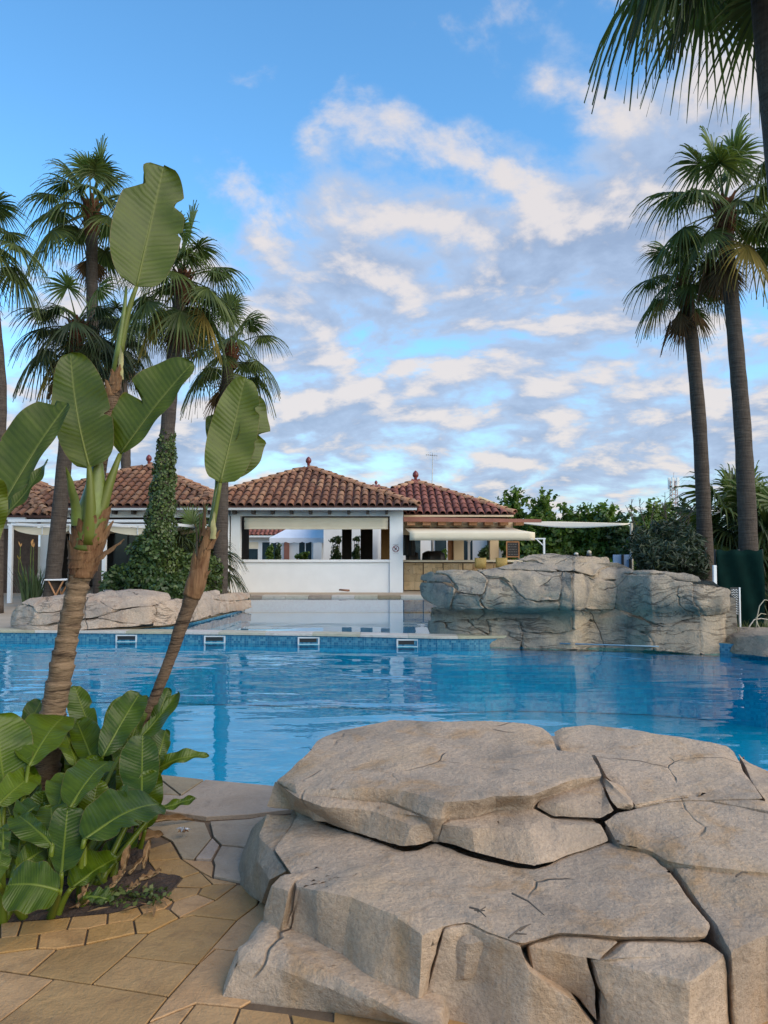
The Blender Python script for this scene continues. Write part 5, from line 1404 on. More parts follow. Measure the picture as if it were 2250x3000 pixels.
def palm(label, path, widths, sc=1.0, n=28, dead=5, seed=1, m='palm_leaf', lo=-42, yellow=1, bootlen=.75, extra=(), kind='fan_palm', hi=84, group=None):
    rg = random.Random(seed)
    pts = [PY(*q) for q in path]
    base = pts[0].copy(); base.z = 0
    if pts[0].z > .05: pts.insert(0, base); widths = [widths[0] * 1.08] + list(widths); path = [path[0]] + list(path)
    rad = [w / 2 * q[2] / FPX for w, q in zip(widths, path)]
    P = []; RR = []
    for i in range(len(pts) - 1):
        k = max(2, int((pts[i + 1] - pts[i]).length / .22))
        for j in range(k):
            t = j / k; P.append(pts[i].lerp(pts[i + 1], t)); RR.append((rad[i] * (1 - t) + rad[i + 1] * t) * (1 + .03 * rg.uniform(-1, 1)))
    P.append(pts[-1]); RR.append(rad[-1])
    # soften the polyline
    for _ in range(4):
        P = [P[0]] + [(P[i - 1] + P[i] * 2 + P[i + 1]) / 4 for i in range(1, len(P) - 1)] + [P[-1]]
    top = P[-1]
    e = empty(kind, tuple(P[0]), label, 'palm tree', group)
    MB().tube(P, RR, 14).build('trunk', M['trunk'], e, True)
    # old leaf bases wrapped round the top of the stem
    bt = MB(); r = rad[-1]
    for i in range(46):
        a = i * 2.39996; k = i / 45; z = top.z - bootlen * (1 - k); q = Vector((math.cos(a), math.sin(a), 0)); s = Vector((-q.y, q.x, 0))
        rr = r * (.98 + .25 * k); c = Vector((top.x, top.y, z)) + q * rr
        tip = c + q * (.10 * sc + .06 * k) + Vector((0, 0, .20 * sc))
        bt.add([c - s * .07 * sc, c + s * .07 * sc, tip + s * .025 * sc, tip - s * .025 * sc, c - s * .06 * sc - q * .04, c + s * .06 * sc - q * .04], [[0, 1, 2, 3], [4, 0, 3], [1, 5, 2], [4, 5, 1, 0]])
    bt.tube([Vector((top.x, top.y, top.z - bootlen)), Vector((top.x, top.y, top.z - bootlen * .5)), Vector((top.x, top.y, top.z + .12))], [r * 1.02, r * 1.16, r * .8], 12)
    bt.build('leaf_base', M['boots'], e)
    for i in range(n):
        k = (i + .5) / n
        el = hi - (hi - lo) * k ** .95 + rg.uniform(-7, 7)
        az = i * 2.39996 + rg.uniform(-.25, .25)
        mm = m
        if k < .12: mm = 'palm_fresh'
        if yellow and i >= n - yellow: mm = 'palm_yellow'
        s = sc * rg.uniform(.86, 1.12)
        put('frond', fmesh(el, rg.randint(0, 2), mm), Vector((top.x, top.y, top.z + .05 - .30 * k * sc)), e, (0, 0, az), s)
    for i in range(dead):
        az = rg.uniform(0, 2 * PI); 
        put('frond', dmesh(rg.randint(0, 2), rg.choice((-66, -80))), Vector((top.x, top.y, top.z - .35 * sc)), e, (0, 0, az), sc * rg.uniform(.8, 1.05))
    for (el, az, s, mm) in extra:
        put('frond', fmesh(el, rg.randint(0, 2), mm), Vector((top.x, top.y, top.z)), e, (0, 0, R(az)), sc * s)
    return e, top
palm('tall palm with slim bare grey trunk standing clear of the other crowns', [(292, 1745, 22.0), (288, 1400, 22.0), (280, 1150, 22.0), (270, 900, 22.0), (268, 600, 22.0)], [38, 38, 36, 33, 33], 1.10, 22, 2, 3, lo=-42, bootlen=.95)
palm('palm with ivy climbing its trunk above the rock edging', [(458, 1760, 19.5), (470, 1500, 19.5), (492, 1250, 19.5), (512, 1000, 19.5), (535, 805, 19.5)], [56, 52, 42, 40, 36], .98, 28, 7, 5, lo=-62, yellow=3)
palm('dark trunked palm beside the white pavilion corner', [(645, 1742, 23.4), (648, 1500, 23.4), (652, 1250, 23.4), (675, 1010, 23.4)], [44, 42, 38, 34], 1.0, 20, 5, 9, lo=-50, m='palm_leaf')
palm('palm at the left border with heavy drooping crown', [(-12, 1760, 18.5), (-8, 1400, 18.5), (4, 1150, 18.5), (-24, 830, 18.5), (-62, 690, 18.5)], [40, 38, 34, 30, 30], .92, 24, 4, 12, lo=-50)
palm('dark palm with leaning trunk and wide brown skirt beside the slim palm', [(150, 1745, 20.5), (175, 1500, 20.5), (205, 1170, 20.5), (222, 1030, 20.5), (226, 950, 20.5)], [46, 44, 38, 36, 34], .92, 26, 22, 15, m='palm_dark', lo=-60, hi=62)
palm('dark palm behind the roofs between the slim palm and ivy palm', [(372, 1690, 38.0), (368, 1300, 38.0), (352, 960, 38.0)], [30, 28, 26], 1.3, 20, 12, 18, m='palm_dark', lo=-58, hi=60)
palm('shorter palm with brown skirt beside the tallest right hand palm', [(2070, 1740, 17.0), (2062, 1500, 17.0), (2050, 1250, 17.0), (2028, 1000, 17.0), (2004, 805, 17.0)], [50, 42, 40, 38, 32], .70, 18, 9, 21, lo=-45)
palm('tall palm with light grey trunk rising behind the green netting', [(2195, 1780, 15.6), (2192, 1560, 15.6), (2176, 1250, 15.6), (2150, 950, 15.6), (2128, 720, 15.6), (2122, 600, 15.6)], [56, 52, 47, 43, 42, 36], .95, 24, 6, 24, lo=-50, bootlen=.7)
palm('near palm whose hanging frond and thick trunk enter from above the pool', [(2430, 2050, 8.0), (2380, 1500, 8.0), (2300, 565, 8.0), (2246, 0, 8.0), (2226, -350, 8.0)], [108, 98, 92, 90, 84], 1.0, 26, 0, 27, lo=-25, yellow=0,
     extra=((-32, 200, .98, 'palm_dark'), (-32, 225, 1.06, 'palm_leaf'), (-50, 180, .9, 'palm_dark')))
# short fan palms
palm('low bushy fan palm growing behind the right hand trunks', [(2170, 1740, 19.5), (2172, 1590, 19.5)], [40, 40], 1.25, 34, 0, 31, m='palm_leaf', lo=-8, yellow=0, bootlen=.4, kind='dwarf_palm')
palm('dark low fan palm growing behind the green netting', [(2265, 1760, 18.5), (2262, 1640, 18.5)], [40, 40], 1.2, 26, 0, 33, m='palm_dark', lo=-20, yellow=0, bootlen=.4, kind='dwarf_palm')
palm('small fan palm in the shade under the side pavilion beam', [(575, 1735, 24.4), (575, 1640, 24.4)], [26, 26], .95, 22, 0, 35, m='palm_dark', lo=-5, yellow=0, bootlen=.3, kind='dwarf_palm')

# ------------------------------------------------------------------ leafy masses
def leaves(pts, nrm, size, rng, aspect=1.7, jit=.9):
    """one pointed leaf (two triangles folded on the rib) at each point"""
    n = len(pts); pts = np.asarray(pts); nrm = np.asarray(nrm)
    nr = nrm + rng.normal(0, jit, (n, 3)); nr /= np.linalg.norm(nr, axis=1)[:, None] + 1e-9
    t = rng.normal(0, 1, (n, 3)); t -= nr * (t * nr).sum(1)[:, None]; t /= np.linalg.norm(t, axis=1)[:, None] + 1e-9
    b = np.cross(nr, t); s = size * rng.uniform(.6, 1.35, n)[:, None]
    v = np.empty((n, 4, 3))
    v[:, 0] = pts - t * s * aspect * .5; v[:, 1] = pts + b * s * .5 + nr * s * .12; v[:, 2] = pts + t * s * aspect * .5; v[:, 3] = pts - b * s * .5 + nr * s * .12
    return v
def leaf_obj(name, v, m, parent, c):
    n = len(v); me = bpy.data.meshes.new(name)
    v = v - np.array(c)[None, None, :]
    me.vertices.add(n * 4); me.vertices.foreach_set('co', v.reshape(-1).astype(np.float32))
    me.loops.add(n * 4); me.loops.foreach_set('vertex_index', np.arange(n * 4, dtype=np.int32))
    me.polygons.add(n); me.polygons.foreach_set('loop_start', np.arange(0, n * 4, 4, dtype=np.int32))
    me.update(calc_edges=True); me.materials.append(m)
    return put(name, me, c, parent)
def blobs(bl, n, rng, shell=.55):
    """points and outward normals spread through a set of ellipsoids (x,y,z,rx,ry,rz)"""
    w = np.array([b[3] * b[4] * b[5] for b in bl]); w = w / w.sum(); P = []; N = []
    for b, k in zip(bl, w):
        m = max(8, int(n * k)); d = rng.normal(0, 1, (m, 3)); d /= np.linalg.norm(d, axis=1)[:, None]
        r = shell + (1 - shell) * rng.uniform(0, 1, m) ** .6
        bump = 1 + .14 * np.sin(d[:, 0] * 7 + b[0] * 3) * np.sin(d[:, 2] * 6 + b[1]) + rng.normal(0, .05, m)
        P.append(np.array(b[:3]) + d * (r * bump)[:, None] * np.array(b[3:])); N.append(d * np.array([1, 1, 1.0]) + np.array([0, 0, .35]))
    return np.vstack(P), np.vstack(N)

# ivy sleeve on the palm trunk
rng = np.random.default_rng(5)
iv = empty('ivy', (-5.9, 19.5, .3), 'green ivy clothing the lower palm trunk like a sleeve', 'ivy')
pts = []; nr = []
for k in range(7500):
    v = 1262 + (1760 - 1262) * rng.uniform(0, 1) ** .8
    uc = interp(v, [(1240, 493), (1500, 472), (1640, 462), (1760, 458)])
    r = interp(v, [(1250, 18), (1300, 25), (1400, 32), (1500, 39), (1560, 44), (1620, 52), (1700, 70), (1760, 84)]) / FPX * 19.5
    a = rng.uniform(0, 2 * PI); rr = r * (.80 + .28 * rng.uniform(0, 1) + .10 * math.sin(v * .09 + a * 3))
    c = PY(uc, v, 19.5); pts.append((c.x + rr * math.cos(a), c.y + rr * math.sin(a), c.z)); nr.append((math.cos(a), math.sin(a), .25))
leaf_obj('ivy_foliage', leaves(pts, nr, .062, rng, 1.2, .55), M['ivy'], iv, (-5.75, 19.5, .3))
mb = MB()
for k in range(7):
    a0 = rng.uniform(0, 2 * PI); q = []
    for v in range(1780, 1230, -35):
        uc = interp(v, [(1240, 493), (1500, 472), (1640, 462), (1760, 458)]); r = interp(v, [(1250, 19), (1500, 30), (1760, 40)]) / FPX * 19.5
        a0 += rng.uniform(-.4, .4); c = PY(uc, v, 19.5); q.append((c.x + r * math.cos(a0), c.y + r * math.sin(a0), c.z))
    mb.tube(q, .014, 5)
mb.build('vine_stem', M['bark_twig'], iv)

def shrub(name, label, bl, n, size, m, seed, cat='shrub', stems=6, shell=.5, aspect=1.7, jit=.9, group=None):
    rng = np.random.default_rng(seed); b0 = bl[0]
    zb = min(b[2] - b[5] for b in bl); zb = max(zb, 0)
    c = (b0[0], b0[1], zb)
    e = empty(name, c, label, cat, group)
    P, N = blobs(bl, n, rng, shell)
    keep = P[:, 2] > zb - .05
    leaf_obj('foliage', leaves(P[keep], N[keep], size, rng, aspect, jit), m, e, c)
    mb = MB(); rg = random.Random(seed)
    for k in range(stems):
        b = bl[k % len(bl)]; top = (b[0] + rg.uniform(-.5, .5) * b[3], b[1] + rg.uniform(-.5, .5) * b[4], b[2] + rg.uniform(-.1, .6) * b[5])
        st = (b0[0] + rg.uniform(-.15, .15), b0[1] + rg.uniform(-.15, .15), zb)
        mid = ((st[0] + top[0]) / 2 + rg.uniform(-.1, .1), (st[1] + top[1]) / 2, (st[2] + top[2]) / 2 + .1)
        mb.tube([st, mid, top], [.035, .024, .01], 6)
    mb.build('stem', M['bark_twig'], e)
    return e
def bb(u, v, Y, ru, rv, ry=None):
    p_ = PY(u, v, Y); k = Y / FPX
    return (p_.x, p_.y, p_.z, ru * k, (ry if ry else ru * k), rv * k)
shrub('shrub', 'dark green leafy shrub at the foot of the ivy palm', [bb(420, 1690, 18.9, 62, 58), bb(360, 1700, 19.3, 62, 45), bb(440, 1620, 19.2, 60, 55), bb(480, 1735, 18.4, 60, 48), bb(330, 1725, 19.0, 40, 30)], 7000, .07, M['bush'], 41)
shrub('shrub', 'lighter green shrub between the ivy palm and the pavilion', [bb(545, 1680, 19.8, 55, 62), bb(500, 1640, 19.9, 45, 40), bb(590, 1670, 20.3, 42, 60), bb(540, 1720, 19.2, 60, 40), bb(628, 1690, 20.8, 26, 62)], 6500, .066, M['ivy'], 43)
shrub('juniper_bush', 'dark feathery bush growing on top of the rock cliff', [bb(1945, 1640, 15.6, 88, 55), bb(1900, 1620, 15.8, 50, 58), bb(1990, 1600, 16.2, 70, 60), bb(2030, 1655, 15.5, 50, 50), bb(1880, 1585, 16.4, 40, 45), bb(1960, 1560, 16.6, 60, 40)], 9000, .035, M['juniper'], 45, shell=.25, aspect=5.0, jit=1.2)
# thin bare shoots above the bush
tw_ = empty('bare_shoots', (6.3, 17.2, 1.2), 'thin bare twigs standing up above the dark bush', 'twigs')
rg = random.Random(8)
for (u0, v0, u1, v1) in ((1860, 1560, 1850, 1462), (1890, 1540, 1872, 1458), (1905, 1560, 1918, 1470), (1960, 1560, 1948, 1442), (1955, 1540, 1940, 1470), (1990, 1560, 2035, 1480), (1880, 1570, 1832, 1480), (2000, 1570, 1990, 1500), (2010, 1580, 2020, 1505)):
    a = PY(u0, v0, 17.0); b = PY(u1, v1, 17.0); m_ = a.lerp(b, .5) + Vector((rg.uniform(-.05, .05), .05, 0))
    st = MB().tube([a - Vector((0, 0, .6)), a, m_, b], [.014, .012, .009, .005], 5)
    for k in range(9):
        q = a.lerp(b, .25 + .08 * k); d = Vector((rg.uniform(-.1, .1), rg.uniform(-.1, .1), rg.uniform(.02, .12))); st.tube([q, q + d], .006, 4)
    st.build('shoot', M['bark_twig'], tw_)

def tree(label, bl, n, size, m, seed, trunk_r=.12, group='hedge trees behind the bar'):
    rng = np.random.default_rng(seed); rg = random.Random(seed); b0 = bl[0]
    e = empty('broadleaf_tree', (b0[0], b0[1], 0), label, 'tree', group)
    mb = MB(); z1 = b0[2] - b0[5] * .2
    mb.tube([(b0[0], b0[1], 0), (b0[0] + .05, b0[1], z1 * .5), (b0[0], b0[1] + .05, z1)], [trunk_r, trunk_r * .8, trunk_r * .5], 8)
    for b in bl:
        for k in range(3):
            q = (b[0] + rg.uniform(-.5, .5) * b[3], b[1] + rg.uniform(-.5, .5) * b[4], b[2] + rg.uniform(-.3, .7) * b[5])
            mb.tube([(b0[0], b0[1], z1 * .55), ((b0[0] + q[0]) / 2, (b0[1] + q[1]) / 2, (z1 * .55 + q[2]) / 2 + .1), q], [trunk_r * .4, trunk_r * .28, .015], 6)
    mb.build('trunk', M['bark_twig'], e)
    P, N = blobs(bl, n, rng, .45)
    # young shoots break the outline
    sh = []
    for b in bl:
        for k in range(int(10)):
            d = rng.normal(0, 1, 3); d[2] = abs(d[2]) + .6; d /= np.linalg.norm(d)
            s0 = np.array(b[:3]) + d * np.array(b[3:]) * .9
            for j in range(14): sh.append(s0 + d * .045 * j + rng.normal(0, .04, 3))
    P = np.vstack([P, np.array(sh)]); N = np.vstack([N, np.tile([0, 0, 1.0], (len(sh), 1))])
    keep = P[:, 2] > .05
    leaf_obj('crown', leaves(P[keep], N[keep], size, rng, 2.0, .9), m, e, (b0[0], b0[1], 0))
tree('hedge tree with pale sprigs rising behind the bar eaves', [bb(1500, 1510, 36, 34, 36), bb(1490, 1560, 36, 40, 60), bb(1510, 1480, 36, 16, 20)], 3500, .13, M['tree'], 51)
tree('round green hedge tree over the end of the bar awning', [bb(1580, 1535, 35, 50, 46), bb(1575, 1600, 35, 60, 60), bb(1590, 1490, 35, 26, 24), bb(1550, 1640, 34.5, 60, 60)], 6500, .13, M['tree'], 52)
tree('wide green hedge tree behind the shade sail', [bb(1660, 1560, 34, 62, 44), bb(1650, 1620, 34, 70, 60), bb(1680, 1530, 34, 40, 26), bb(1630, 1660, 33.5, 60, 50)], 7000, .13, M['tree'], 53)
tree('green hedge tree beside the sail pole', [bb(1755, 1560, 33, 58, 46), bb(1760, 1620, 33, 66, 60), bb(1735, 1530, 33, 34, 22), bb(1775, 1525, 33, 28, 18)], 7000, .13, M['tree'], 54)
tree('darker hedge tree standing behind the sail pole', [bb(1830, 1590, 32, 50, 46), bb(1835, 1640, 31.5, 60, 50), bb(1805, 1560, 32, 36, 30)], 5000, .12, M['bush'], 55)
tree('lime green tree crown above the dark cliff bush', [bb(1912, 1540, 30, 48, 40), bb(1900, 1590, 30, 52, 50), bb(1935, 1520, 30, 30, 22)], 5500, .12, M['tree_light'], 56)
tree('olive grey tree between the cliff bush and the palm trunks', [bb(2000, 1570, 27, 52, 46), bb(2010, 1630, 27, 60, 56), bb(2060, 1600, 27, 50, 60), bb(2030, 1530, 27, 34, 26)], 6500, .10, M['juniper'], 57)
tree('dark tree mass behind the tall right hand palm', [bb(2140, 1640, 26, 70, 70), bb(2215, 1620, 26, 70, 70), bb(2260, 1680, 25, 70, 70)], 6500, .12, M['bush'], 58)
# hedge seen past the bar
shrub('hedge', 'clipped green hedge along the terrace behind the bar', [bb(1545, 1680, 31, 80, 50), bb(1650, 1690, 30, 90, 50), bb(1760, 1690, 29.5, 90, 50), bb(1850, 1690, 29, 80, 50)], 8000, .12, M['tree'], 61, 'hedge', 10)
shrub('hedge', 'dark hedge behind the green netting and palms', [bb(2080, 1700, 22, 90, 70), bb(2200, 1700, 21, 90, 80), bb(2300, 1700, 20, 90, 90)], 7000, .10, M['juniper'], 62, 'hedge', 10)
# courtyard plants
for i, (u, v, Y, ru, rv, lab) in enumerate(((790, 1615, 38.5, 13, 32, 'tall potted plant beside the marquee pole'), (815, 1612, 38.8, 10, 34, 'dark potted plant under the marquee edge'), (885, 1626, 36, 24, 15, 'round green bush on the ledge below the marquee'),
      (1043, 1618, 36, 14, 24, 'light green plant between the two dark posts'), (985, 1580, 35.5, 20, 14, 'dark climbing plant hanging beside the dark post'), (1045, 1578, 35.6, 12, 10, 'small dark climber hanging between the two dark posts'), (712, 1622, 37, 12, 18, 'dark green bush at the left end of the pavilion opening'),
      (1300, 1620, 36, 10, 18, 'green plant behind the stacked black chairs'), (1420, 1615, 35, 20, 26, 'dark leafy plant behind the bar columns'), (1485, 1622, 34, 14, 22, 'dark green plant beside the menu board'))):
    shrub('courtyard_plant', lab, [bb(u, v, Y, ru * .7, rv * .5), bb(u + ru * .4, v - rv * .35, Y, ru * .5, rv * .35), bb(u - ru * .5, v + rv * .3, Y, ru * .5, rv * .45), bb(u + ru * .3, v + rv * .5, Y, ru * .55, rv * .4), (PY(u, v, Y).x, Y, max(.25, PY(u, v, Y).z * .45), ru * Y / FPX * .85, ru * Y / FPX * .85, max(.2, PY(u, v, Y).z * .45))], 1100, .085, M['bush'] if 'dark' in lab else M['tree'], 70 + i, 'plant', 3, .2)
# grass at the right edge
rng = np.random.default_rng(9); gv = []
for k in range(2600):
    x, y = rng.uniform(5.9, 9.5), rng.uniform(12.9, 15.0)
    h = rng.uniform(.06, .24); a = rng.uniform(0, 2 * PI); l = rng.normal(0, .08, 2); w = .008
    gv.append([(x - w * math.cos(a), y - w * math.sin(a), -.03), (x + w * math.cos(a), y + w * math.sin(a), -.03), (x + l[0] + .001, y + l[1], h), (x + l[0] - .001, y + l[1], h)])
o = leaf_obj('grass', np.array(gv), M['grass'], None, (7.5, 14, 0)); tag(o, 'rough grass behind the low rock slab at the pool', 'grass', kind='stuff')
# arching dry stalks
ar = empty('arching_stalks', (6.6, 13.6, 0), 'pale dry stalks arching over the grass beside the netting', 'stalks')
for (u0, v0, um_, vm, u1, v1) in ((2215, 1850, 2225, 1775, 2255, 1760), (2190, 1850, 2210, 1815, 2250, 1815), (2230, 1850, 2215, 1810, 2245, 1800)):
    q = [PY(u0, v0, 13.6), PY((u0 + um_) / 2 - 3, (v0 + vm) / 2, 13.6), PY(um_, vm, 13.6), PY((um_ + u1) / 2, min(vm, v1) - 3, 13.6), PY(u1, v1, 13.6)]
    MB().tube(q, [.014, .012, .010, .008, .005], 6).build('stalk', M['coping'], ar, True)
# green netting screen with frame
nt = empty('netting_screen', (6.4, 14.6, 0), 'dark green netting screen between the palms and the cliff', 'screen')
x0, x1 = PY(2100, 1700, 14.7).x, PY(2238, 1700, 14.7).x; zt = PY(2150, 1612, 14.7).z
mb = MB(); nx, nz = 16, 14; vs = []
for i in range(nx + 1):
    for j in range(nz + 1):
        vs.append((x0 + (x1 - x0) * i / nx, 14.7 + .03 * math.sin(i * .9 + j * .4), .02 + (zt - .02) * j / nz + (.015 * math.sin(i * 1.3) if j == nz else 0)))
mb.add(vs, [[i * (nz + 1) + j, (i + 1) * (nz + 1) + j, (i + 1) * (nz + 1) + j + 1, i * (nz + 1) + j + 1] for i in range(nx) for j in range(nz)])
o = mb.build('net', M['net'], nt, True); so = o.modifiers.new('s', 'SOLIDIFY'); so.thickness = .008
for x in (x0, (x0 + x1) / 2, x1): MB().tube([(x, 14.76, 0), (x, 14.76, zt + .02)], .022, 8).build('post', M['dark_metal'], nt)
a = PY(2093, 1656, 14.4); b = PY(2101, 1716, 14.4)
tag(MB().box(a.x - .025, a.x + .035, 14.38, 14.44, 0, a.z).build('white_stake', M['white_metal'], None, bevel=.006), 'short white stake standing in front of the green netting', 'stake')
# perforated plastic plate on a white stake
pf = empty('perforated_plate', (PY(2160, 1740, 14.2).x, 14.2, 0), 'white perforated plate on a stake at the end of the cliff', 'plate')
p0 = PY(2143, 1724, 14.2); p1 = PY(2166, 1762, 14.2)
MB().box(p1.x - .008, p1.x + .016, 14.18, 14.22, 0, p0.z + .02).build('stake', M['white_metal'], pf)
MB().box(p0.x - .02, p1.x - .012, 14.2, 14.21, p1.z - .25, p0.z + .02).build('plate', M['dark_metal'], pf)
mb = MB()
for i in range(5):
    for j in range(11): 
        x = p0.x + (p1.x - p0.x) * (i + .3) / 5.4; z = p1.z - .23 + (p0.z - p1.z + .24) * j / 11 + (i % 2) * .012
        mb.box(x - .007, x + .007, 14.194, 14.199, z - .008, z + .008)
o = mb.build('perforation', M['white_metal'], pf)
# pale board behind the cliff, two lamps on its top
a = PY(1797, 1625, 17.5); b = PY(1852, 1660, 17.5)
pb_ = empty('pale_board', ((a.x + b.x) / 2, 17.5, 0), 'pale blue board on dark legs behind the cliff top', 'board')
MB().box(a.x, b.x, 17.5, 17.54, b.z - .25, a.z).build('panel', M['blue'], pb_)
MB().box(PY(1823, 1640, 17.48).x - .02, PY(1823, 1640, 17.48).x + .03, 17.46, 17.495, 0, a.z).build('leg', M['dark_metal'], pb_)
MB().box(b.x - .08, b.x - .02, 17.46, 17.495, 0, a.z - .1).build('leg', M['dark_metal'], pb_)
for i, (u, lab) in enumerate(((1688, 'small squat garden lamp on the cliff top'), (1726, 'small taller garden lamp on the cliff top'))):
    q = PY(u, 1626, 14.7); h = .05 if i == 0 else .09
    e = empty('garden_lamp', (q.x, 14.7, q.z - .04), lab, 'lamp')
    MB().lathe((q.x, 14.7, q.z - .04), [(.05, 0), (.05, .02 + h * .5)], 12).build('base', M['dark_metal'], e, True)
    MB().lathe((q.x, 14.7, q.z - .04), [(.042, .021 + h * .5), (.042, .02 + h), (.03, .03 + h), (.01, .04 + h)], 12).build('shade', M['coping'], e, True)
# sword leaved plant under the white awning, with orange flowers
sw = empty('sword_leaf_plant', (-9.9, 20.6, 0), 'clump of dark sword leaves with orange flowers below the white awning', 'plant')
cx = PY(95, 1745, 20.6).x; rg = random.Random(6); vs = []; fs = []
for i in range(70):
    a = rg.uniform(0, 2 * PI); le = rg.uniform(.7, 1.25); sp_ = rg.uniform(.08, .42); w = rg.uniform(.022, .04)
    o_ = Vector((cx + rg.uniform(-.22, .22), 20.6 + rg.uniform(-.2, .2), 0)); d = Vector((math.cos(a) * sp_, math.sin(a) * sp_, 1)).normalized(); s = Vector((-math.sin(a), math.cos(a), 0))
    mb = MB(); k0 = 0
    for k in range(6):
        t = k / 5; q = o_ + d * le * t + Vector((math.cos(a), math.sin(a), 0)) * (sp_ * .35 * t * t * le) - Vector((0, 0, .12 * sp_ * t * t)); ww = w * (1 - t ** 2.2) * (.6 + t * .7) + .001
        mb.v += [tuple(q - s * ww), tuple(q + s * ww)]
        if k: mb.f.append([2 * k - 2, 2 * k - 1, 2 * k + 1, 2 * k])
    mb.build('leaf', M['blade_dark'], sw)
for (u, v) in ((60, 1603), (92, 1596), (99, 1604), (56, 1640)):
    q = PY(u, v, 20.5)
    fl = MB().tube([(cx + rg.uniform(-.1, .1), 20.6, .1), (q.x - .02, 20.52, q.z - .3), q], [.012, .010, .008], 6).build('flower_stem', M['sheath'], sw)
    f = MB()
    for k in range(4):
        d = Vector((rg.uniform(-.07, .07), rg.uniform(-.03, .03), rg.uniform(.08, .16))); f.add([q, q + d * .5 + Vector((.02, 0, 0)), q + d, q + d * .5 - Vector((.02, 0, 0))], [[0, 1, 2, 3]])
    f.build('petal', M['palm_yellow'] if v > 1630 else M['orange'], fl)

# ------------------------------------------------------------------ giant bird of paradise plants in the foreground
def blade(base, tip, wa, wb, nrm, fold=.25, bend=.08, tears=(), curl=.0, NL=44, m=5, seed=0, tipw=.42, basew=.5, sidebend=0.0):
    """paddle blade from base to tip; wa / wb are the widths on its two sides; a tear is (side, place, depth, gap)"""
    rg = random.Random(seed); base = Vector(base); tip = Vector(tip)
    a = tip - base; L = a.length; a.normalize(); n = Vector(nrm); n = (n - a * n.dot(a)).normalized(); s = a.cross(n).normalized()
    ph = rg.uniform(0, 6); mb = MB(); uv = []
    def prof(t): return max(0.0, (t ** basew) * ((1 - t) ** tipw)) / (.5 ** (basew + tipw)) * .96 if 0 < t < 1 else 0.0
    for i in range(NL + 1):
        t = i / NL
        c = base + a * L * t + n * (bend * L * math.sin(PI * t) - curl * L * t ** 3) + s * (sidebend * L * math.sin(PI * t))
        for j in range(-m, m + 1):
            x = j / m; w = (wa if x < 0 else wb) * prof(t)
            tt = t
            for (sd, pl, dp, gp) in tears:
                if (x < 0) == (sd < 0) and x != 0:
                    # the slit follows the side veins: leans towards the tip away from the rib
                    dd = (t - (pl + .10 * abs(x))) / gp
                    if abs(dd) < 1 and abs(x) > 1 - dp:
                        k = (abs(x) - (1 - dp)) / dp * (1 - abs(dd))
                        w *= (1 - k * dp)
            e = abs(x) ** 1.3
            q = c + a * (.10 * abs(x) * w) + s * (x * w) + n * (fold * w * e + .012 * math.sin(t * 17 + ph + x * 2) * abs(x))
            mb.v.append(tuple(q)); uv.append((t, x * .5 + .5))
    W = 2 * m + 1
    for i in range(NL):
        for j in range(W - 1):
            mb.f.append([i * W + j, i * W + j + 1, (i + 1) * W + j + 1, (i + 1) * W + j])
    # raised midrib
    rib = [base + a * L * t + n * (bend * L * math.sin(PI * t) - curl * L * t ** 3 - .004) + s * (sidebend * L * math.sin(PI * t)) for t in np.linspace(0, .97, 14)]
    k = len(mb.v); mb.tube(rib, [.008 * (1 - .75 * i / 13) + .0015 for i in range(14)], 6)
    uv += [(.5, .5)] * (len(mb.v) - k)
    mb.uv = uv
    return mb
def petiole(mb, pts, r0, r1):
    k = len(mb.v); n = len(pts); mb.tube(pts, [r0 + (r1 - r0) * i / (n - 1) for i in range(n)], 8)
    mb.uv += [(.5, .5)] * (len(mb.v) - k)
def bez(a, b, c, n=9):
    a, b, c = Vector(a), Vector(b), Vector(c)
    return [a * (1 - t) ** 2 + b * 2 * t * (1 - t) + c * t * t for t in np.linspace(0, 1, n)]

def ringed(pts, rad, seed, step=.055, amp=.06, steps_off=.0):
    """stem with leaf-scar rings: each ring flares a little at its upper rim"""
    rg = random.Random(seed)
    P = [Vector(p) for p in pts]; Q = []; Rr = []
    for i in range(len(P) - 1):
        n = max(2, int((P[i + 1] - P[i]).length / .012))
        for j in range(n): t = j / n; Q.append(P[i].lerp(P[i + 1], t)); Rr.append(rad[i] * (1 - t) + rad[i + 1] * t)
    Q.append(P[-1]); Rr.append(rad[-1])
    for _ in range(14): Q = [Q[0]] + [(Q[i - 1] + 2 * Q[i] + Q[i + 1]) / 4 for i in range(1, len(Q) - 1)] + [Q[-1]]
    s = 0; nxt = step * rg.uniform(.7, 1.3); last = 0; out = []
    for i in range(len(Q)):
        if i: s += (Q[i] - Q[i - 1]).length
        if s - last > nxt: last = s; nxt = step * rg.uniform(.6, 1.5)
        k = (s - last) / nxt
        out.append(Rr[i] * (1 + amp * (k ** 2.2) - amp * .5 + rg.uniform(-.008, .008)))
    mb = MB(); mb.tube(Q, out, 20)
    # rings tilt and the stem is not quite round
    mb.v = [(v[0] + .006 * noise.noise(Vector(v) * 9), v[1] + .006 * noise.noise(Vector(v) * 9 + Vector((5, 0, 0))), v[2] + .010 * noise.noise(Vector((v[0] * 14, v[1] * 14, v[2] * 6)))) for v in mb.v]
    return mb
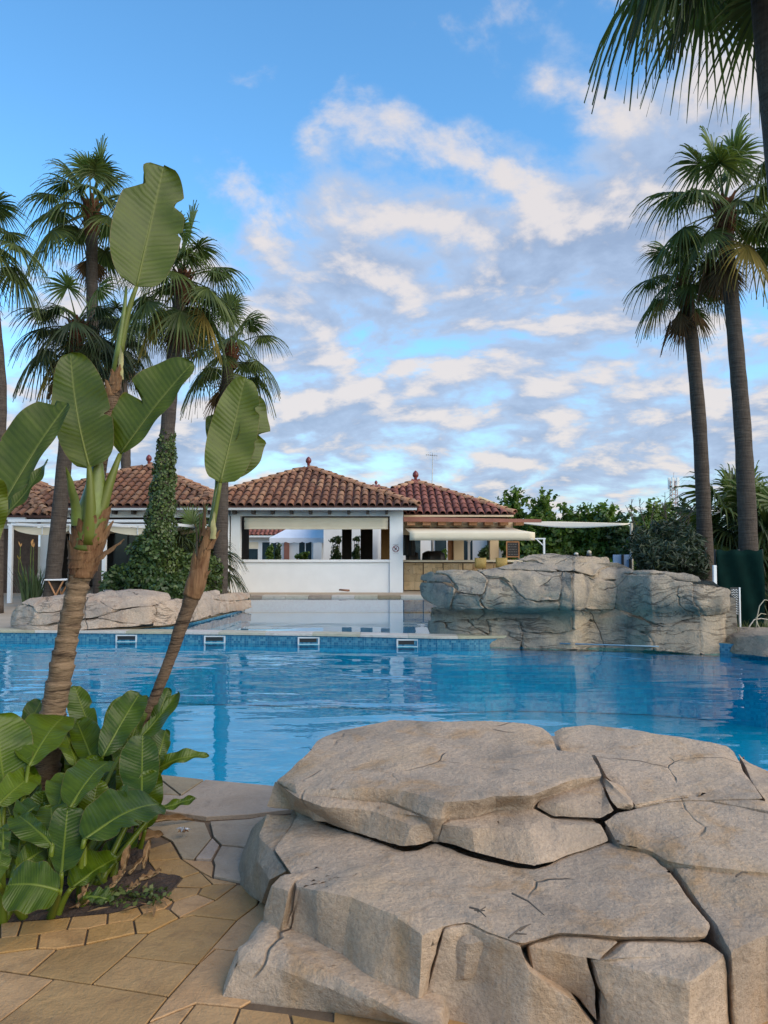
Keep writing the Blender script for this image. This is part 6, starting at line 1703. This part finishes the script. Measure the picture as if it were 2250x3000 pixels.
def strap(c, d, side, L, w, out, seed, m, par, name='sheath'):
    """dry split sheath clasping the stem"""
    rg = random.Random(seed); mb = MB(); n = 8; c = Vector(c); d = Vector(d).normalized(); side = Vector(side).normalized(); o = Vector(out).normalized()
    for i in range(n + 1):
        t = i / n; q = c + d * L * t + o * (.012 + .12 * t * t * L); ww = w * (1 - t) ** .6 + .003
        for x in (-1, -.4, .4, 1): mb.v.append(tuple(q + side * x * ww - o * (.35 * abs(x) ** 2 * ww) + Vector((rg.uniform(-1, 1), rg.uniform(-1, 1), rg.uniform(-1, 1))) * .004))
        if i:
            for k in range(3): b = (i - 1) * 4 + k; mb.f.append([b, b + 1, b + 5, b + 4])
    return mb.build(name, m, par, True)

CAMP = Vector((0, 0, CAMZ))
def toward(p, dx=0.0, dz=0.0):
    v = (CAMP - Vector(p)).normalized(); return Vector((v.x + dx, v.y, v.z + dz)).normalized()
Y1 = 4.6
b1 = empty('bird_of_paradise', (PY(140, 2330, Y1).x, Y1, 0), 'tall paddle leaved plant with thick ringed brown trunk and three big leaves', 'plant')
path = [(128, 2330), (150, 2120), (172, 2000), (200, 1850), (222, 1740), (240, 1660), (258, 1590)]
ringed([PY(u, v, Y1) for u, v in path], [w / 2 * Y1 / FPX for w in (78, 76, 70, 64, 62, 68, 80)], 3, .075, .17).build('trunk', M['sl_trunk'], b1, True)
# crownshaft: dry sheaths below, green leaf bases above
ringed([PY(u, v, Y1) for u, v in ((240, 1690), (247, 1650), (256, 1600), (262, 1560))], [w / 2 * Y1 / FPX for w in (66, 82, 92, 84)], 8, .06, .12).build('leaf_base', M['drysheath'], b1, True)
ringed([PY(u, v, Y1 - .01) for u, v in ((254, 1610), (262, 1560), (272, 1500), (280, 1440), (286, 1390), (288, 1350))], [w / 2 * Y1 / FPX for w in (86, 94, 88, 66, 44, 24)], 9, .4, .02).build('leaf_base', M['sheath'], b1, True)
rg = random.Random(2)
for i in range(18):
    v = 1700 - i * 9; u = interp(v, [(1480, 274), (1560, 262), (1690, 240)]); a = (-1.5 + 3.0 * ((i * .618) % 1)) ; r_ = interp(v, [(1540, .08), (1600, .088), (1650, .08), (1700, .07)])
    o_ = Vector((math.sin(a), -math.cos(a), .05)); c = PY(u, v, Y1) + Vector((o_.x, o_.y, 0)) * r_
    strap(c, Vector((.18 + o_.x * .10, o_.y * .0, 1)), Vector((math.cos(a), math.sin(a), 0)), rg.uniform(.10, .22), rg.uniform(.04, .065), o_, i, M['drysheath'], b1)
strap(PY(283, 1640, Y1) + Vector((.03, -.07, 0)), (1.0, 0, .75), (0, .3, .6), .20, .022, (.2, -1, 0), 44, M['drysheath'], b1)
strap(PY(250, 1540, Y1) + Vector((-.01, -.09, 0)), (-.1, 0, 1.0), (1, .0, 0), .34, .035, (-.5, -1, 0), 45, M['sheath'], b1)
def leaf(par, base, tip, wa, wb, nrm, pet=None, r=(.018, .011), mat='sl_leaf', name='leaf', **kw):
    k = kw
    mb = blade(base, tip, wa, wb, nrm, **k)
    if pet: petiole(mb, pet, *r)
    return mb.build(name, M[mat], par, True)
px = lambda n, Y: n * Y / FPX
# centre leaf
B0 = PY(262, 1372, 4.5); T0 = PY(206, 1034, 4.62)
leaf(b1, B0, T0, px(70, 4.5), px(102, 4.5), toward(B0, -.1, .1), bez(PY(258, 1590, 4.55), PY(268, 1480, 4.5), B0 + (B0 - T0) * -.02), (.055, .014), fold=.10, bend=-.05, tears=((1, .33, .35, .03),), seed=1, basew=.34, tipw=.46, sidebend=-.03)
# right leaf, seen from below with a deep tear
B0 = PY(352, 1330, 4.62); T0 = PY(566, 1062, 4.75)
leaf(b1, B0, T0, px(118, 4.6), px(46, 4.6), Vector((-.15, -.9, .35)), bez(PY(272, 1590, 4.57), PY(302, 1460, 4.56), B0), (.055, .014), fold=.18, bend=.03, tears=((-1, .38, .92, .05),), seed=2, basew=.42, tipw=.5)
# tall shoot and its big leaf
S0 = [PY(288, 1400, 4.66), PY(305, 1250, 4.68), PY(332, 1150, 4.7), PY(350, 1040, 4.7), PY(372, 920, 4.7), PY(400, 840, 4.7)]
ringed(S0[:4], [.045, .046, .046, .028], 31, .09, .05).build('shoot', M['sl_trunk_dark'], b1, True)
for i in range(6):
    strap(S0[2] + Vector((rg.uniform(-.03, .03), -.04, rg.uniform(-.06, .08))), (rg.uniform(-.6, .6), 0, 1), (1, 0, 0), rg.uniform(.06, .12), .022, (rg.uniform(-.6, .6), -1, 0), 70 + i, M['drysheath'], b1)
strap(S0[3] + Vector((.018, -.03, -.16)), (.06, 0, 1), (1, 0, 0), .20, .018, (0, -1, 0), 81, M['palesheath'], b1)
petm = MB(); petm.tube([S0[2] + Vector((-.01, -.02, 0)), PY(348, 1010, 4.68), PY(365, 900, 4.68), PY(370, 840, 4.72)], [.022, .018, .013, .008], 8); petm.build('petiole', M['sheath'], b1, True)
B0 = S0[-1]; T0 = PY(480, 486, 4.85)
leaf(b1, B0, T0, px(112, 4.7), px(100, 4.7), toward(B0, .05, .15), bez(S0[3], PY(368, 920, 4.7), B0), (.026, .013), fold=.14, bend=-.06, tears=((1, .40, .16, .02), (-1, .72, .55, .12), (1, .62, .45, .07)), seed=4, basew=.34, tipw=.40, sidebend=.0)

# slender leaning plant
Y2 = 4.75
b2 = empty('bird_of_paradise', (PY(345, 2290, Y2).x, Y2, 0), 'slender leaning plant with thin dark stem and one upright leaf', 'plant')
path = [(340, 2300), (385, 2190), (425, 2110), (462, 2020), (492, 1945), (522, 1860), (548, 1790), (566, 1735)]
ringed([PY(u, v, Y2) for u, v in path], [w / 2 * Y2 / FPX for w in (38, 36, 34, 32, 33, 36, 40, 48)], 13, .035, .06).build('trunk', M['sl_trunk_dark'], b2, True)
ringed([PY(u, v, Y2) for u, v in ((560, 1748), (576, 1712), (586, 1660), (604, 1600), (618, 1545))], [w / 2 * Y2 / FPX for w in (52, 58, 46, 34, 22)], 15, .14, .04).build('leaf_base', M['drysheath'], b2, True)
for i in range(9):
    v = 1730 - i * 20; u = interp(v, [(1540, 618), (1640, 592), (1740, 566)]); a = rg.uniform(-1.4, 1.4); o_ = Vector((math.sin(a), -math.cos(a), .1))
    strap(PY(u, v, Y2) + Vector((o_.x, o_.y, 0)) * .035, Vector((.25 + o_.x * .15, 0, 1)), Vector((math.cos(a), math.sin(a), 0)), rg.uniform(.10, .22), rg.uniform(.02, .032), o_, 20 + i, M['drysheath'], b2)
strap(PY(620, 1580, Y2) + Vector((.015, -.03, 0)), (.05, 0, 1), (1, 0, 0), .17, .017, (.1, -1, 0), 92, M['palesheath'], b2)
B0 = PY(645, 1415, Y2); T0 = PY(718, 1104, Y2 + .15)
leaf(b2, B0, T0, px(70, Y2), px(78, Y2), toward(B0, .0, .1), bez(PY(606, 1620, Y2), PY(628, 1520, Y2), B0), (.022, .012), fold=.12, bend=-.05, tears=((1, .62, .3, .04), (1, .3, .12, .02)), seed=6, basew=.30, tipw=.44)
B0 = PY(668, 1400, Y2 + .12); T0 = PY(735, 1150, Y2 + .25)
leaf(b2, B0, T0, px(30, Y2), px(78, Y2), Vector((.8, -.5, .2)), None, fold=.5, bend=.03, tears=((1, .45, .5, .06),), seed=7, basew=.4, mat='sl_leaf')
B0 = PY(632, 1330, Y2 + .15); T0 = PY(618, 1216, Y2 + .2)
leaf(b2, B0, T0, px(22, Y2), px(20, Y2), toward(B0), None, fold=.4, seed=8)
petm = MB(); petm.tube([PY(590, 1640, Y2 + .02), PY(612, 1560, Y2 + .02), PY(630, 1450, Y2 + .05), PY(640, 1380, Y2 + .1), PY(660, 1370, Y2 + .12)], [.014, .012, .010, .009, .008], 8); petm.build('petiole', M['sheath'], b2, True)

# leaves reaching in from a third plant whose stem stands beyond the frame
Y3 = 4.1
b3 = empty('bird_of_paradise', (PY(-190, 2400, Y3).x, Y3, 0), 'paddle leaved plant leaning in over the pool from outside the bed', 'plant')
ringed([PY(u, v, Y3) for u, v in ((-190, 2400), (-185, 2150), (-180, 1950), (-170, 1780), (-150, 1650))], [.09, .085, .08, .08, .07], 23, .07, .1).build('trunk', M['sl_trunk'], b3, True)
B0 = PY(-35, 1560, Y3); T0 = PY(200, 1180, Y3 + .25)
leaf(b3, B0, T0, px(118, Y3), px(36, Y3), Vector((.1, -.85, .5)), bez(PY(-150, 1700, Y3), PY(-80, 1600, Y3), B0), (.04, .014), fold=.12, bend=.04, tears=((-1, .86, .8, .05), (-1, .45, .1, .02)), seed=9, basew=.3, tipw=.30)
B0 = PY(-5, 1530, Y3 - .1); T0 = PY(140, 1345, Y3 + .1)
leaf(b3, B0, T0, px(20, Y3), px(44, Y3), Vector((-.3, -.7, .6)), bez(PY(-150, 1700, Y3 - .05), PY(-70, 1600, Y3), B0), (.03, .01), fold=.3, bend=-.04, seed=10, tipw=.6)
B0 = PY(-60, 1640, Y3 - .3); T0 = PY(-20, 1395, Y3 - .3)
leaf(b3, B0, T0, px(40, Y3), px(52, Y3), toward(B0, .2), bez(PY(-140, 1750, Y3 - .1), PY(-90, 1690, Y3), B0), (.03, .01), fold=.2, bend=-.05, seed=11)

# ------------------------------------------------------------------ low clump of young plants
def k7(x, y): return (x / 2.676, 2000 + y / 2.676)
def k8(x, y): return (x / 2.676, 2350 + y / 2.676)
clump = empty('leafy_clump', (PY(170, 2600, 3.75).x, 3.75, 0), 'dense clump of low glossy paddle leaves round the trunk feet', 'plants')
roots = [PZ(*k8(100, 930), .0), PZ(*k8(420, 880), .0), PZ(*k8(620, 790), 0), PZ(*k8(300, 700), 0), PZ(*k8(560, 640), 0), PZ(*k8(60, 640), 0), PZ(*k8(800, 640), 0)]
LOW = [
 # base, tip, width a, width b (zoom px), depth base, depth tip, normal tilt (x, z), options
 (k7(40, 830), k7(-30, 250), 170, 210, 3.95, 4.15, (.1, .25), dict(fold=.15, bend=-.10)),
 (k7(222, 655), k7(505, 262), 205, 130, 4.05, 4.5, (-.15, .75), dict(fold=.10, bend=.08)),
 (k7(735, 640), k7(600, 300), 80, 120, 4.3, 4.55, (-.2, .3), dict(fold=.2, bend=-.05)),
 (k7(735, 430), k7(585, 25), 95, 70, 4.65, 4.8, (.1, .2), dict(fold=.22, bend=-.05, tears=((1, .45, .55, .05),))),
 (k7(800, 590), k7(1095, 85), 110, 105, 4.3, 4.6, (-.1, .35), dict(fold=.15, bend=.05, tipw=.34)),
 (k7(840, 420), k7(1010, 125), 90, 50, 4.7, 4.85, (.2, .3), dict(fold=.2)),
 (k7(1000, 520), k7(1155, 100), 60, 48, 4.6, 4.8, (.0, .3), dict(fold=.25)),
 (k7(930, 585), k7(1395, 75), 30, 95, 4.3, 4.7, (-.4, .4), dict(fold=.45, bend=-.06, tipw=.5)),
 (k7(1170, 420), k7(1325, 40), 50, 45, 4.7, 4.85, (.2, .2), dict(fold=.3)),
 (k7(1200, 700), k7(1300, 370), 95, 50, 4.45, 4.65, (.3, .3), dict(fold=.2)),
 (k7(1215, 690), k7(1640, 572), 55, 38, 4.5, 4.55, (.0, .8), dict(fold=.25, bend=.17, tipw=.7, mat_='sl_leaf_low')),
 (k7(1110, 920), k7(1120, 415), 150, 115, 3.95, 4.25, (.05, .25), dict(fold=.12, bend=-.07)),
 (k7(540, 990), k7(855, 618), 165, 85, 3.75, 4.15, (-.25, .65), dict(fold=.12, bend=.10, tears=((-1, .70, .5, .05),))),
 (k7(460, 980), k7(545, 720), 120, 75, 3.85, 4.1, (-.2, .5), dict(fold=.15)),
 (k7(-20, 960), k7(275, 722), 110, 100, 3.8, 4.1, (.1, .7), dict(fold=.15, bend=.08)),
 (k7(190, 380), k7(320, 150), 80, 65, 4.7, 4.9, (.2, .2), dict(fold=.2)),
 (k7(60, 430), k7(55, 262), 60, 62, 4.6, 4.7, (.2, .3), dict(fold=.2)),
 (k7(150, 1100), k7(330, 960), 110, 50, 3.55, 3.75, (-.4, .7), dict(fold=.35, bend=.1)),
 (k7(930, 1000), k7(700, 660), 90, 110, 4.15, 4.5, (.2, .4), dict(fold=.15)),
 (k7(600, 650), k7(470, 330), 80, 110, 4.35, 4.6, (.2, .4), dict(fold=.2)),
 (k7(1000, 760), k7(1000, 430), 110, 100, 4.4, 4.6, (.2, .4), dict(fold=.15)),
 (k8(660, 292), k8(1250, 15), 250, 165, 3.50, 3.95, (-.25, .85), dict(fold=.06, bend=.09, tears=((1, .38, .55, .05), (1, .16, .3, .04), (-1, .52, .22, .03)))),
 (k8(665, 285), k8(960, -120), 40, 105, 3.55, 3.95, (-.5, .5), dict(fold=.5, bend=-.09)),
 (k8(480, 560), k8(530, 45), 110, 160, 3.35, 3.65, (.05, .45), dict(fold=.10, bend=-.09, basew=.62, tipw=.36)),
 (k8(470, 695), k8(55, 650), 185, 170, 3.20, 3.15, (-.05, .9), dict(fold=-.05, bend=.12, basew=.36, tipw=.30)),
 (k8(555, 680), k8(915, 440), 150, 55, 3.4, 3.65, (-.2, .7), dict(fold=.15, bend=.06)),
 (k8(670, 745), k8(868, 765), 62, 40, 3.25, 3.25, (.1, .9), dict(fold=.1, bend=.1)),
 (k8(410, 340), k8(135, 95), 110, 50, 3.45, 3.6, (-.3, .6), dict(fold=.4, bend=.08)),
 (k8(430, 320), k8(400, 30), 110, 110, 3.6, 3.8, (-.2, .5), dict(fold=.2)),
 (k8(120, 520), k8(410, 345), 90, 80, 3.4, 3.55, (.1, .8), dict(fold=.15)),
 (k8(140, 470), k8(165, 200), 80, 80, 3.5, 3.65, (.1, .5), dict(fold=.2)),
 (k8(1215, 70), k8(1540, -32), 26, 40, 3.95, 4.0, (.0, .8), dict(fold=.5, bend=.02)),
 (k8(20, 420), k8(20, 190), 40, 45, 3.3, 3.45, (.2, .5), dict(fold=.3)),
 (k8(760, 560), k8(1060, 250), 80, 90, 3.75, 3.95, (-.2, .7), dict(fold=.2)),
 (k8(-40, 620), k8(10, 380), 80, 70, 3.15, 3.3, (.2, .5), dict(fold=.2)),
]
for i, (b_, t_, wa, wb, yb, yt, tl, kw) in enumerate(LOW):
    kw = dict(kw); mat_ = kw.pop('mat_', 'sl_leaf_low')
    bp = PY(*b_, yb); tp = PY(*t_, yt); bp.z = max(bp.z, .05); tp.z = max(tp.z, .06)
    rt = min(roots, key=lambda q: (Vector((q.x, q.y)) - Vector((bp.x, bp.y))).length + rg.uniform(0, .1))
    mid = Vector(((rt.x + bp.x) / 2 + rg.uniform(-.03, .03), (rt.y + bp.y) / 2, bp.z * .55))
    leaf(clump, bp, tp, wa * 1.22 / 2.676 * yb / FPX, wb * 1.22 / 2.676 * yb / FPX, toward(bp, *tl), bez((rt.x + rg.uniform(-.05, .05), rt.y + rg.uniform(-.05, .05), -.01), mid, bp), (.020, .010), mat_, seed=100 + i, NL=30, m=4, **kw)
# extra darker leaves deep in the clump
for i in range(44):
    u, v = rg.uniform(-120, 440), rg.uniform(2150, 2560); Yb = interp(v, [(2170, 4.75), (2520, 3.85)]) + rg.uniform(.05, .3)
    bp = PY(u, v + 60, Yb); bp.z = max(.12, bp.z); a = rg.uniform(-.5, .5)
    tp = bp + Vector((math.sin(a) * .32, rg.uniform(-.02, .15), .30 + rg.uniform(-.08, .06)))
    rt = Vector((bp.x + rg.uniform(-.06, .06), bp.y + rg.uniform(0, .1), -.01))
    leaf(clump, bp, tp, rg.uniform(.06, .085), rg.uniform(.06, .085), toward(bp, rg.uniform(-.5, .5), rg.uniform(.2, .7)), bez(rt, (rt + bp) / 2, bp), (.016, .009), 'sl_leaf_low', seed=300 + i, NL=20, m=3, fold=rg.uniform(.1, .35), bend=rg.uniform(-.1, .08))
# dry leaves and litter in the bed
for i, (b_, t_, w, lab) in enumerate((
   (k8(960, 560), k8(1010, 380), 70, 'tan dry leaf standing against the clump'), (k8(1010, 560), k8(1110, 455), 40, 'narrow tan dry leaf at the edge of the bed'), (k8(1120, 520), k8(1170, 330), 60, 'curled orange brown dry leaf leaning upright in the bed'),
   (k8(1010, 300), k8(1230, 300), 80, 'wide dark brown dry leaf arching over the bed'), (k8(860, 680), k8(960, 560), 50, 'crumpled brown dry leaf on the soil'), (k8(1090, 600), k8(1230, 620), 45, 'flat brown dry leaf on the soil by the kerb'),
   (k8(1130, 160), k8(1440, 260), 50, 'long shrivelled dry leaf lying across the flagstones'), (k8(990, 700), k8(1080, 730), 40, 'pale yellow fallen leaf on the dark soil'), (k8(600, 820), k8(660, 660), 40, 'thin dry leaf hanging beside the round low leaf'))):
    bp = PZ(*b_, .04); tp = PY(*t_, bp.y + .05); tp.z = max(tp.z, .05); tp = bp + (tp - bp) * 1.25
    mb = blade(bp, tp, w / 2.676 * bp.y / FPX * .55, w / 2.676 * bp.y / FPX * .3, toward(bp, rg.uniform(-.7, .7), .5), fold=1.1, bend=rg.uniform(-.22, .22), curl=rg.uniform(-.2, .3), NL=22, m=3, basew=.9, tipw=.8, seed=500 + i)
    o = mb.build('dry_leaf', M['dry_leaf'], None, True); tag(o, lab, 'leaf')
q = PZ(*k8(1440, 230), .05)
e = empty('withered_flower', tuple(q), 'grey withered flower head lying at the end of the dry leaf', 'flower')
for i in range(16):
    d = Vector((rg.uniform(-1, 1), rg.uniform(-1, 1), rg.uniform(-.1, .8))) * .035; MB().tube([q, q + d * .6 + Vector((0, 0, .01)), q + d], [.006, .005, .002], 5).build('petal', M['drysheath'] if i % 2 else M['grey_metal'], e)
# small weeds
rng = np.random.default_rng(77); wv = []
for k in range(200):
    b_ = k8(rng.uniform(880, 1330), 0); t = rng.uniform(0, 1); p_ = PZ(*k8(rng.uniform(700, 1330), interp(rng.uniform(0, 1), [(0, 690), (1, 790)])), .03)
    wv.append((p_.x + rng.normal(0, .02), p_.y + rng.normal(0, .03), rng.uniform(.02, .06)))
o = leaf_obj('weeds', leaves(wv, np.tile([0, 0, 1.0], (len(wv), 1)), .018, rng, 1.6, .6), M['grass'], None, (PZ(*k8(1000, 740), 0).x, PZ(*k8(1000, 740), 0).y, 0)); tag(o, 'small weeds sprouting from the soil by the kerb', 'weeds', kind='stuff')
# litter bits on the soil
for i in range(16):
    p_ = PZ(*k8(rg.uniform(420, 1300), rg.uniform(640, 860)), .03); a = rg.uniform(0, PI); L = rg.uniform(.02, .06)
    d = Vector((math.cos(a) * L, math.sin(a) * L, .008)); s = Vector((-math.sin(a), math.cos(a), 0)) * rg.uniform(.004, .012)
    o = MB().add([p_ - d, p_ + s + Vector((0, 0, .006)), p_ + d, p_ - s], [[0, 1, 2, 3]]).build('leaf_scrap', M['dry_leaf'] if i % 3 else M['drysheath'], None); tag(o, 'brown scrap of dead leaf lying on the bed soil', 'leaf scrap', 'leaf scraps on the bed soil')
# twigs on the boulder
for i, (p0, p1, lab) in enumerate(((C(905, 580, .345), C(1000, 645, .33), 'long straight twig on the boulder terrace'), (C(780, 622, .335), C(828, 650, .328), 'dark twig cluster lying on the boulder'), (C(895, 712, .312), C(960, 672, .318), 'short brown twig at the boulder edge'), (C(1565, 530, .36), C(1600, 518, .36), 'tiny twig on the right hand slab'))):
    z = .012; e = empty('twig', tuple(p0), lab, 'twig')
    MB().tube([p0 + Vector((0, 0, z)), (p0 + p1) / 2 + Vector((.004, .006, z + .006)), p1 + Vector((0, 0, z))], [.0035, .003, .002], 6).build('stem', M['bark_twig'], e)
    if i in (1, 2):
        MB().tube([(p0 + p1) / 2 + Vector((0, 0, z)), (p0 + p1) / 2 + Vector((.03, .02, z + .008))], [.003, .002], 5).build('side_twig', M['bark_twig'], e)
        MB().tube([p0.lerp(p1, .3) + Vector((0, 0, z)), p0.lerp(p1, .3) + Vector((.035, -.012, z + .004))], [.003, .002], 5).build('side_twig', M['bark_twig'], e)
